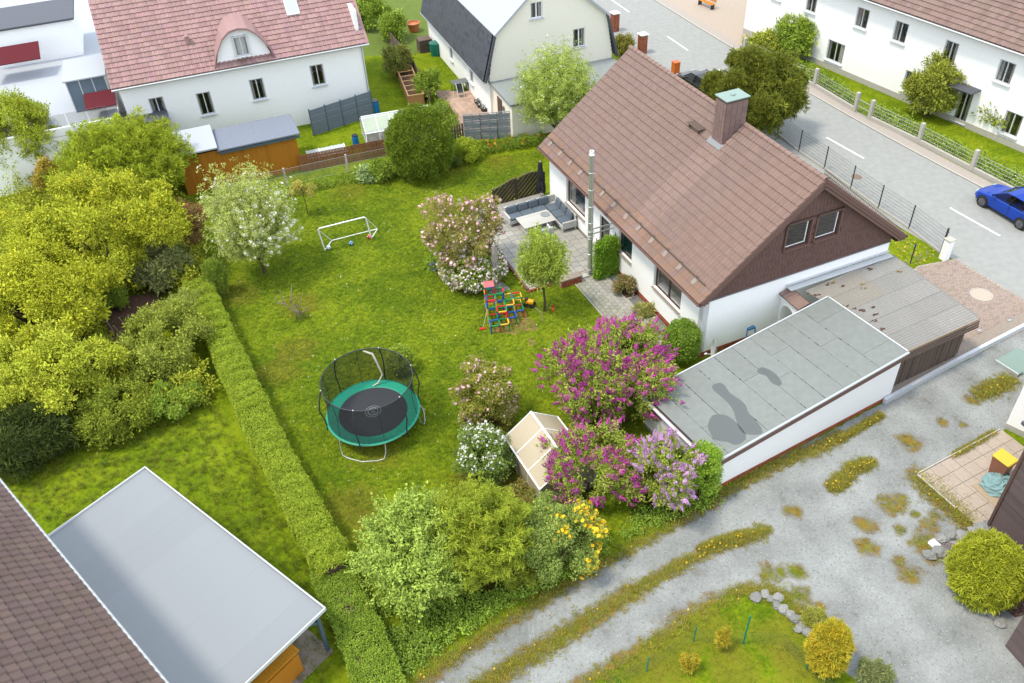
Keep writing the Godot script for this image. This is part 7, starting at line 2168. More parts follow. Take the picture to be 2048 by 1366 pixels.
	for i in 10:
		for k in 22:
			var q := []
			for e in [[i, k], [i, k + 1], [i + 1, k + 1], [i + 1, k]]:
				var la: float = PI / 2 * e[0] / 10.0
				var lo: float = TAU * (int(e[1]) % 22) / 22.0
				var f := 1.0 + 0.3 * noise.get_noise_3d(cos(lo) * 2.2, e[0] * 0.4, sin(lo) * 2.2)
				q.append(Vector3(cos(la) * cos(lo) * 0.72 * f, 0.06 + sin(la) * 0.42 * f, -cos(la) * sin(lo) * 0.66 * f))
			ts.quad(q[0], q[1], q[2], q[3])
	part(sk, "sheet", ts, M.cloth)
	part(sk, "board", sh().cbox(Vector3(-0.1, 0.06, 0.1), Vector3(1.7, 0.04, 1.2), 0.008), M.plank_pale)

	# stones round the beds: each a rough lump
	var stones := [[[Vector2(8.35, -17.75), Vector2(8.7, -17.86), Vector2(8.86, -17.64), Vector2(9.13, -17.68), Vector2(9, -17.4), Vector2(9.18, -17.2), Vector2(9.37, -16.99), Vector2(9.53, -16.78), Vector2(9.57, -16.42), Vector2(9.71, -16.57), Vector2(9.8, -16.25), Vector2(9.91, -16.05)], 0.17, " grey stone edging the small lawn, counted from the tall green post", "stones edging the small lawn"],
		[[Vector2(18.01, -20.33), Vector2(17.65, -20.21), Vector2(17.23, -20), Vector2(16.76, -19.8), Vector2(16.39, -19.96), Vector2(15.99, -19.8), Vector2(15.2, -19.12), Vector2(15.63, -19.23), Vector2(15.77, -18.82), Vector2(15.83, -18.46), Vector2(15.9, -18.11), Vector2(15.88, -17.64), Vector2(16, -17.08), Vector2(16.19, -16.8), Vector2(16.4, -16.51), Vector2(16.51, -16.18)], 0.24, " rough boulder round the golden bush, counted from the timber building's corner", "boulders rimming the shrub bed"]]
	for g in stones:
		var ns := 0
		for p in g[0]:
			ns += 1
			var o := thing("edge_stone", ORD[ns - 1] + g[2], "stone", Vector3(p.x, 0, p.y), rr(0, 360), g[3])
			var r: float = g[1] * rr(0.7, 1.25)
			var s := sh(Color.WHITE * rr(0.75, 1.2))
			var sd := rr(0, 90)
			for i in 7:
				for k in 10:
					var q := []
					for e in [[i, k], [i, k + 1], [i + 1, k + 1], [i + 1, k]]:
						var la: float = PI * (e[0] / 7.0 - 0.5)
						var lo: float = TAU * (int(e[1]) % 10) / 10.0
						var dv := Vector3(cos(la) * cos(lo), sin(la), -cos(la) * sin(lo))
						var f := 1.0 + 0.45 * noise.get_noise_3d(dv.x * 1.1 + sd, dv.y * 1.1, dv.z * 1.1)
						q.append(Vector3(dv.x * r * 1.2 * f, r * 0.35 + dv.y * r * 0.6 * f, dv.z * r * f))
					s.quad(q[0], q[1], q[2], q[3])
			part(o, "rock", s, M.stone)
	# fan of setts
	var fs := thing("sett_fan", "fan of violet grey setts with white stone beside boulders", "paving", Vector3(15.94, 0, -19.44), -24.0)
	part(fs, "bed", sh().prism([Vector2(-0.45, -0.3), Vector2(0.75, -0.45), Vector2(0.75, 0.5), Vector2(-0.2, 0.4)], 0.006, 0.012), M.mortar)
	var smesh := sh().cbox(Vector3.ZERO, Vector3(0.088, 0.05, 0.088), 0.012).mesh()
	for i in 11:
		for j in 8:
			if absf(j - 3.5) > 1.6 + i * 0.25: continue
			var o := part(fs, "sett", smesh, mk("sett_violet", Color(0.17, 0.145, 0.15), 0.85, "fine", 0.2) if not M.has("sett_violet") else M.sett_violet)
			o.position = Vector3(-0.3 + i * 0.1 + 0.02 * absf(j - 3.5), 0.03, -0.36 + j * 0.1)
	var wst := thing("white_stone", "white limestone block at the tip of the sett fan", "stone", Vector3(15.59, 0, -19.6), 10.0)
	part(wst, "rock", sh().cbox(Vector3(0, 0.05, 0), Vector3(0.34, 0.12, 0.4), 0.04, Basis(Vector3.UP, 0.3)), M.white_paint)


# ---------------------------------------------------------------- planting
const LEAF := 1.95       # young spring leaves are paler than summer ones

func facing(n: Vector3, scale: float) -> Basis:       # y towards n, turned at random
	var y := n.normalized()
	var x := y.cross(Vector3(rng.randfn(), rng.randfn(), rng.randfn())).normalized()
	return Basis(x, y, x.cross(y)).scaled(Vector3.ONE * scale)

func tone(cs: Array, bright := 1.0) -> Color:
	var a: Color = cs[0]
	var c := a.lerp(cs[1], rng.randf())
	var k := rr(0.8, 1.22) * bright
	return Color(c.r * k * (1.06 if bright > 1.0 else 1.0), c.g * k, c.b * k)

# points of a crown: [place, outward direction]
func crown(r: float, ry: float, cy: float, n: int, o: Dictionary) -> Array:
	var out := []
	var style: String = o.get("style", "lobes")
	var e := Vector3(r, ry, r)
	if style == "ball":
		var sd := rr(0, 50)
		while out.size() < n:
			var d := Vector3(rng.randfn(), rng.randfn(), rng.randfn()).normalized()
			if d.y < -0.75: continue
			var bump := 1.0 + 0.21 * noise.get_noise_3d(d.x * 2.6 + sd, d.y * 2.4, d.z * 2.4) + 0.08 * noise.get_noise_3d(d.x * 7 + sd, d.y * 7, d.z * 7)
			var k := bump * (1.0 - pow(rng.randf(), 2.5) * 0.16)
			out.append([Vector3(0, cy, 0) + d * e * k, (d / e).normalized() + Vector3(0, 0.25, 0)])
	elif style == "shoots":
		var per := 9
		var w: float = o.get("shoot_w", 0.11)
		for i in n / per:
			var d := Vector3(rng.randfn(), absf(rng.randfn()) * 0.9 + 0.1, rng.randfn()).normalized()
			if rng.randf() < o.get("low", 0.25): d.y *= -0.5
			var tip := d * e * rr(0.62, 1.2)
			var from := tip * rr(0.35, 0.6) + Vector3(0, -ry * 0.12, 0)
			tip.y += ry * o.get("rise", 0.1) * rng.randf() * 1.5
			for k in per:
				var t := (k + rng.randf()) / per
				var p := from.lerp(tip, t)
				p += Vector3(rng.randfn(), rng.randfn(), rng.randfn()) * w * (1.1 - t * 0.8)
				out.append([Vector3(0, cy, 0) + p, (tip - from).normalized() + d * 0.6])
	else:
		var lobes := []
		var lr: float = o.get("lobe_r", 0.36)
		for i in int(o.get("lobes", 22) * 1.5):
			var d := Vector3(rng.randfn(), rng.randfn() * 0.9 + 0.3, rng.randfn()).normalized()
			if d.y < -0.6: d.y *= 0.4
			lobes.append([d * e * rr(0.5, 0.95), lr * rr(0.5, 1.15) * (r + ry) * 0.5])
		while out.size() < n:
			var l: Array = lobes[rng.randi() % lobes.size()]
			var d := Vector3(rng.randfn(), rng.randfn() + 0.25, rng.randfn()).normalized()
			if d.dot(l[0].normalized()) < -0.35: continue
			var p: Vector3 = l[0] + d * l[1] * pow(rng.randf(), 0.3) * (1.6 if rng.randf() < 0.1 else 1.0)
			if (p / e).length() > 1.28: continue
			out.append([Vector3(0, cy, 0) + p, d + Vector3(0, 0.3, 0)])
	return out

func plant(called: String, label: String, category: String, at: Vector3, r: float, ry: float, o: Dictionary) -> Node3D:
	var t := thing(called, label, category, at, 0.0, o.get("group", ""))
	var lift: float = o.get("lift", 0.0)
	var cy := lift + ry
	# stems
	var stems: int = o.get("stems", 7)
	var bark: Material = M[o.get("bark", "bark")]
	if o.get("trunk", 0.0) > 0.0:
		var tr: float = o.trunk
		part(t, "trunk", sh().tube([Vector3(0, -0.05, 0), Vector3(0.04, lift * 0.5 + 0.1, 0.03), Vector3(-0.03, lift + ry * 0.5, 0.0), Vector3(0, cy + ry * 0.3, 0)], [tr * 1.25, tr, tr * 0.75, tr * 0.25], 8), bark)
	for k in stems:
		var a := TAU * (k + rng.randf() * 0.7) / stems
		var d := Vector3(cos(a) * rr(0.45, 0.85) * r, cy + ry * rr(-0.1, 0.6), sin(a) * rr(0.45, 0.85) * r)
		var from := Vector3(0, lift + ry * 0.3, 0) if o.get("trunk", 0.0) > 0.0 else Vector3(cos(a), 0, sin(a)) * 0.12 * r
		var q := from.lerp(d, 0.5) + Vector3(rng.randfn(), absf(rng.randfn()), rng.randfn()) * 0.1 * r
		var w: float = o.get("stem_w", 0.035)
		part(t, "branch", sh().tube([from, q, d], [w * 1.3, w, w * 0.35], 6), bark)
	var area := 4.0 * PI * (r * r + 2.0 * r * ry) / 3.0
	var n := int(area * o.get("dens", 60.0))
	var size: Array = o.get("size", [0.8, 1.25])
	var at2 := []
	var cols := []
	var pts := crown(r, ry, cy, n, o)
	for p in pts:
		if p[0].y < 0.04: p[0].y = rr(0.04, 0.25)
		at2.append(Transform3D(facing(p[1], rr(size[0], size[1]) * (1.55 if rng.randf() < 0.14 else 0.92)), p[0]))
		cols.append(tone(o.cols, LEAF))
	copies(t, "crown" if category in ["tree", "conifer"] else "foliage", clumps[o.get("clump", "medium")], M.leaf, at2, cols)
	for f in o.get("flowers", []):
		var fa := []
		var fc := []
		var side: Vector3 = f.get("side", Vector3.ZERO)
		var guard := 0
		while fa.size() < f.n and guard < f.n * 40:
			guard += 1
			var p: Array = pts[rng.randi() % pts.size()]
			var d: Vector3 = (p[0] - Vector3(0, cy, 0)) / Vector3(r, ry, r)
			if d.length() < f.get("outer", 0.75): continue
			if side != Vector3.ZERO and d.dot(side.normalized()) < f.get("cut", 0.2) + rng.randfn() * 0.2: continue
			var nn: Vector3 = d.normalized() + Vector3(0, f.get("up", 0.3), 0)
			fa.append(Transform3D(facing(nn, rr(0.7, 1.25) * f.get("size", 1.0)), p[0] + d.normalized() * 0.1))
			fc.append(tone(f.cols))
		copies(t, "blossom", clumps[f.mesh], M.petal, fa, fc)
	return t

# low growth over an outline on the ground
func patch(called: String, label: String, category: String, poly: Array, h: float, o: Dictionary) -> Node3D:
	var t := thing(called, label, category, Vector3.ZERO, 0.0, o.get("group", ""))
	var pp := PackedVector2Array(poly)
	var box := Rect2(pp[0], Vector2.ZERO)
	for p in pp: box = box.expand(p)
	var at := []
	var cols := []
	var fa := []
	var fc := []
	for i in int(box.get_area() * o.get("dens", 60.0)):
		var p := box.position + Vector2(rng.randf(), rng.randf()) * box.size
		if not Geometry2D.is_point_in_polygon(p + Vector2(rng.randfn(), rng.randfn()) * 0.08, pp): continue
		var y := h * (0.55 + 0.6 * noise.get_noise_2d(p.x * 0.9, p.y * 0.9)) * pow(rng.randf(), 0.4) + 0.05
		at.append(Transform3D(facing(Vector3(rng.randfn() * 0.5, 1, rng.randfn() * 0.5), rr(0.7, 1.25)), Vector3(p.x, y, p.y)))
		cols.append(tone(o.cols, LEAF))
		if o.has("bloom") and rng.randf() < o.bloom:
			fa.append(Transform3D(facing(Vector3(rng.randfn() * 0.3, 1, rng.randfn() * 0.3), rr(0.9, 1.5)), Vector3(p.x, h * 0.9 + 0.1, p.y)))
			fc.append(tone(o.bcols))
	copies(t, "foliage", clumps[o.get("clump", "medium")], M.leaf, at, cols)
	if fa: copies(t, "blossom", clumps.bloom, M.petal, fa, fc)
	return t

func hedge(called: String, label: String, line: Array, w: float, h: float, dens: float, cs: Array) -> void:
	var t := thing(called, label, "hedge")
	var at := []
	var cols := []
	for i in line.size() - 1:
		var a: Vector2 = line[i]
		var b: Vector2 = line[i + 1]
		var u := (b - a).normalized()
		var v := Vector2(u.y, -u.x)        # to the left when one walks towards the camera
		if v.x > 0: v = -v
		var len := a.distance_to(b)
		var n := int(len * (w + 2.0 * h) * dens)
		var hh := h * rr(0.93, 1.07)
		for k in n:
			var s := rng.randf() * len
			var q := rng.randf() * (w + 2.0 * h)
			var wob := 0.14 * noise.get_noise_2d((a.x + s * u.x) * 1.1, (a.y + s * u.y) * 1.1) + 0.06 * noise.get_noise_2d((a.x + s * u.x) * 5.0, q * 5.0)
			var x := 0.0
			var y := 0.0
			var nn := Vector3.UP
			if q < hh:
				x = -wob; y = q; nn = Vector3(-v.x, 0.35, -v.y)
			elif q < hh + w:
				x = q - hh; y = hh + wob
				var edge := minf(x, w - x)
				if edge < 0.2: y -= (0.2 - edge) * 0.6
			else:
				x = w + wob; y = minf(q - hh - w, hh); nn = Vector3(v.x, 0.35, v.y)
			var p := a + u * s + v * (x + rng.randfn() * 0.02)
			at.append(Transform3D(facing(nn + Vector3(rng.randfn(), rng.randfn(), rng.randfn()) * 0.3, rr(0.75, 1.15)), Vector3(p.x, maxf(y, 0.05) - rng.randf() * 0.06, p.y)))
			cols.append(tone(cs, LEAF))
		# woody core
		var c := (a + b) / 2 + v * w / 2
		part(t, "core", sh().box(Vector3(c.x, hh * 0.44, c.y), Vector3(w * 0.6, hh * 0.8, len), Basis.looking_at(Vector3(u.x, 0, u.y))), M.bark)
	copies(t, "foliage", clumps.small, M.leaf, at, cols)

func planting() -> void:
	var y1 := [Color(0.235, 0.245, 0.014), Color(0.17, 0.215, 0.016)]
	var g1 := [Color(0.10, 0.16, 0.018), Color(0.15, 0.205, 0.022)]
	var lime := [Color(0.16, 0.23, 0.03), Color(0.22, 0.27, 0.035)]
	var olive := [Color(0.12, 0.13, 0.022), Color(0.16, 0.15, 0.03)]
	var dark := [Color(0.045, 0.08, 0.012), Color(0.075, 0.11, 0.015)]
	var white := [Color(0.82, 0.82, 0.78), Color(0.72, 0.74, 0.68)]
	var pink := [Color(0.72, 0.42, 0.46), Color(0.78, 0.6, 0.6)]
	hedge("clipped_hedge", "long clipped green hedge along the left side of the lawn", [Vector2(-16.11, -38.28), Vector2(-15.13, -36.28), Vector2(-13.47, -32.84), Vector2(-11.97, -29.87), Vector2(-10.56, -27.03), Vector2(-8.7, -23.63), Vector2(-7.55, -21.53), Vector2(-6.41, -19.48)], 1.15, 1.35, 165.0, [Color(0.135, 0.19, 0.014), Color(0.19, 0.24, 0.02)])
	hedge("low_hedge", "loose lower end of the hedge beside the grey carport", [Vector2(-6.69, -19.95), Vector2(-5.64, -17.83), Vector2(-5, -16.5), Vector2(-4.28, -14.8)], 1.35, 0.95, 140.0, [Color(0.10, 0.165, 0.016), Color(0.16, 0.22, 0.025)])
	plant("cut_hedge_piece", "short rounded piece of hedge near the blossoming tree", "hedge", Vector3(-15.66, 0, -38.16), 0.51, 1.1, {"style": "ball", "clump": "fine", "dens": 170.0, "cols": g1, "stems": 3})

	# garden, back
	plant("blossom_tree", "pale green blossoming fruit tree with white flowers on the lawn", "tree", Vector3(-13.58, 0, -39.95), 2.31, 2.74, {"low": 0.45, "style": "shoots", "clump": "small", "dens": 95.0, "cols": [Color(0.19, 0.235, 0.045), Color(0.235, 0.265, 0.085)], "trunk": 0.09, "stems": 10, "lift": 0.0, "rise": 0.4, "shoot_w": 0.09,
		"flowers": [{"mesh": "blossom", "n": 300, "cols": white, "side": Vector3(0.9, -0.25, 0.5), "cut": 0.55}, {"mesh": "blossom", "n": 130, "cols": white}]})
	plant("clipped_bush", "tall round clipped green bush at the back of the lawn", "bush", Vector3(-5.09, 0, -49.97), 1.89, 2.2, {"style": "ball", "clump": "long", "dens": 80.0, "cols": [Color(0.075, 0.115, 0.008), Color(0.105, 0.15, 0.012)], "size": [0.7, 1.2]})
	plant("golden_shrub", "small yellow green shrub before the woven panels", "bush", Vector3(-2.12, 0, -51.83), 0.95, 0.64, {"style": "lobes", "clump": "small", "dens": 120.0, "cols": [Color(0.2, 0.24, 0.015), Color(0.15, 0.21, 0.015)]})
	plant("apple_tree", "blossoming apple tree at the far corner of the brown roof", "tree", Vector3(3.74, 0, -53.31), 2.68, 2.84, {"style": "shoots", "rise": 0.3, "shoot_w": 0.13, "clump": "small", "dens": 90.0, "cols": [Color(0.15, 0.21, 0.03), Color(0.22, 0.27, 0.06)], "trunk": 0.1, "stems": 8, "lift": 0.1, "flowers": [{"mesh": "star", "n": 260, "cols": white}]})
	plant("street_evergreen", "broad olive evergreen bush between brown roof and street", "bush", Vector3(16.66, 0, -52.91), 2.93, 2.77, {"style": "lobes", "lobes": 40, "lobe_r": 0.27, "clump": "feather", "dens": 75.0, "cols": [Color(0.11, 0.12, 0.012), Color(0.075, 0.095, 0.012)], "size": [1.1, 1.7]})
	plant("young_sapling", "thin young tree with reddish leaves at the back fence", "tree", Vector3(-12, 0, -45.86), 0.6, 0.52, {"style": "lobes", "lobes": 9, "clump": "small", "dens": 55.0, "cols": [Color(0.26, 0.2, 0.05), Color(0.2, 0.22, 0.04)], "trunk": 0.025, "stems": 5, "stem_w": 0.012, "lift": 1.3})
	plant("fence_shrub", "leafy shrub at the foot of the round clipped bush", "bush", Vector3(-7.63, 0, -49.68), 0.83, 0.57, {"style": "lobes", "clump": "medium", "dens": 80.0, "cols": g1})
	plant("hosta", "broad leaved blue green hosta by the back fence", "plant", Vector3(-8.59, 0, -49.76), 0.55, 0.37, {"style": "ball", "clump": "large", "dens": 45.0, "cols": [Color(0.13, 0.19, 0.07), Color(0.18, 0.24, 0.1)], "stems": 0})
	patch("fence_creeper", "low creeping shrub along the picket fence", "bush", [Vector2(-10.68, -49.18), Vector2(-10.8, -50.2), Vector2(-8.01, -51.07), Vector2(-6.99, -50.49), Vector2(-7.88, -49.5)], 0.45, {"dens": 55.0, "cols": g1})
	patch("fence_creeper", "low creeping shrub below the concrete post, beside the sapling", "bush", [Vector2(-14.7, -48.02), Vector2(-14.69, -48.87), Vector2(-11.14, -49.86), Vector2(-10.79, -49.06), Vector2(-12.83, -48.18)], 0.4, {"dens": 55.0, "cols": g1})
	plant("dark_stump_bush", "small dark bush between clipped bush and golden shrub", "bush", Vector3(-3.15, 0, -50.91), 0.46, 0.37, {"style": "ball", "clump": "small", "dens": 90.0, "cols": dark, "stems": 2})
	var tul := [Color(0.62, 0.3, 0.02), Color(0.66, 0.12, 0.02)]
	patch("tulip_bed", "leafy bed with orange tulips before the grey panels", "flower bed", [Vector2(-1.27, -52.05), Vector2(-1.36, -53.17), Vector2(0.04, -53.58), Vector2(0.11, -52.44)], 0.4, {"dens": 90.0, "clump": "long", "cols": g1, "bloom": 0.08, "bcols": tul})
	patch("tulip_bed", "leafy bed with yellow tulips before the annex wall", "flower bed", [Vector2(0.14, -52.51), Vector2(0.07, -53.64), Vector2(1.48, -53.91), Vector2(1.46, -52.77)], 0.4, {"dens": 90.0, "clump": "long", "cols": g1, "bloom": 0.06, "bcols": [Color(0.7, 0.5, 0.03), Color(0.66, 0.3, 0.02)]})
	patch("tulip_bed", "leafy bed with red tulips below the apple tree", "flower bed", [Vector2(1.49, -52.77), Vector2(1.51, -53.98), Vector2(2.95, -54.1), Vector2(3.01, -52.8)], 0.45, {"dens": 90.0, "clump": "long", "cols": g1, "bloom": 0.04, "bcols": [Color(0.6, 0.05, 0.03), Color(0.55, 0.2, 0.2)]})

	# garden, middle
	plant("magnolia", "large pink flowering magnolia beside the patio", "tree", Vector3(-2.28, 0, -39.23), 2.29, 2.29, {"style": "lobes", "lobes": 36, "lobe_r": 0.25, "clump": "small", "dens": 38.0, "cols": [Color(0.13, 0.13, 0.025), Color(0.18, 0.17, 0.04)], "stems": 22, "stem_w": 0.03, "lift": 0.2, "bark": "bark_pale", "flowers": [{"mesh": "bloom", "n": 620, "cols": pink, "size": 1.25, "outer": 0.6}]})
	plant("white_azalea", "low azalea thick with white and cream blossom by the parasol", "bush", Vector3(-1.86, 0, -38.24), 1.66, 0.95, {"style": "ball", "clump": "small", "dens": 70.0, "cols": g1, "flowers": [{"mesh": "bloom", "n": 1500, "cols": [Color(0.85, 0.82, 0.8), Color(0.8, 0.68, 0.62)], "outer": 0.6}, {"mesh": "bloom", "n": 160, "cols": [Color(0.75, 0.6, 0.4), Color(0.8, 0.7, 0.5)], "side": Vector3(-1, 0, 0.3), "outer": 0.6}]})
	plant("blue_flower_clump", "clump of blue flowers at the foot of the magnolia", "flowers", Vector3(-4.05, 0, -39.59), 0.28, 0.14, {"style": "ball", "clump": "long", "dens": 80.0, "cols": g1, "stems": 0, "flowers": [{"mesh": "star", "n": 60, "cols": [Color(0.12, 0.17, 0.5), Color(0.2, 0.24, 0.6)], "outer": 0.4}]})
	plant("young_tree", "young bright green leafy tree in front of the patio", "tree", Vector3(1.76, 0, -35.19), 1.19, 1.69, {"style": "shoots", "rise": 0.35, "shoot_w": 0.1, "clump": "long", "dens": 66.0, "cols": [Color(0.17, 0.23, 0.03), Color(0.22, 0.27, 0.045)], "trunk": 0.06, "stems": 8, "stem_w": 0.022, "lift": 0.9, "size": [0.7, 1.1]})
	plant("small_magnolia", "smaller pink flowering magnolia in the middle of the lawn", "tree", Vector3(-1.15, 0, -27.31), 1.39, 1.74, {"style": "lobes", "lobes": 30, "lobe_r": 0.28, "clump": "small", "dens": 75.0, "cols": [Color(0.12, 0.135, 0.018), Color(0.165, 0.165, 0.028)], "stems": 14, "stem_w": 0.022, "lift": 0.1, "flowers": [{"mesh": "bloom", "n": 210, "cols": pink, "size": 1.1, "outer": 0.7}]})
	plant("white_flower_bush", "dark green bush dotted with white flowers by the greenhouse", "bush", Vector3(-1.33, 0, -24.18), 1.13, 1.34, {"style": "lobes", "lobes": 26, "lobe_r": 0.32, "clump": "small", "dens": 85.0, "cols": [Color(0.08, 0.125, 0.02), Color(0.11, 0.16, 0.03)], "flowers": [{"mesh": "star", "n": 520, "cols": white, "side": Vector3(0.1, 0.8, -0.3), "cut": 0.0, "outer": 0.7}]})
	var violet := [Color(0.54, 0.085, 0.36), Color(0.4, 0.05, 0.29)]
	var lil_leaf := [Color(0.125, 0.18, 0.02), Color(0.18, 0.22, 0.035)]
	plant("purple_lilac", "large lilac with deep purple panicles beside the garage", "bush", Vector3(4.25, 0, -27.99), 2.89, 1.91, {"style": "lobes", "lobes": 44, "lobe_r": 0.26, "clump": "medium", "dens": 62.0, "cols": lil_leaf, "stems": 12, "stem_w": 0.05, "lift": 0.2, "size": [0.7, 1.1], "flowers": [{"mesh": "lilac", "n": 1250, "size": 1.25, "cols": violet, "up": 0.4, "outer": 0.58}]})
	plant("wild_lilac", "purple lilac arching over the tan greenhouse", "bush", Vector3(2.84, 0, -23.21), 2.08, 1.24, {"style": "lobes", "lobes": 36, "lobe_r": 0.27, "clump": "medium", "dens": 66.0, "cols": lil_leaf, "stems": 10, "stem_w": 0.04, "lift": 0.3, "size": [0.7, 1.05], "flowers": [{"mesh": "lilac", "n": 640, "size": 1.2, "cols": violet, "up": 0.4, "outer": 0.58}]})
	plant("pale_lilac", "lilac with light violet panicles at the garage corner", "bush", Vector3(5.68, 0, -22.36), 1.45, 1.62, {"style": "lobes", "lobes": 30, "lobe_r": 0.28, "clump": "medium", "dens": 68.0, "cols": lil_leaf, "stems": 9, "lift": 0.2, "size": [0.7, 1.05], "flowers": [{"mesh": "lilac", "n": 520, "size": 1.15, "cols": [Color(0.6, 0.36, 0.62), Color(0.5, 0.27, 0.54)], "up": 0.4, "outer": 0.58}]})
	plant("corner_bush", "fresh green bush hugging the white garage corner", "bush", Vector3(7.17, 0, -22.57), 0.71, 1.46, {"style": "lobes", "lobes": 18, "clump": "small", "dens": 105.0, "cols": [Color(0.10, 0.18, 0.014), Color(0.15, 0.23, 0.02)]})
	plant("box_shrub", "dark green box shrub at the house corner", "bush", Vector3(8, 0, -30.93), 0.82, 1.09, {"style": "ball", "clump": "small", "dens": 115.0, "cols": [Color(0.075, 0.13, 0.012), Color(0.11, 0.175, 0.018)]})
	plant("path_shrub", "small reddish shrub between the light wells", "bush", Vector3(6.07, 0, -36.34), 0.58, 0.45, {"style": "lobes", "clump": "small", "dens": 90.0, "cols": [Color(0.09, 0.11, 0.03), Color(0.17, 0.12, 0.05)], "flowers": [{"mesh": "star", "n": 22, "cols": [Color(0.7, 0.5, 0.5), Color(0.8, 0.7, 0.68)]}]})
	plant("path_herbs", "straw coloured low herbs in the strip along the plinth", "plant", Vector3(6.77, 0, -34.48), 0.41, 0.2, {"style": "ball", "clump": "long", "dens": 50.0, "cols": [Color(0.25, 0.24, 0.08), Color(0.16, 0.19, 0.05)], "stems": 0})
	plant("round_shrub", "small round shrub behind the trampoline", "bush", Vector3(-5.38, 0, -31.21), 0.6, 0.68, {"style": "ball", "clump": "small", "dens": 110.0, "cols": [Color(0.12, 0.18, 0.016), Color(0.16, 0.21, 0.02)]})
	# climber on the trellis
	var va := []
	var vc := []
	for i in 1500:
		var x := rr(-0.05, 1.22)
		var y := rr(0.05, 2.75)
		var z := rr(0.0, 0.28) + 0.12 * noise.get_noise_2d(x * 3.0, y * 3.0)
		if y > 2.5 - 0.4 * absf(x - 0.6): continue
		va.append(Transform3D(facing(Vector3(rng.randfn() * 0.4, 0.5, 1.0), rr(0.75, 1.15)), Vector3(x + rng.randfn() * 0.04, y, z)))
		vc.append(LEAF * tone([Color(0.10, 0.19, 0.014), Color(0.15, 0.24, 0.02)]))
	copies(vine, "foliage", clumps.round, M.leaf, va, vc)
	for k in 4: part(vine, "stem", sh().tube([Vector3(0.15 + k * 0.3, 0, 0.08), Vector3(0.1 + k * 0.32, 1.2, 0.1), Vector3(0.2 + k * 0.25, 2.3, 0.08)], 0.018, 6), M.bark)

	# pruned bare shrub
	var pr := thing("pruned_shrub", "bare heavily pruned fruit shrub on the lawn", "shrub", Vector3(-10.96, 0, -35.66))
	part(pr, "trunk", sh().tube([Vector3(0, -0.03, 0), Vector3(0.0, 0.3, 0), Vector3(-0.08, 0.55, 0)], [0.09, 0.07, 0.05], 8), M.bark_pale)
	for d in [[Vector3(-0.1, 0.4, 0), Vector3(-0.55, 1.1, 0.1), Vector3(-0.65, 1.9, 0.0)], [Vector3(-0.05, 0.4, 0), Vector3(-0.3, 1.0, -0.2), Vector3(-0.1, 1.9, -0.5)], [Vector3(0, 0.3, 0), Vector3(0.2, 0.9, 0.2), Vector3(0.35, 1.5, 0.1)], [Vector3(0, 0.3, 0.0), Vector3(0.4, 0.6, 0.1), Vector3(0.7, 1.0, 0.2)], [Vector3(-0.55, 1.1, 0.1), Vector3(-0.85, 1.3, 0.2), Vector3(-0.95, 1.7, 0.2)], [Vector3(-0.3, 1.0, -0.2), Vector3(-0.2, 1.3, 0.1), Vector3(0.1, 1.6, 0.2)], [Vector3(0.2, 0.9, 0.2), Vector3(0.05, 1.2, 0.35), Vector3(0.1, 1.4, 0.4)]]:
		part(pr, "branch", sh().tube(d, [0.045, 0.035, 0.015], 6), M.bark_pale)
	var tw := []
	var tc := []
	for i in 60:
		tw.append(Transform3D(facing(Vector3(rng.randfn(), 1, rng.randfn()), 0.6), Vector3(rng.randfn() * 0.22, rr(0.1, 0.35), rng.randfn() * 0.22)))
		tc.append(tone(g1))
	copies(pr, "foliage", clumps.small, M.leaf, tw, tc)

	# front: shrubs along the drive
	plant("drive_shrub", "loose light green shrub at the lower end of the lawn", "bush", Vector3(-3.92, 0, -19.22), 2.15, 1.71, {"style": "shoots", "clump": "medium", "dens": 78.0, "cols": [Color(0.15, 0.22, 0.035), Color(0.2, 0.27, 0.05)], "stems": 14, "stem_w": 0.025, "lift": 0.1, "shoot_w": 0.14})
	plant("yellow_green_shrub", "feathery yellow green shrub between light green shrub and azalea", "bush", Vector3(-1.49, 0, -19.31), 1.7, 2.16, {"style": "shoots", "clump": "feather", "dens": 85.0, "cols": [Color(0.2, 0.235, 0.02), Color(0.14, 0.19, 0.018)], "stems": 10, "shoot_w": 0.13})
	plant("filler_shrub", "low leafy shrub filling the gap below the yellow green shrub", "bush", Vector3(-2.88, 0, -19.1), 1.08, 0.54, {"style": "shoots", "clump": "medium", "dens": 70.0, "cols": [Color(0.13, 0.19, 0.02), Color(0.18, 0.235, 0.03)], "stems": 6})
	plant("filler_shrub", "low leafy shrub filling the gap beside the azalea's foot", "bush", Vector3(-0.25, 0, -19.58), 1.03, 0.56, {"style": "shoots", "clump": "feather", "dens": 70.0, "cols": [Color(0.16, 0.2, 0.02), Color(0.2, 0.23, 0.03)], "stems": 6})
	plant("yellow_azalea", "round green azalea with golden yellow blossom on its drive side", "bush", Vector3(1.15, 0, -19.77), 1.74, 1.52, {"style": "lobes", "lobes": 30, "lobe_r": 0.28, "clump": "small", "dens": 88.0, "cols": [Color(0.11, 0.16, 0.03), Color(0.155, 0.2, 0.045)], "flowers": [{"mesh": "bloom", "n": 330, "cols": [Color(0.78, 0.52, 0.01), Color(0.8, 0.6, 0.03)], "side": Vector3(1.0, 0.35, 0.0), "cut": 0.55, "size": 1.15}]})
	patch("tall_grass_clump", "tuft of dry reddish grass at the greenhouse foot", "plant", [Vector2(-0.65, -22.93), Vector2(-0.21, -23.56), Vector2(0.8, -23.22), Vector2(1.39, -22.79), Vector2(0.54, -22.21)], 0.8, {"dens": 70.0, "clump": "feather", "cols": [Color(0.24, 0.19, 0.06), Color(0.16, 0.2, 0.04)]})
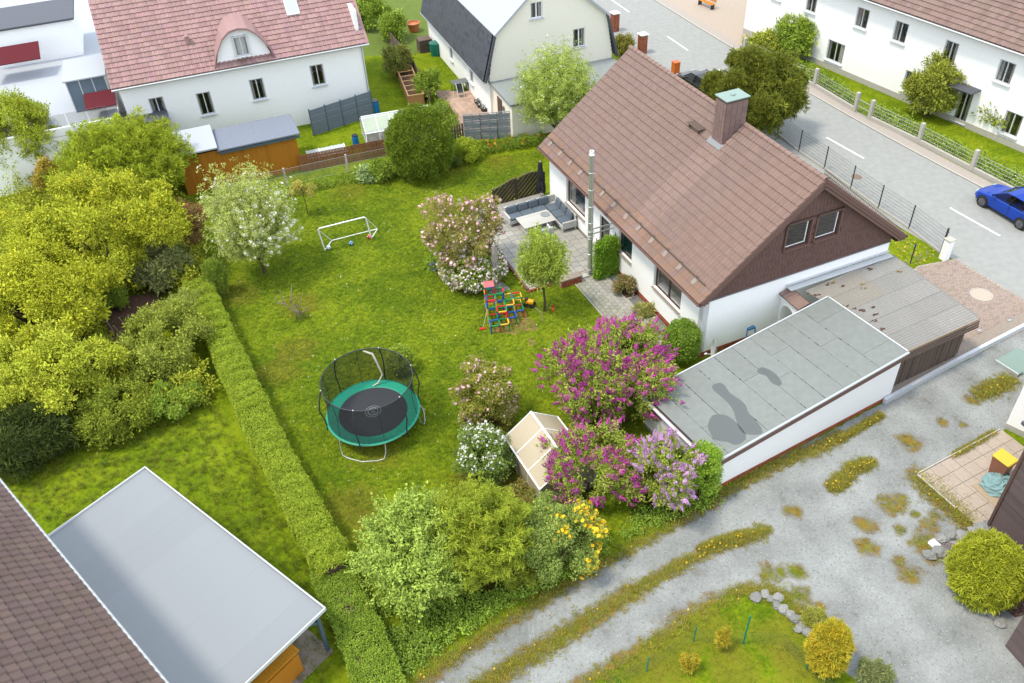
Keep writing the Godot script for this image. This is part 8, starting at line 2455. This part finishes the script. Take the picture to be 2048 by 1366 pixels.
	patch("drive_weeds", "low weeds below the light green shrub along the drive", "plant", [Vector2(-4.58, -16.96), Vector2(-5.42, -18.55), Vector2(-3.76, -18.66), Vector2(-1.71, -18.74), Vector2(-0.8, -17.94), Vector2(-2.79, -16.56)], 0.5, {"dens": 60.0, "cols": [Color(0.10, 0.17, 0.018), Color(0.155, 0.23, 0.03)]})
	patch("drive_weeds", "low weeds at the foot of the hedge's lower end", "plant", [Vector2(-4.99, -15.27), Vector2(-5.71, -17.53), Vector2(-4.59, -17.06), Vector2(-2.96, -16.47), Vector2(-4.15, -15.51)], 0.45, {"dens": 60.0, "cols": [Color(0.09, 0.15, 0.018), Color(0.14, 0.21, 0.03)]})
	patch("drive_weeds", "low green weeds under the yellow azalea", "plant", [Vector2(-1.71, -18.42), Vector2(-0.19, -19.3), Vector2(1.77, -20.07), Vector2(3.27, -20.55), Vector2(3.4, -20.08), Vector2(1.09, -18.73), Vector2(-0.8, -17.84)], 0.35, {"dens": 55.0, "cols": [Color(0.10, 0.17, 0.018), Color(0.155, 0.23, 0.03)]})
	patch("drive_weeds", "low green weeds under the pale lilac", "plant", [Vector2(3.54, -20.41), Vector2(4.75, -22.04), Vector2(7.91, -22.71), Vector2(8.03, -22.31), Vector2(5.62, -21.23)], 0.3, {"dens": 45.0, "cols": [Color(0.10, 0.17, 0.018), Color(0.155, 0.23, 0.03)]})

	# left: the wild corner
	plant("golden_maple", "broad golden yellow maple in the wild corner", "tree", Vector3(-22.07, 0, -40.3), 4.63, 2.34, {"style": "lobes", "lobes": 60, "lobe_r": 0.2, "clump": "large", "dens": 46.0, "cols": y1, "trunk": 0.2, "stems": 14, "stem_w": 0.07, "lift": 0.8, "size": [0.55, 0.95]})
	plant("lime_maple", "lime green maple at the left picture edge below the golden one", "tree", Vector3(-23.15, 0, -34.13), 3.4, 2.42, {"style": "lobes", "lobes": 52, "lobe_r": 0.22, "clump": "large", "dens": 48.0, "cols": [Color(0.19, 0.225, 0.014), Color(0.235, 0.25, 0.015)], "trunk": 0.18, "stems": 12, "stem_w": 0.06, "lift": 0.5, "size": [0.55, 0.95]})
	plant("low_maple", "drooping lime green maple over the meadow", "tree", Vector3(-20.74, 0, -30.44), 3.22, 1.75, {"style": "lobes", "lobes": 50, "lobe_r": 0.2, "clump": "large", "dens": 50.0, "cols": [Color(0.185, 0.23, 0.018), Color(0.235, 0.26, 0.024)], "trunk": 0.14, "stems": 12, "stem_w": 0.05, "lift": 0.2, "size": [0.5, 0.9]})
	plant("back_willow", "feathery yellow green tree before the orange shed", "tree", Vector3(-22.93, 0, -47.93), 3.59, 2.42, {"style": "shoots", "clump": "feather", "dens": 70.0, "cols": [Color(0.2, 0.235, 0.015), Color(0.16, 0.21, 0.015)], "trunk": 0.16, "stems": 10, "stem_w": 0.05, "lift": 0.2, "shoot_w": 0.2, "size": [1.2, 1.9]})
	plant("corner_tree", "yellow green tree at the top left edge below the white wing", "tree", Vector3(-30.83, 0, -52.32), 2.51, 2.39, {"style": "lobes", "lobes": 36, "lobe_r": 0.26, "clump": "large", "dens": 46.0, "cols": [Color(0.15, 0.2, 0.015), Color(0.19, 0.22, 0.018)], "trunk": 0.15, "stems": 8, "lift": 0.8, "size": [0.55, 0.95]})
	plant("red_bush", "reddish brown bush with pink blossoms beside the orange shed", "bush", Vector3(-18.49, 0, -42.8), 1.43, 1.58, {"style": "lobes", "lobes": 22, "clump": "small", "dens": 52.0, "cols": [Color(0.16, 0.075, 0.04), Color(0.15, 0.12, 0.035)], "stems": 20, "stem_w": 0.025, "flowers": [{"mesh": "bloom", "n": 14, "cols": [Color(0.62, 0.14, 0.18), Color(0.66, 0.2, 0.24)]}]})
	plant("copper_tree", "small copper leaved tree above the golden maple", "tree", Vector3(-28.15, 0, -48.86), 0.93, 1.01, {"style": "lobes", "lobes": 14, "clump": "medium", "dens": 50.0, "cols": [Color(0.22, 0.15, 0.03), Color(0.2, 0.2, 0.02)], "trunk": 0.06, "stems": 6, "lift": 1.0})
	plant("rhododendron", "dark rhododendron with drooping pale leaves near the hedge end", "bush", Vector3(-18.97, 0, -39.89), 1.82, 0.98, {"style": "lobes", "lobes": 24, "lobe_r": 0.3, "clump": "long", "dens": 62.0, "cols": [Color(0.11, 0.14, 0.04), Color(0.22, 0.23, 0.1)], "size": [1.0, 1.6]})
	plant("hedge_shrub", "mixed green shrub leaning over the hedge top", "bush", Vector3(-16.92, 0, -32.62), 2.52, 1.26, {"style": "lobes", "lobes": 34, "lobe_r": 0.25, "clump": "medium", "dens": 60.0, "cols": [Color(0.135, 0.18, 0.02), Color(0.185, 0.215, 0.035)], "stems": 10, "lift": 0.2})
	plant("feather_shrub", "yellow green feathery shrub at the hedge corner", "bush", Vector3(-16.77, 0, -35.96), 1.17, 0.71, {"style": "shoots", "clump": "feather", "dens": 80.0, "cols": [Color(0.16, 0.2, 0.035), Color(0.2, 0.235, 0.05)], "stems": 5})
	plant("shade_bush", "dark green bush in the shade of the drooping maple", "bush", Vector3(-17.98, 0, -28.6), 1.81, 0.9, {"style": "lobes", "lobes": 26, "clump": "medium", "dens": 62.0, "cols": [Color(0.10, 0.14, 0.012), Color(0.15, 0.185, 0.018)]})
	plant("meadow_bush", "bright green bush at the edge of the meadow by the hedge", "bush", Vector3(-15.75, 0, -29.31), 1.33, 0.67, {"style": "lobes", "lobes": 20, "clump": "small", "dens": 75.0, "cols": [Color(0.10, 0.165, 0.016), Color(0.15, 0.2, 0.022)]})
	plant("dark_yew", "very dark yew at the left picture edge above the brown roof", "bush", Vector3(-21.72, 0, -26.96), 1.97, 0.98, {"style": "lobes", "lobes": 26, "clump": "feather", "dens": 60.0, "cols": [Color(0.03, 0.045, 0.01), Color(0.05, 0.07, 0.012)], "size": [1.2, 1.8]})
	plant("trunk_shrub", "green undergrowth at the leaning trunk", "bush", Vector3(-21.89, 0, -37.25), 1.59, 0.79, {"style": "lobes", "lobes": 20, "clump": "medium", "dens": 62.0, "cols": g1})
	patch("wild_undergrowth", "leafy undergrowth below the maples of the wild corner", "undergrowth", [Vector2(-31.66, -47.91), Vector2(-30.11, -54.1), Vector2(-19.54, -47.22), Vector2(-16.27, -39.58), Vector2(-16.4, -37.77), Vector2(-18.74, -38.43), Vector2(-21.55, -38.69), Vector2(-21.53, -36.51), Vector2(-20.6, -34.4), Vector2(-19.06, -33.12), Vector2(-15.32, -32.07), Vector2(-13.93, -30.19), Vector2(-14.57, -28.91), Vector2(-17.92, -28.53), Vector2(-23.85, -28.99)], 1.7, {"dens": 30.0, "clump": "large", "cols": [Color(0.14, 0.175, 0.014), Color(0.2, 0.22, 0.018)]})
	var lt := thing("leaning_trunk", "bare leaning tree trunk rising from the bark mulch", "tree", Vector3(-20.74, 0, -37.38))
	part(lt, "trunk", sh().tube([Vector3(0, -0.05, 0), Vector3(-0.3, 0.8, -0.2), Vector3(-0.8, 1.9, -0.5), Vector3(-1.3, 3.0, -0.6), Vector3(-2.0, 3.9, -0.5)], [0.26, 0.22, 0.19, 0.15, 0.1], 10), M.bark)
	for d in [[Vector3(-0.8, 1.9, -0.5), Vector3(-0.2, 2.8, -0.6), Vector3(0.9, 3.4, -0.9)], [Vector3(-1.3, 3.0, -0.6), Vector3(-1.0, 3.9, -1.4), Vector3(-0.2, 4.6, -2.2)], [Vector3(-0.8, 1.9, -0.5), Vector3(-1.8, 2.3, 0.3), Vector3(-2.8, 2.6, 0.6)], [Vector3(-0.2, 2.8, -0.6), Vector3(0.5, 3.6, 0.1), Vector3(0.8, 4.3, 0.5)]]:
		part(lt, "branch", sh().tube(d, [0.1, 0.07, 0.025], 7), M.bark)
	var nc := 0
	for o in [[Vector3(-19.76, 0, -36.15), 0.55], [Vector3(-20.06, 0, -35.76), 0.7], [Vector3(-20.22, 0, -35.24), 0.6], [Vector3(-20.59, 0, -35.44), 0.75]]:
		nc += 1
		var st := thing("cut_stump", ORD[nc - 1] + " pale cut stem in the mulch, counted from the rhododendron", "stump", o[0], 0.0, "cut stems in the mulch")
		part(st, "stem", sh().tube([Vector3(0, -0.02, 0), Vector3(-0.12, o[1], 0.05)], [0.06, 0.045], 8), M.bark_pale)
		part(st, "cut_face", sh(Color(0.6, 0.5, 0.35)).ball(Vector3(-0.12, o[1], 0.05), Vector3(0.043, 0.012, 0.043), 8, 4), M.cloth)

	# conifers and bushes at the lower right
	var gold := [Color(0.3, 0.23, 0.014), Color(0.2, 0.2, 0.018)]
	plant("golden_thuja", "golden yellow dwarf conifer at the gravel edge", "conifer", Vector3(9.89, 0, -14.91), 0.53, 1.22, {"style": "ball", "clump": "feather", "dens": 240.0, "cols": gold, "size": [0.5, 0.85], "stems": 3})
	plant("tiny_conifer", "tiny yellow conifer near the tall green post", "conifer", Vector3(6.7, 0, -15.9), 0.21, 0.56, {"style": "shoots", "clump": "feather", "dens": 220.0, "cols": [Color(0.26, 0.21, 0.016), Color(0.2, 0.19, 0.02)], "size": [0.4, 0.7], "stems": 2, "shoot_w": 0.05})
	plant("tiny_conifer", "tiny yellow conifer lower on the small lawn", "conifer", Vector3(5.36, 0, -15.12), 0.22, 0.47, {"style": "shoots", "clump": "feather", "dens": 220.0, "cols": [Color(0.26, 0.2, 0.016), Color(0.2, 0.19, 0.02)], "size": [0.4, 0.7], "stems": 2, "shoot_w": 0.05})
	plant("grey_conifer", "grey green dwarf conifer at the bottom edge", "conifer", Vector3(11.46, 0, -14.41), 0.5, 0.31, {"style": "shoots", "clump": "feather", "dens": 200.0, "cols": [Color(0.11, 0.14, 0.05), Color(0.15, 0.17, 0.07)], "size": [0.6, 0.9], "stems": 3, "shoot_w": 0.08})
	plant("moss_cushion", "yellow green cushion plant on the stone edge", "plant", Vector3(10.13, 0, -16.66), 0.39, 0.19, {"style": "ball", "clump": "fine", "dens": 130.0, "cols": [Color(0.2, 0.21, 0.03), Color(0.16, 0.18, 0.03)], "stems": 0})
	plant("golden_round_bush", "round golden green clipped bush beside the timber building", "bush", Vector3(16.33, 0, -17.55), 1.08, 1.23, {"style": "ball", "clump": "feather", "dens": 165.0, "cols": [Color(0.22, 0.24, 0.016), Color(0.17, 0.2, 0.016)], "size": [0.7, 1.1]})

	# gardens beyond
	plant("hedge_row_bush", "overgrown bush between raised bed and terrace", "bush", Vector3(-5.06, 0, -61.52), 0.96, 1.05, {"style": "lobes", "clump": "medium", "dens": 48.0, "cols": g1, "size": [0.9, 1.4]})
	plant("hedge_row_bush", "bush at the near end of the tan terrace strip", "bush", Vector3(-4.05, 0, -57.87), 0.46, 0.59, {"style": "lobes", "clump": "medium", "dens": 55.0, "cols": [Color(0.09, 0.15, 0.02), Color(0.14, 0.19, 0.03)]})
	plant("hedge_row_bush", "brown green bush at the head of the raised bed", "bush", Vector3(-7.64, 0, -65.53), 1.08, 1.17, {"style": "lobes", "clump": "medium", "dens": 48.0, "cols": [Color(0.12, 0.11, 0.03), Color(0.1, 0.14, 0.02)], "size": [0.9, 1.4]})
	plant("hedge_row_bush", "bright bush high up between the two neighbour houses", "bush", Vector3(-10.95, 0, -76.69), 1.74, 1.34, {"style": "lobes", "clump": "large", "dens": 32.0, "cols": g1})
	plant("hedge_row_bush", "green bush by the terracotta planter", "bush", Vector3(-8.56, 0, -73.15), 1.09, 1.09, {"style": "lobes", "clump": "large", "dens": 32.0, "cols": g1})
	patch("terrace_border", "green border with red flowers along the tan terrace", "flower bed", [Vector2(-4.25, -57.69), Vector2(-4.62, -60.59), Vector2(-3.95, -60.51), Vector2(-2.99, -57.54), Vector2(-2.62, -54.47), Vector2(-3.29, -53.82)], 0.6, {"dens": 50.0, "cols": g1, "bloom": 0.03, "bcols": [Color(0.6, 0.12, 0.06), Color(0.7, 0.6, 0.6)]})
	plant("street_shrub", "green shrub in front of the long white house near the bench", "bush", Vector3(23.07, 0, -65.24), 1.54, 1.62, {"style": "lobes", "clump": "large", "dens": 34.0, "cols": g1})
	plant("street_shrub", "low green shrub behind the street fence opposite the evergreen", "bush", Vector3(20.87, 0, -65.76), 1.32, 0.76, {"style": "lobes", "clump": "large", "dens": 34.0, "cols": [Color(0.14, 0.18, 0.02), Color(0.18, 0.2, 0.03)]})
	plant("street_shrub", "tall yellow green bush against the long white house", "bush", Vector3(29.05, 0, -54.21), 1.47, 1.94, {"style": "lobes", "clump": "large", "dens": 36.0, "cols": [Color(0.15, 0.17, 0.02), Color(0.12, 0.15, 0.02)]})
	plant("street_shrub", "rounded bush at the white house door", "bush", Vector3(32.66, 0, -51.38), 1.17, 1.09, {"style": "lobes", "clump": "large", "dens": 36.0, "cols": [Color(0.12, 0.16, 0.02), Color(0.15, 0.18, 0.02)]})
	patch("street_border", "low green border behind the second concrete post", "flower bed", [Vector2(19.61, -66.23), Vector2(20.3, -67.45), Vector2(23.66, -62.6), Vector2(25.16, -58.02), Vector2(24.59, -56.31), Vector2(23.29, -60.14)], 0.6, {"dens": 26.0, "clump": "large", "cols": g1})
	patch("street_border", "low green border beside the small wire gate", "flower bed", [Vector2(25.43, -54.19), Vector2(26.19, -55.87), Vector2(27.73, -52.64), Vector2(29.34, -48.98), Vector2(28.88, -47.55), Vector2(27.26, -50.92)], 0.5, {"dens": 26.0, "clump": "large", "cols": g1})
	patch("street_border", "low green border behind the blue car", "flower bed", [Vector2(29.1, -46.77), Vector2(29.97, -48.26), Vector2(31.82, -45.25), Vector2(31.02, -43.02)], 0.6, {"dens": 26.0, "clump": "large", "cols": g1})
	plant("pillar_shrub", "shrub by the brick pillar beyond the roof", "bush", Vector3(10.12, 0, -67), 0.79, 0.88, {"style": "lobes", "clump": "medium", "dens": 45.0, "cols": olive})

# ---------------------------------------------------------------- grass, flowers and stones on the ground
func ground_cover() -> void:
	var root := self
	var lawn := PackedVector2Array([Vector2(-17.76, -47.63), Vector2(-14.19, -48.75), Vector2(-9.86, -49.97), Vector2(-3.42, -51.41), Vector2(2.91, -52.39), Vector2(2.38, -49.13), Vector2(-0.25, -46.36), Vector2(0.23, -42.42), Vector2(0.73, -37.53), Vector2(3.97, -37.67), Vector2(6.88, -33), Vector2(7.27, -30.9), Vector2(6.36, -28.23), Vector2(6.18, -25.76), Vector2(7.63, -22.34), Vector2(4.78, -20.92), Vector2(0.89, -18.57), Vector2(-3.14, -16.39), Vector2(-4.52, -15.9), Vector2(-6.21, -19.03), Vector2(-10.56, -27.03), Vector2(-13.52, -32.84), Vector2(-16.2, -38.65)])
	var blade: Material = M.blade
	var at := []
	var cs := []
	var n := 0
	while n < 240000:
		var p := Vector2(rr(-17, 14), rr(-53, -16))
		n += 1
		if not Geometry2D.is_point_in_polygon(p, lawn): continue
		var c := lawn_color(p.x, p.y)
		c = c.srgb_to_linear()
		var k := rr(0.72, 1.5)
		at.append(Transform3D(Basis(Vector3.UP, rr(0, TAU)).scaled(Vector3.ONE * rr(0.7, 1.5)), Vector3(p.x, 0, p.y)))
		cs.append(Color(c.r * k, c.g * k, c.b * k))
	var g := copies(root, "lawn_grass", clumps.tuft, blade, at, cs)
	tag(g, "short mown grass of the garden lawn", "grass")
	# taller meadow on the left and weeds by the drive
	at = []
	cs = []
	var mead := PackedVector2Array([Vector2(-24.27, -30.01), Vector2(-19.32, -29.29), Vector2(-14.57, -30.93), Vector2(-12.96, -27.83), Vector2(-9.94, -23.33), Vector2(-7.79, -19.57), Vector2(-6.6, -17.38), Vector2(-6.89, -15.38), Vector2(-8.63, -15.48), Vector2(-14.44, -20.23), Vector2(-21.98, -24.45)])
	var wild := PackedVector2Array([Vector2(-38.88, -65.4), Vector2(-29.05, -53.98), Vector2(-18.54, -48.31), Vector2(-16.06, -38.64), Vector2(-13.52, -30.5), Vector2(-24.13, -29.66)])
	for i in 30000:
		var p := Vector2(rr(-30, -4), rr(-58, -12))
		if Geometry2D.is_point_in_polygon(p, mead) or (i % 3 == 0 and Geometry2D.is_point_in_polygon(p, wild)):
			at.append(Transform3D(Basis(Vector3.UP, rr(0, TAU)).scaled(Vector3.ONE * rr(0.6, 1.3)), Vector3(p.x, 0, p.y)))
			var c := Color(0.11, 0.17, 0.014).lerp(Color(0.19, 0.2, 0.025), clampf(0.5 + noise.get_noise_2d(p.x * 0.6, p.y * 0.6) * 0.8, 0, 1))
			var k := rr(0.7, 1.3)
			cs.append(Color(c.r * k, c.g * k, c.b * k))
	tag(copies(root, "meadow_grass", clumps.meadow, blade, at, cs), "long uncut meadow grass left of the hedge", "grass")
	at = []
	cs = []
	var small := PackedVector2Array([Vector2(1.95, -14.43), Vector2(3.06, -15.26), Vector2(4.79, -16.33), Vector2(6.19, -17.19), Vector2(7.78, -17.81), Vector2(8.7, -17.86), Vector2(9.37, -17.29), Vector2(9.75, -16.33), Vector2(9.96, -15.4), Vector2(10.5, -13.94)])
	for i in 90000:
		var p := Vector2(rr(-14, 26), rr(-36, -10))
		var on := Geometry2D.is_point_in_polygon(p, small)
		var gg := gravel_green(p.x, p.y) if not on and Geometry2D.is_point_in_polygon(p, drive_poly) else -1.0
		var b := noise.get_noise_2d(p.x * 1.6 + 9, p.y * 1.6)
		if on and i % 2 == 0 or gg * 1.5 + b * 1.0 > 0.25 and gg > -0.4:
			at.append(Transform3D(Basis(Vector3.UP, rr(0, TAU)).scaled(Vector3.ONE * rr(0.6, 1.5)), Vector3(p.x, 0.004, p.y)))
			var c := lawn_color(p.x, p.y) if on else gravel_color(p.x, p.y)
			c = c.srgb_to_linear()
			var k := rr(0.8, 1.3)
			cs.append(Color(c.r * k, c.g * k, c.b * k))
	for q in strips:
		for k in 900:
			var l: Array = q[0]
			var s := rng.randi() % (l.size() - 1)
			var p: Vector2 = l[s].lerp(l[s + 1], rng.randf()) + Vector2(rng.randfn(), rng.randfn()) * q[1] * 0.55
			at.append(Transform3D(Basis(Vector3.UP, rr(0, TAU)).scaled(Vector3.ONE * rr(0.8, 1.9)), Vector3(p.x, 0.004, p.y)))
			cs.append(tone([Color(0.22, 0.25, 0.025), Color(0.3, 0.23, 0.05)]))
	tag(copies(root, "verge_grass", clumps.tuft, blade, at, cs), "sparse grass and moss growing on the gravel drive", "grass")
	# neighbours' grass
	# dandelions and daisies
	at = []
	cs = []
	for i in 5200:
		var p := Vector2(rr(-17, 14), rr(-53, -16))
		if not Geometry2D.is_point_in_polygon(p, lawn): continue
		var d := noise.get_noise_2d(p.x * 0.35 + 40, p.y * 0.35)
		var yellow := rng.randf() < 0.5
		if (d if yellow else -d) + rng.randfn() * 0.25 < 0.05: continue
		at.append(Transform3D(facing(Vector3(rng.randfn() * 0.2, 1, rng.randfn() * 0.2), rr(0.8, 1.5)), Vector3(p.x, rr(0.05, 0.09), p.y)))
		cs.append(tone([Color(0.62, 0.42, 0.01), Color(0.66, 0.5, 0.03)]) if yellow else tone([Color(0.72, 0.72, 0.66), Color(0.6, 0.62, 0.5)]))
	for q in strips:
		for k in 18:
			var l: Array = q[0]
			var s := rng.randi() % (l.size() - 1)
			var p: Vector2 = l[s].lerp(l[s + 1], rng.randf()) + Vector2(rng.randfn(), rng.randfn()) * q[1] * 0.5
			at.append(Transform3D(facing(Vector3(0, 1, 0), rr(1.2, 2.0)), Vector3(p.x, rr(0.06, 0.12), p.y)))
			cs.append(tone([Color(0.65, 0.42, 0.01), Color(0.7, 0.5, 0.02)]))
	var bank := PackedVector2Array([Vector2(20.75, -36.77), Vector2(21.29, -39.3), Vector2(22.45, -39.78), Vector2(23.4, -38.04), Vector2(21.95, -37.11)])
	for i in 4000:
		var p := Vector2(rr(18, 26), rr(-44, -34))
		if not Geometry2D.is_point_in_polygon(p, bank): continue
		at.append(Transform3D(facing(Vector3(0, 1, 0), rr(1.4, 2.4)), Vector3(p.x, rr(0.1, 0.2), p.y)))
		cs.append(tone([Color(0.68, 0.5, 0.02), Color(0.6, 0.45, 0.03)]) if rng.randf() < 0.5 else tone([Color(0.14, 0.12, 0.36), Color(0.3, 0.25, 0.45)]) if rng.randf() < 0.6 else tone([Color(0.1, 0.16, 0.02), Color(0.15, 0.2, 0.02)]))
	var fl := copies(root, "meadow_flowers", clumps.daisy, M.petal, at, cs)
	tag(fl, "dandelions and daisies scattered over the lawn", "flowers")
	# loose stones on the gravel
	var st := sh()
	st.ball(Vector3.ZERO, Vector3(1, 0.7, 0.85), 6, 4)
	at = []
	cs = []
	for i in 80000:
		var p := Vector2(rr(-8, 25), rr(-34, -11))
		if not Geometry2D.is_point_in_polygon(p, drive_poly) or gravel_green(p.x, p.y) > 0.1: continue
		at.append(Transform3D(Basis(Vector3(rng.randfn(), rng.randfn(), rng.randfn()).normalized(), rr(0, TAU)).scaled(Vector3.ONE * rr(0.008, 0.024)), Vector3(p.x, 0.01, p.y)))
		var k := rr(0.14, 0.46)
		cs.append(Color(k, k * 1.02, k * 1.03))
	mk("pebble", Color.WHITE, 0.85)
	tag(copies(root, "loose_gravel", st.mesh(), M.pebble, at, cs), "loose grey stones on the gravel drive", "gravel")
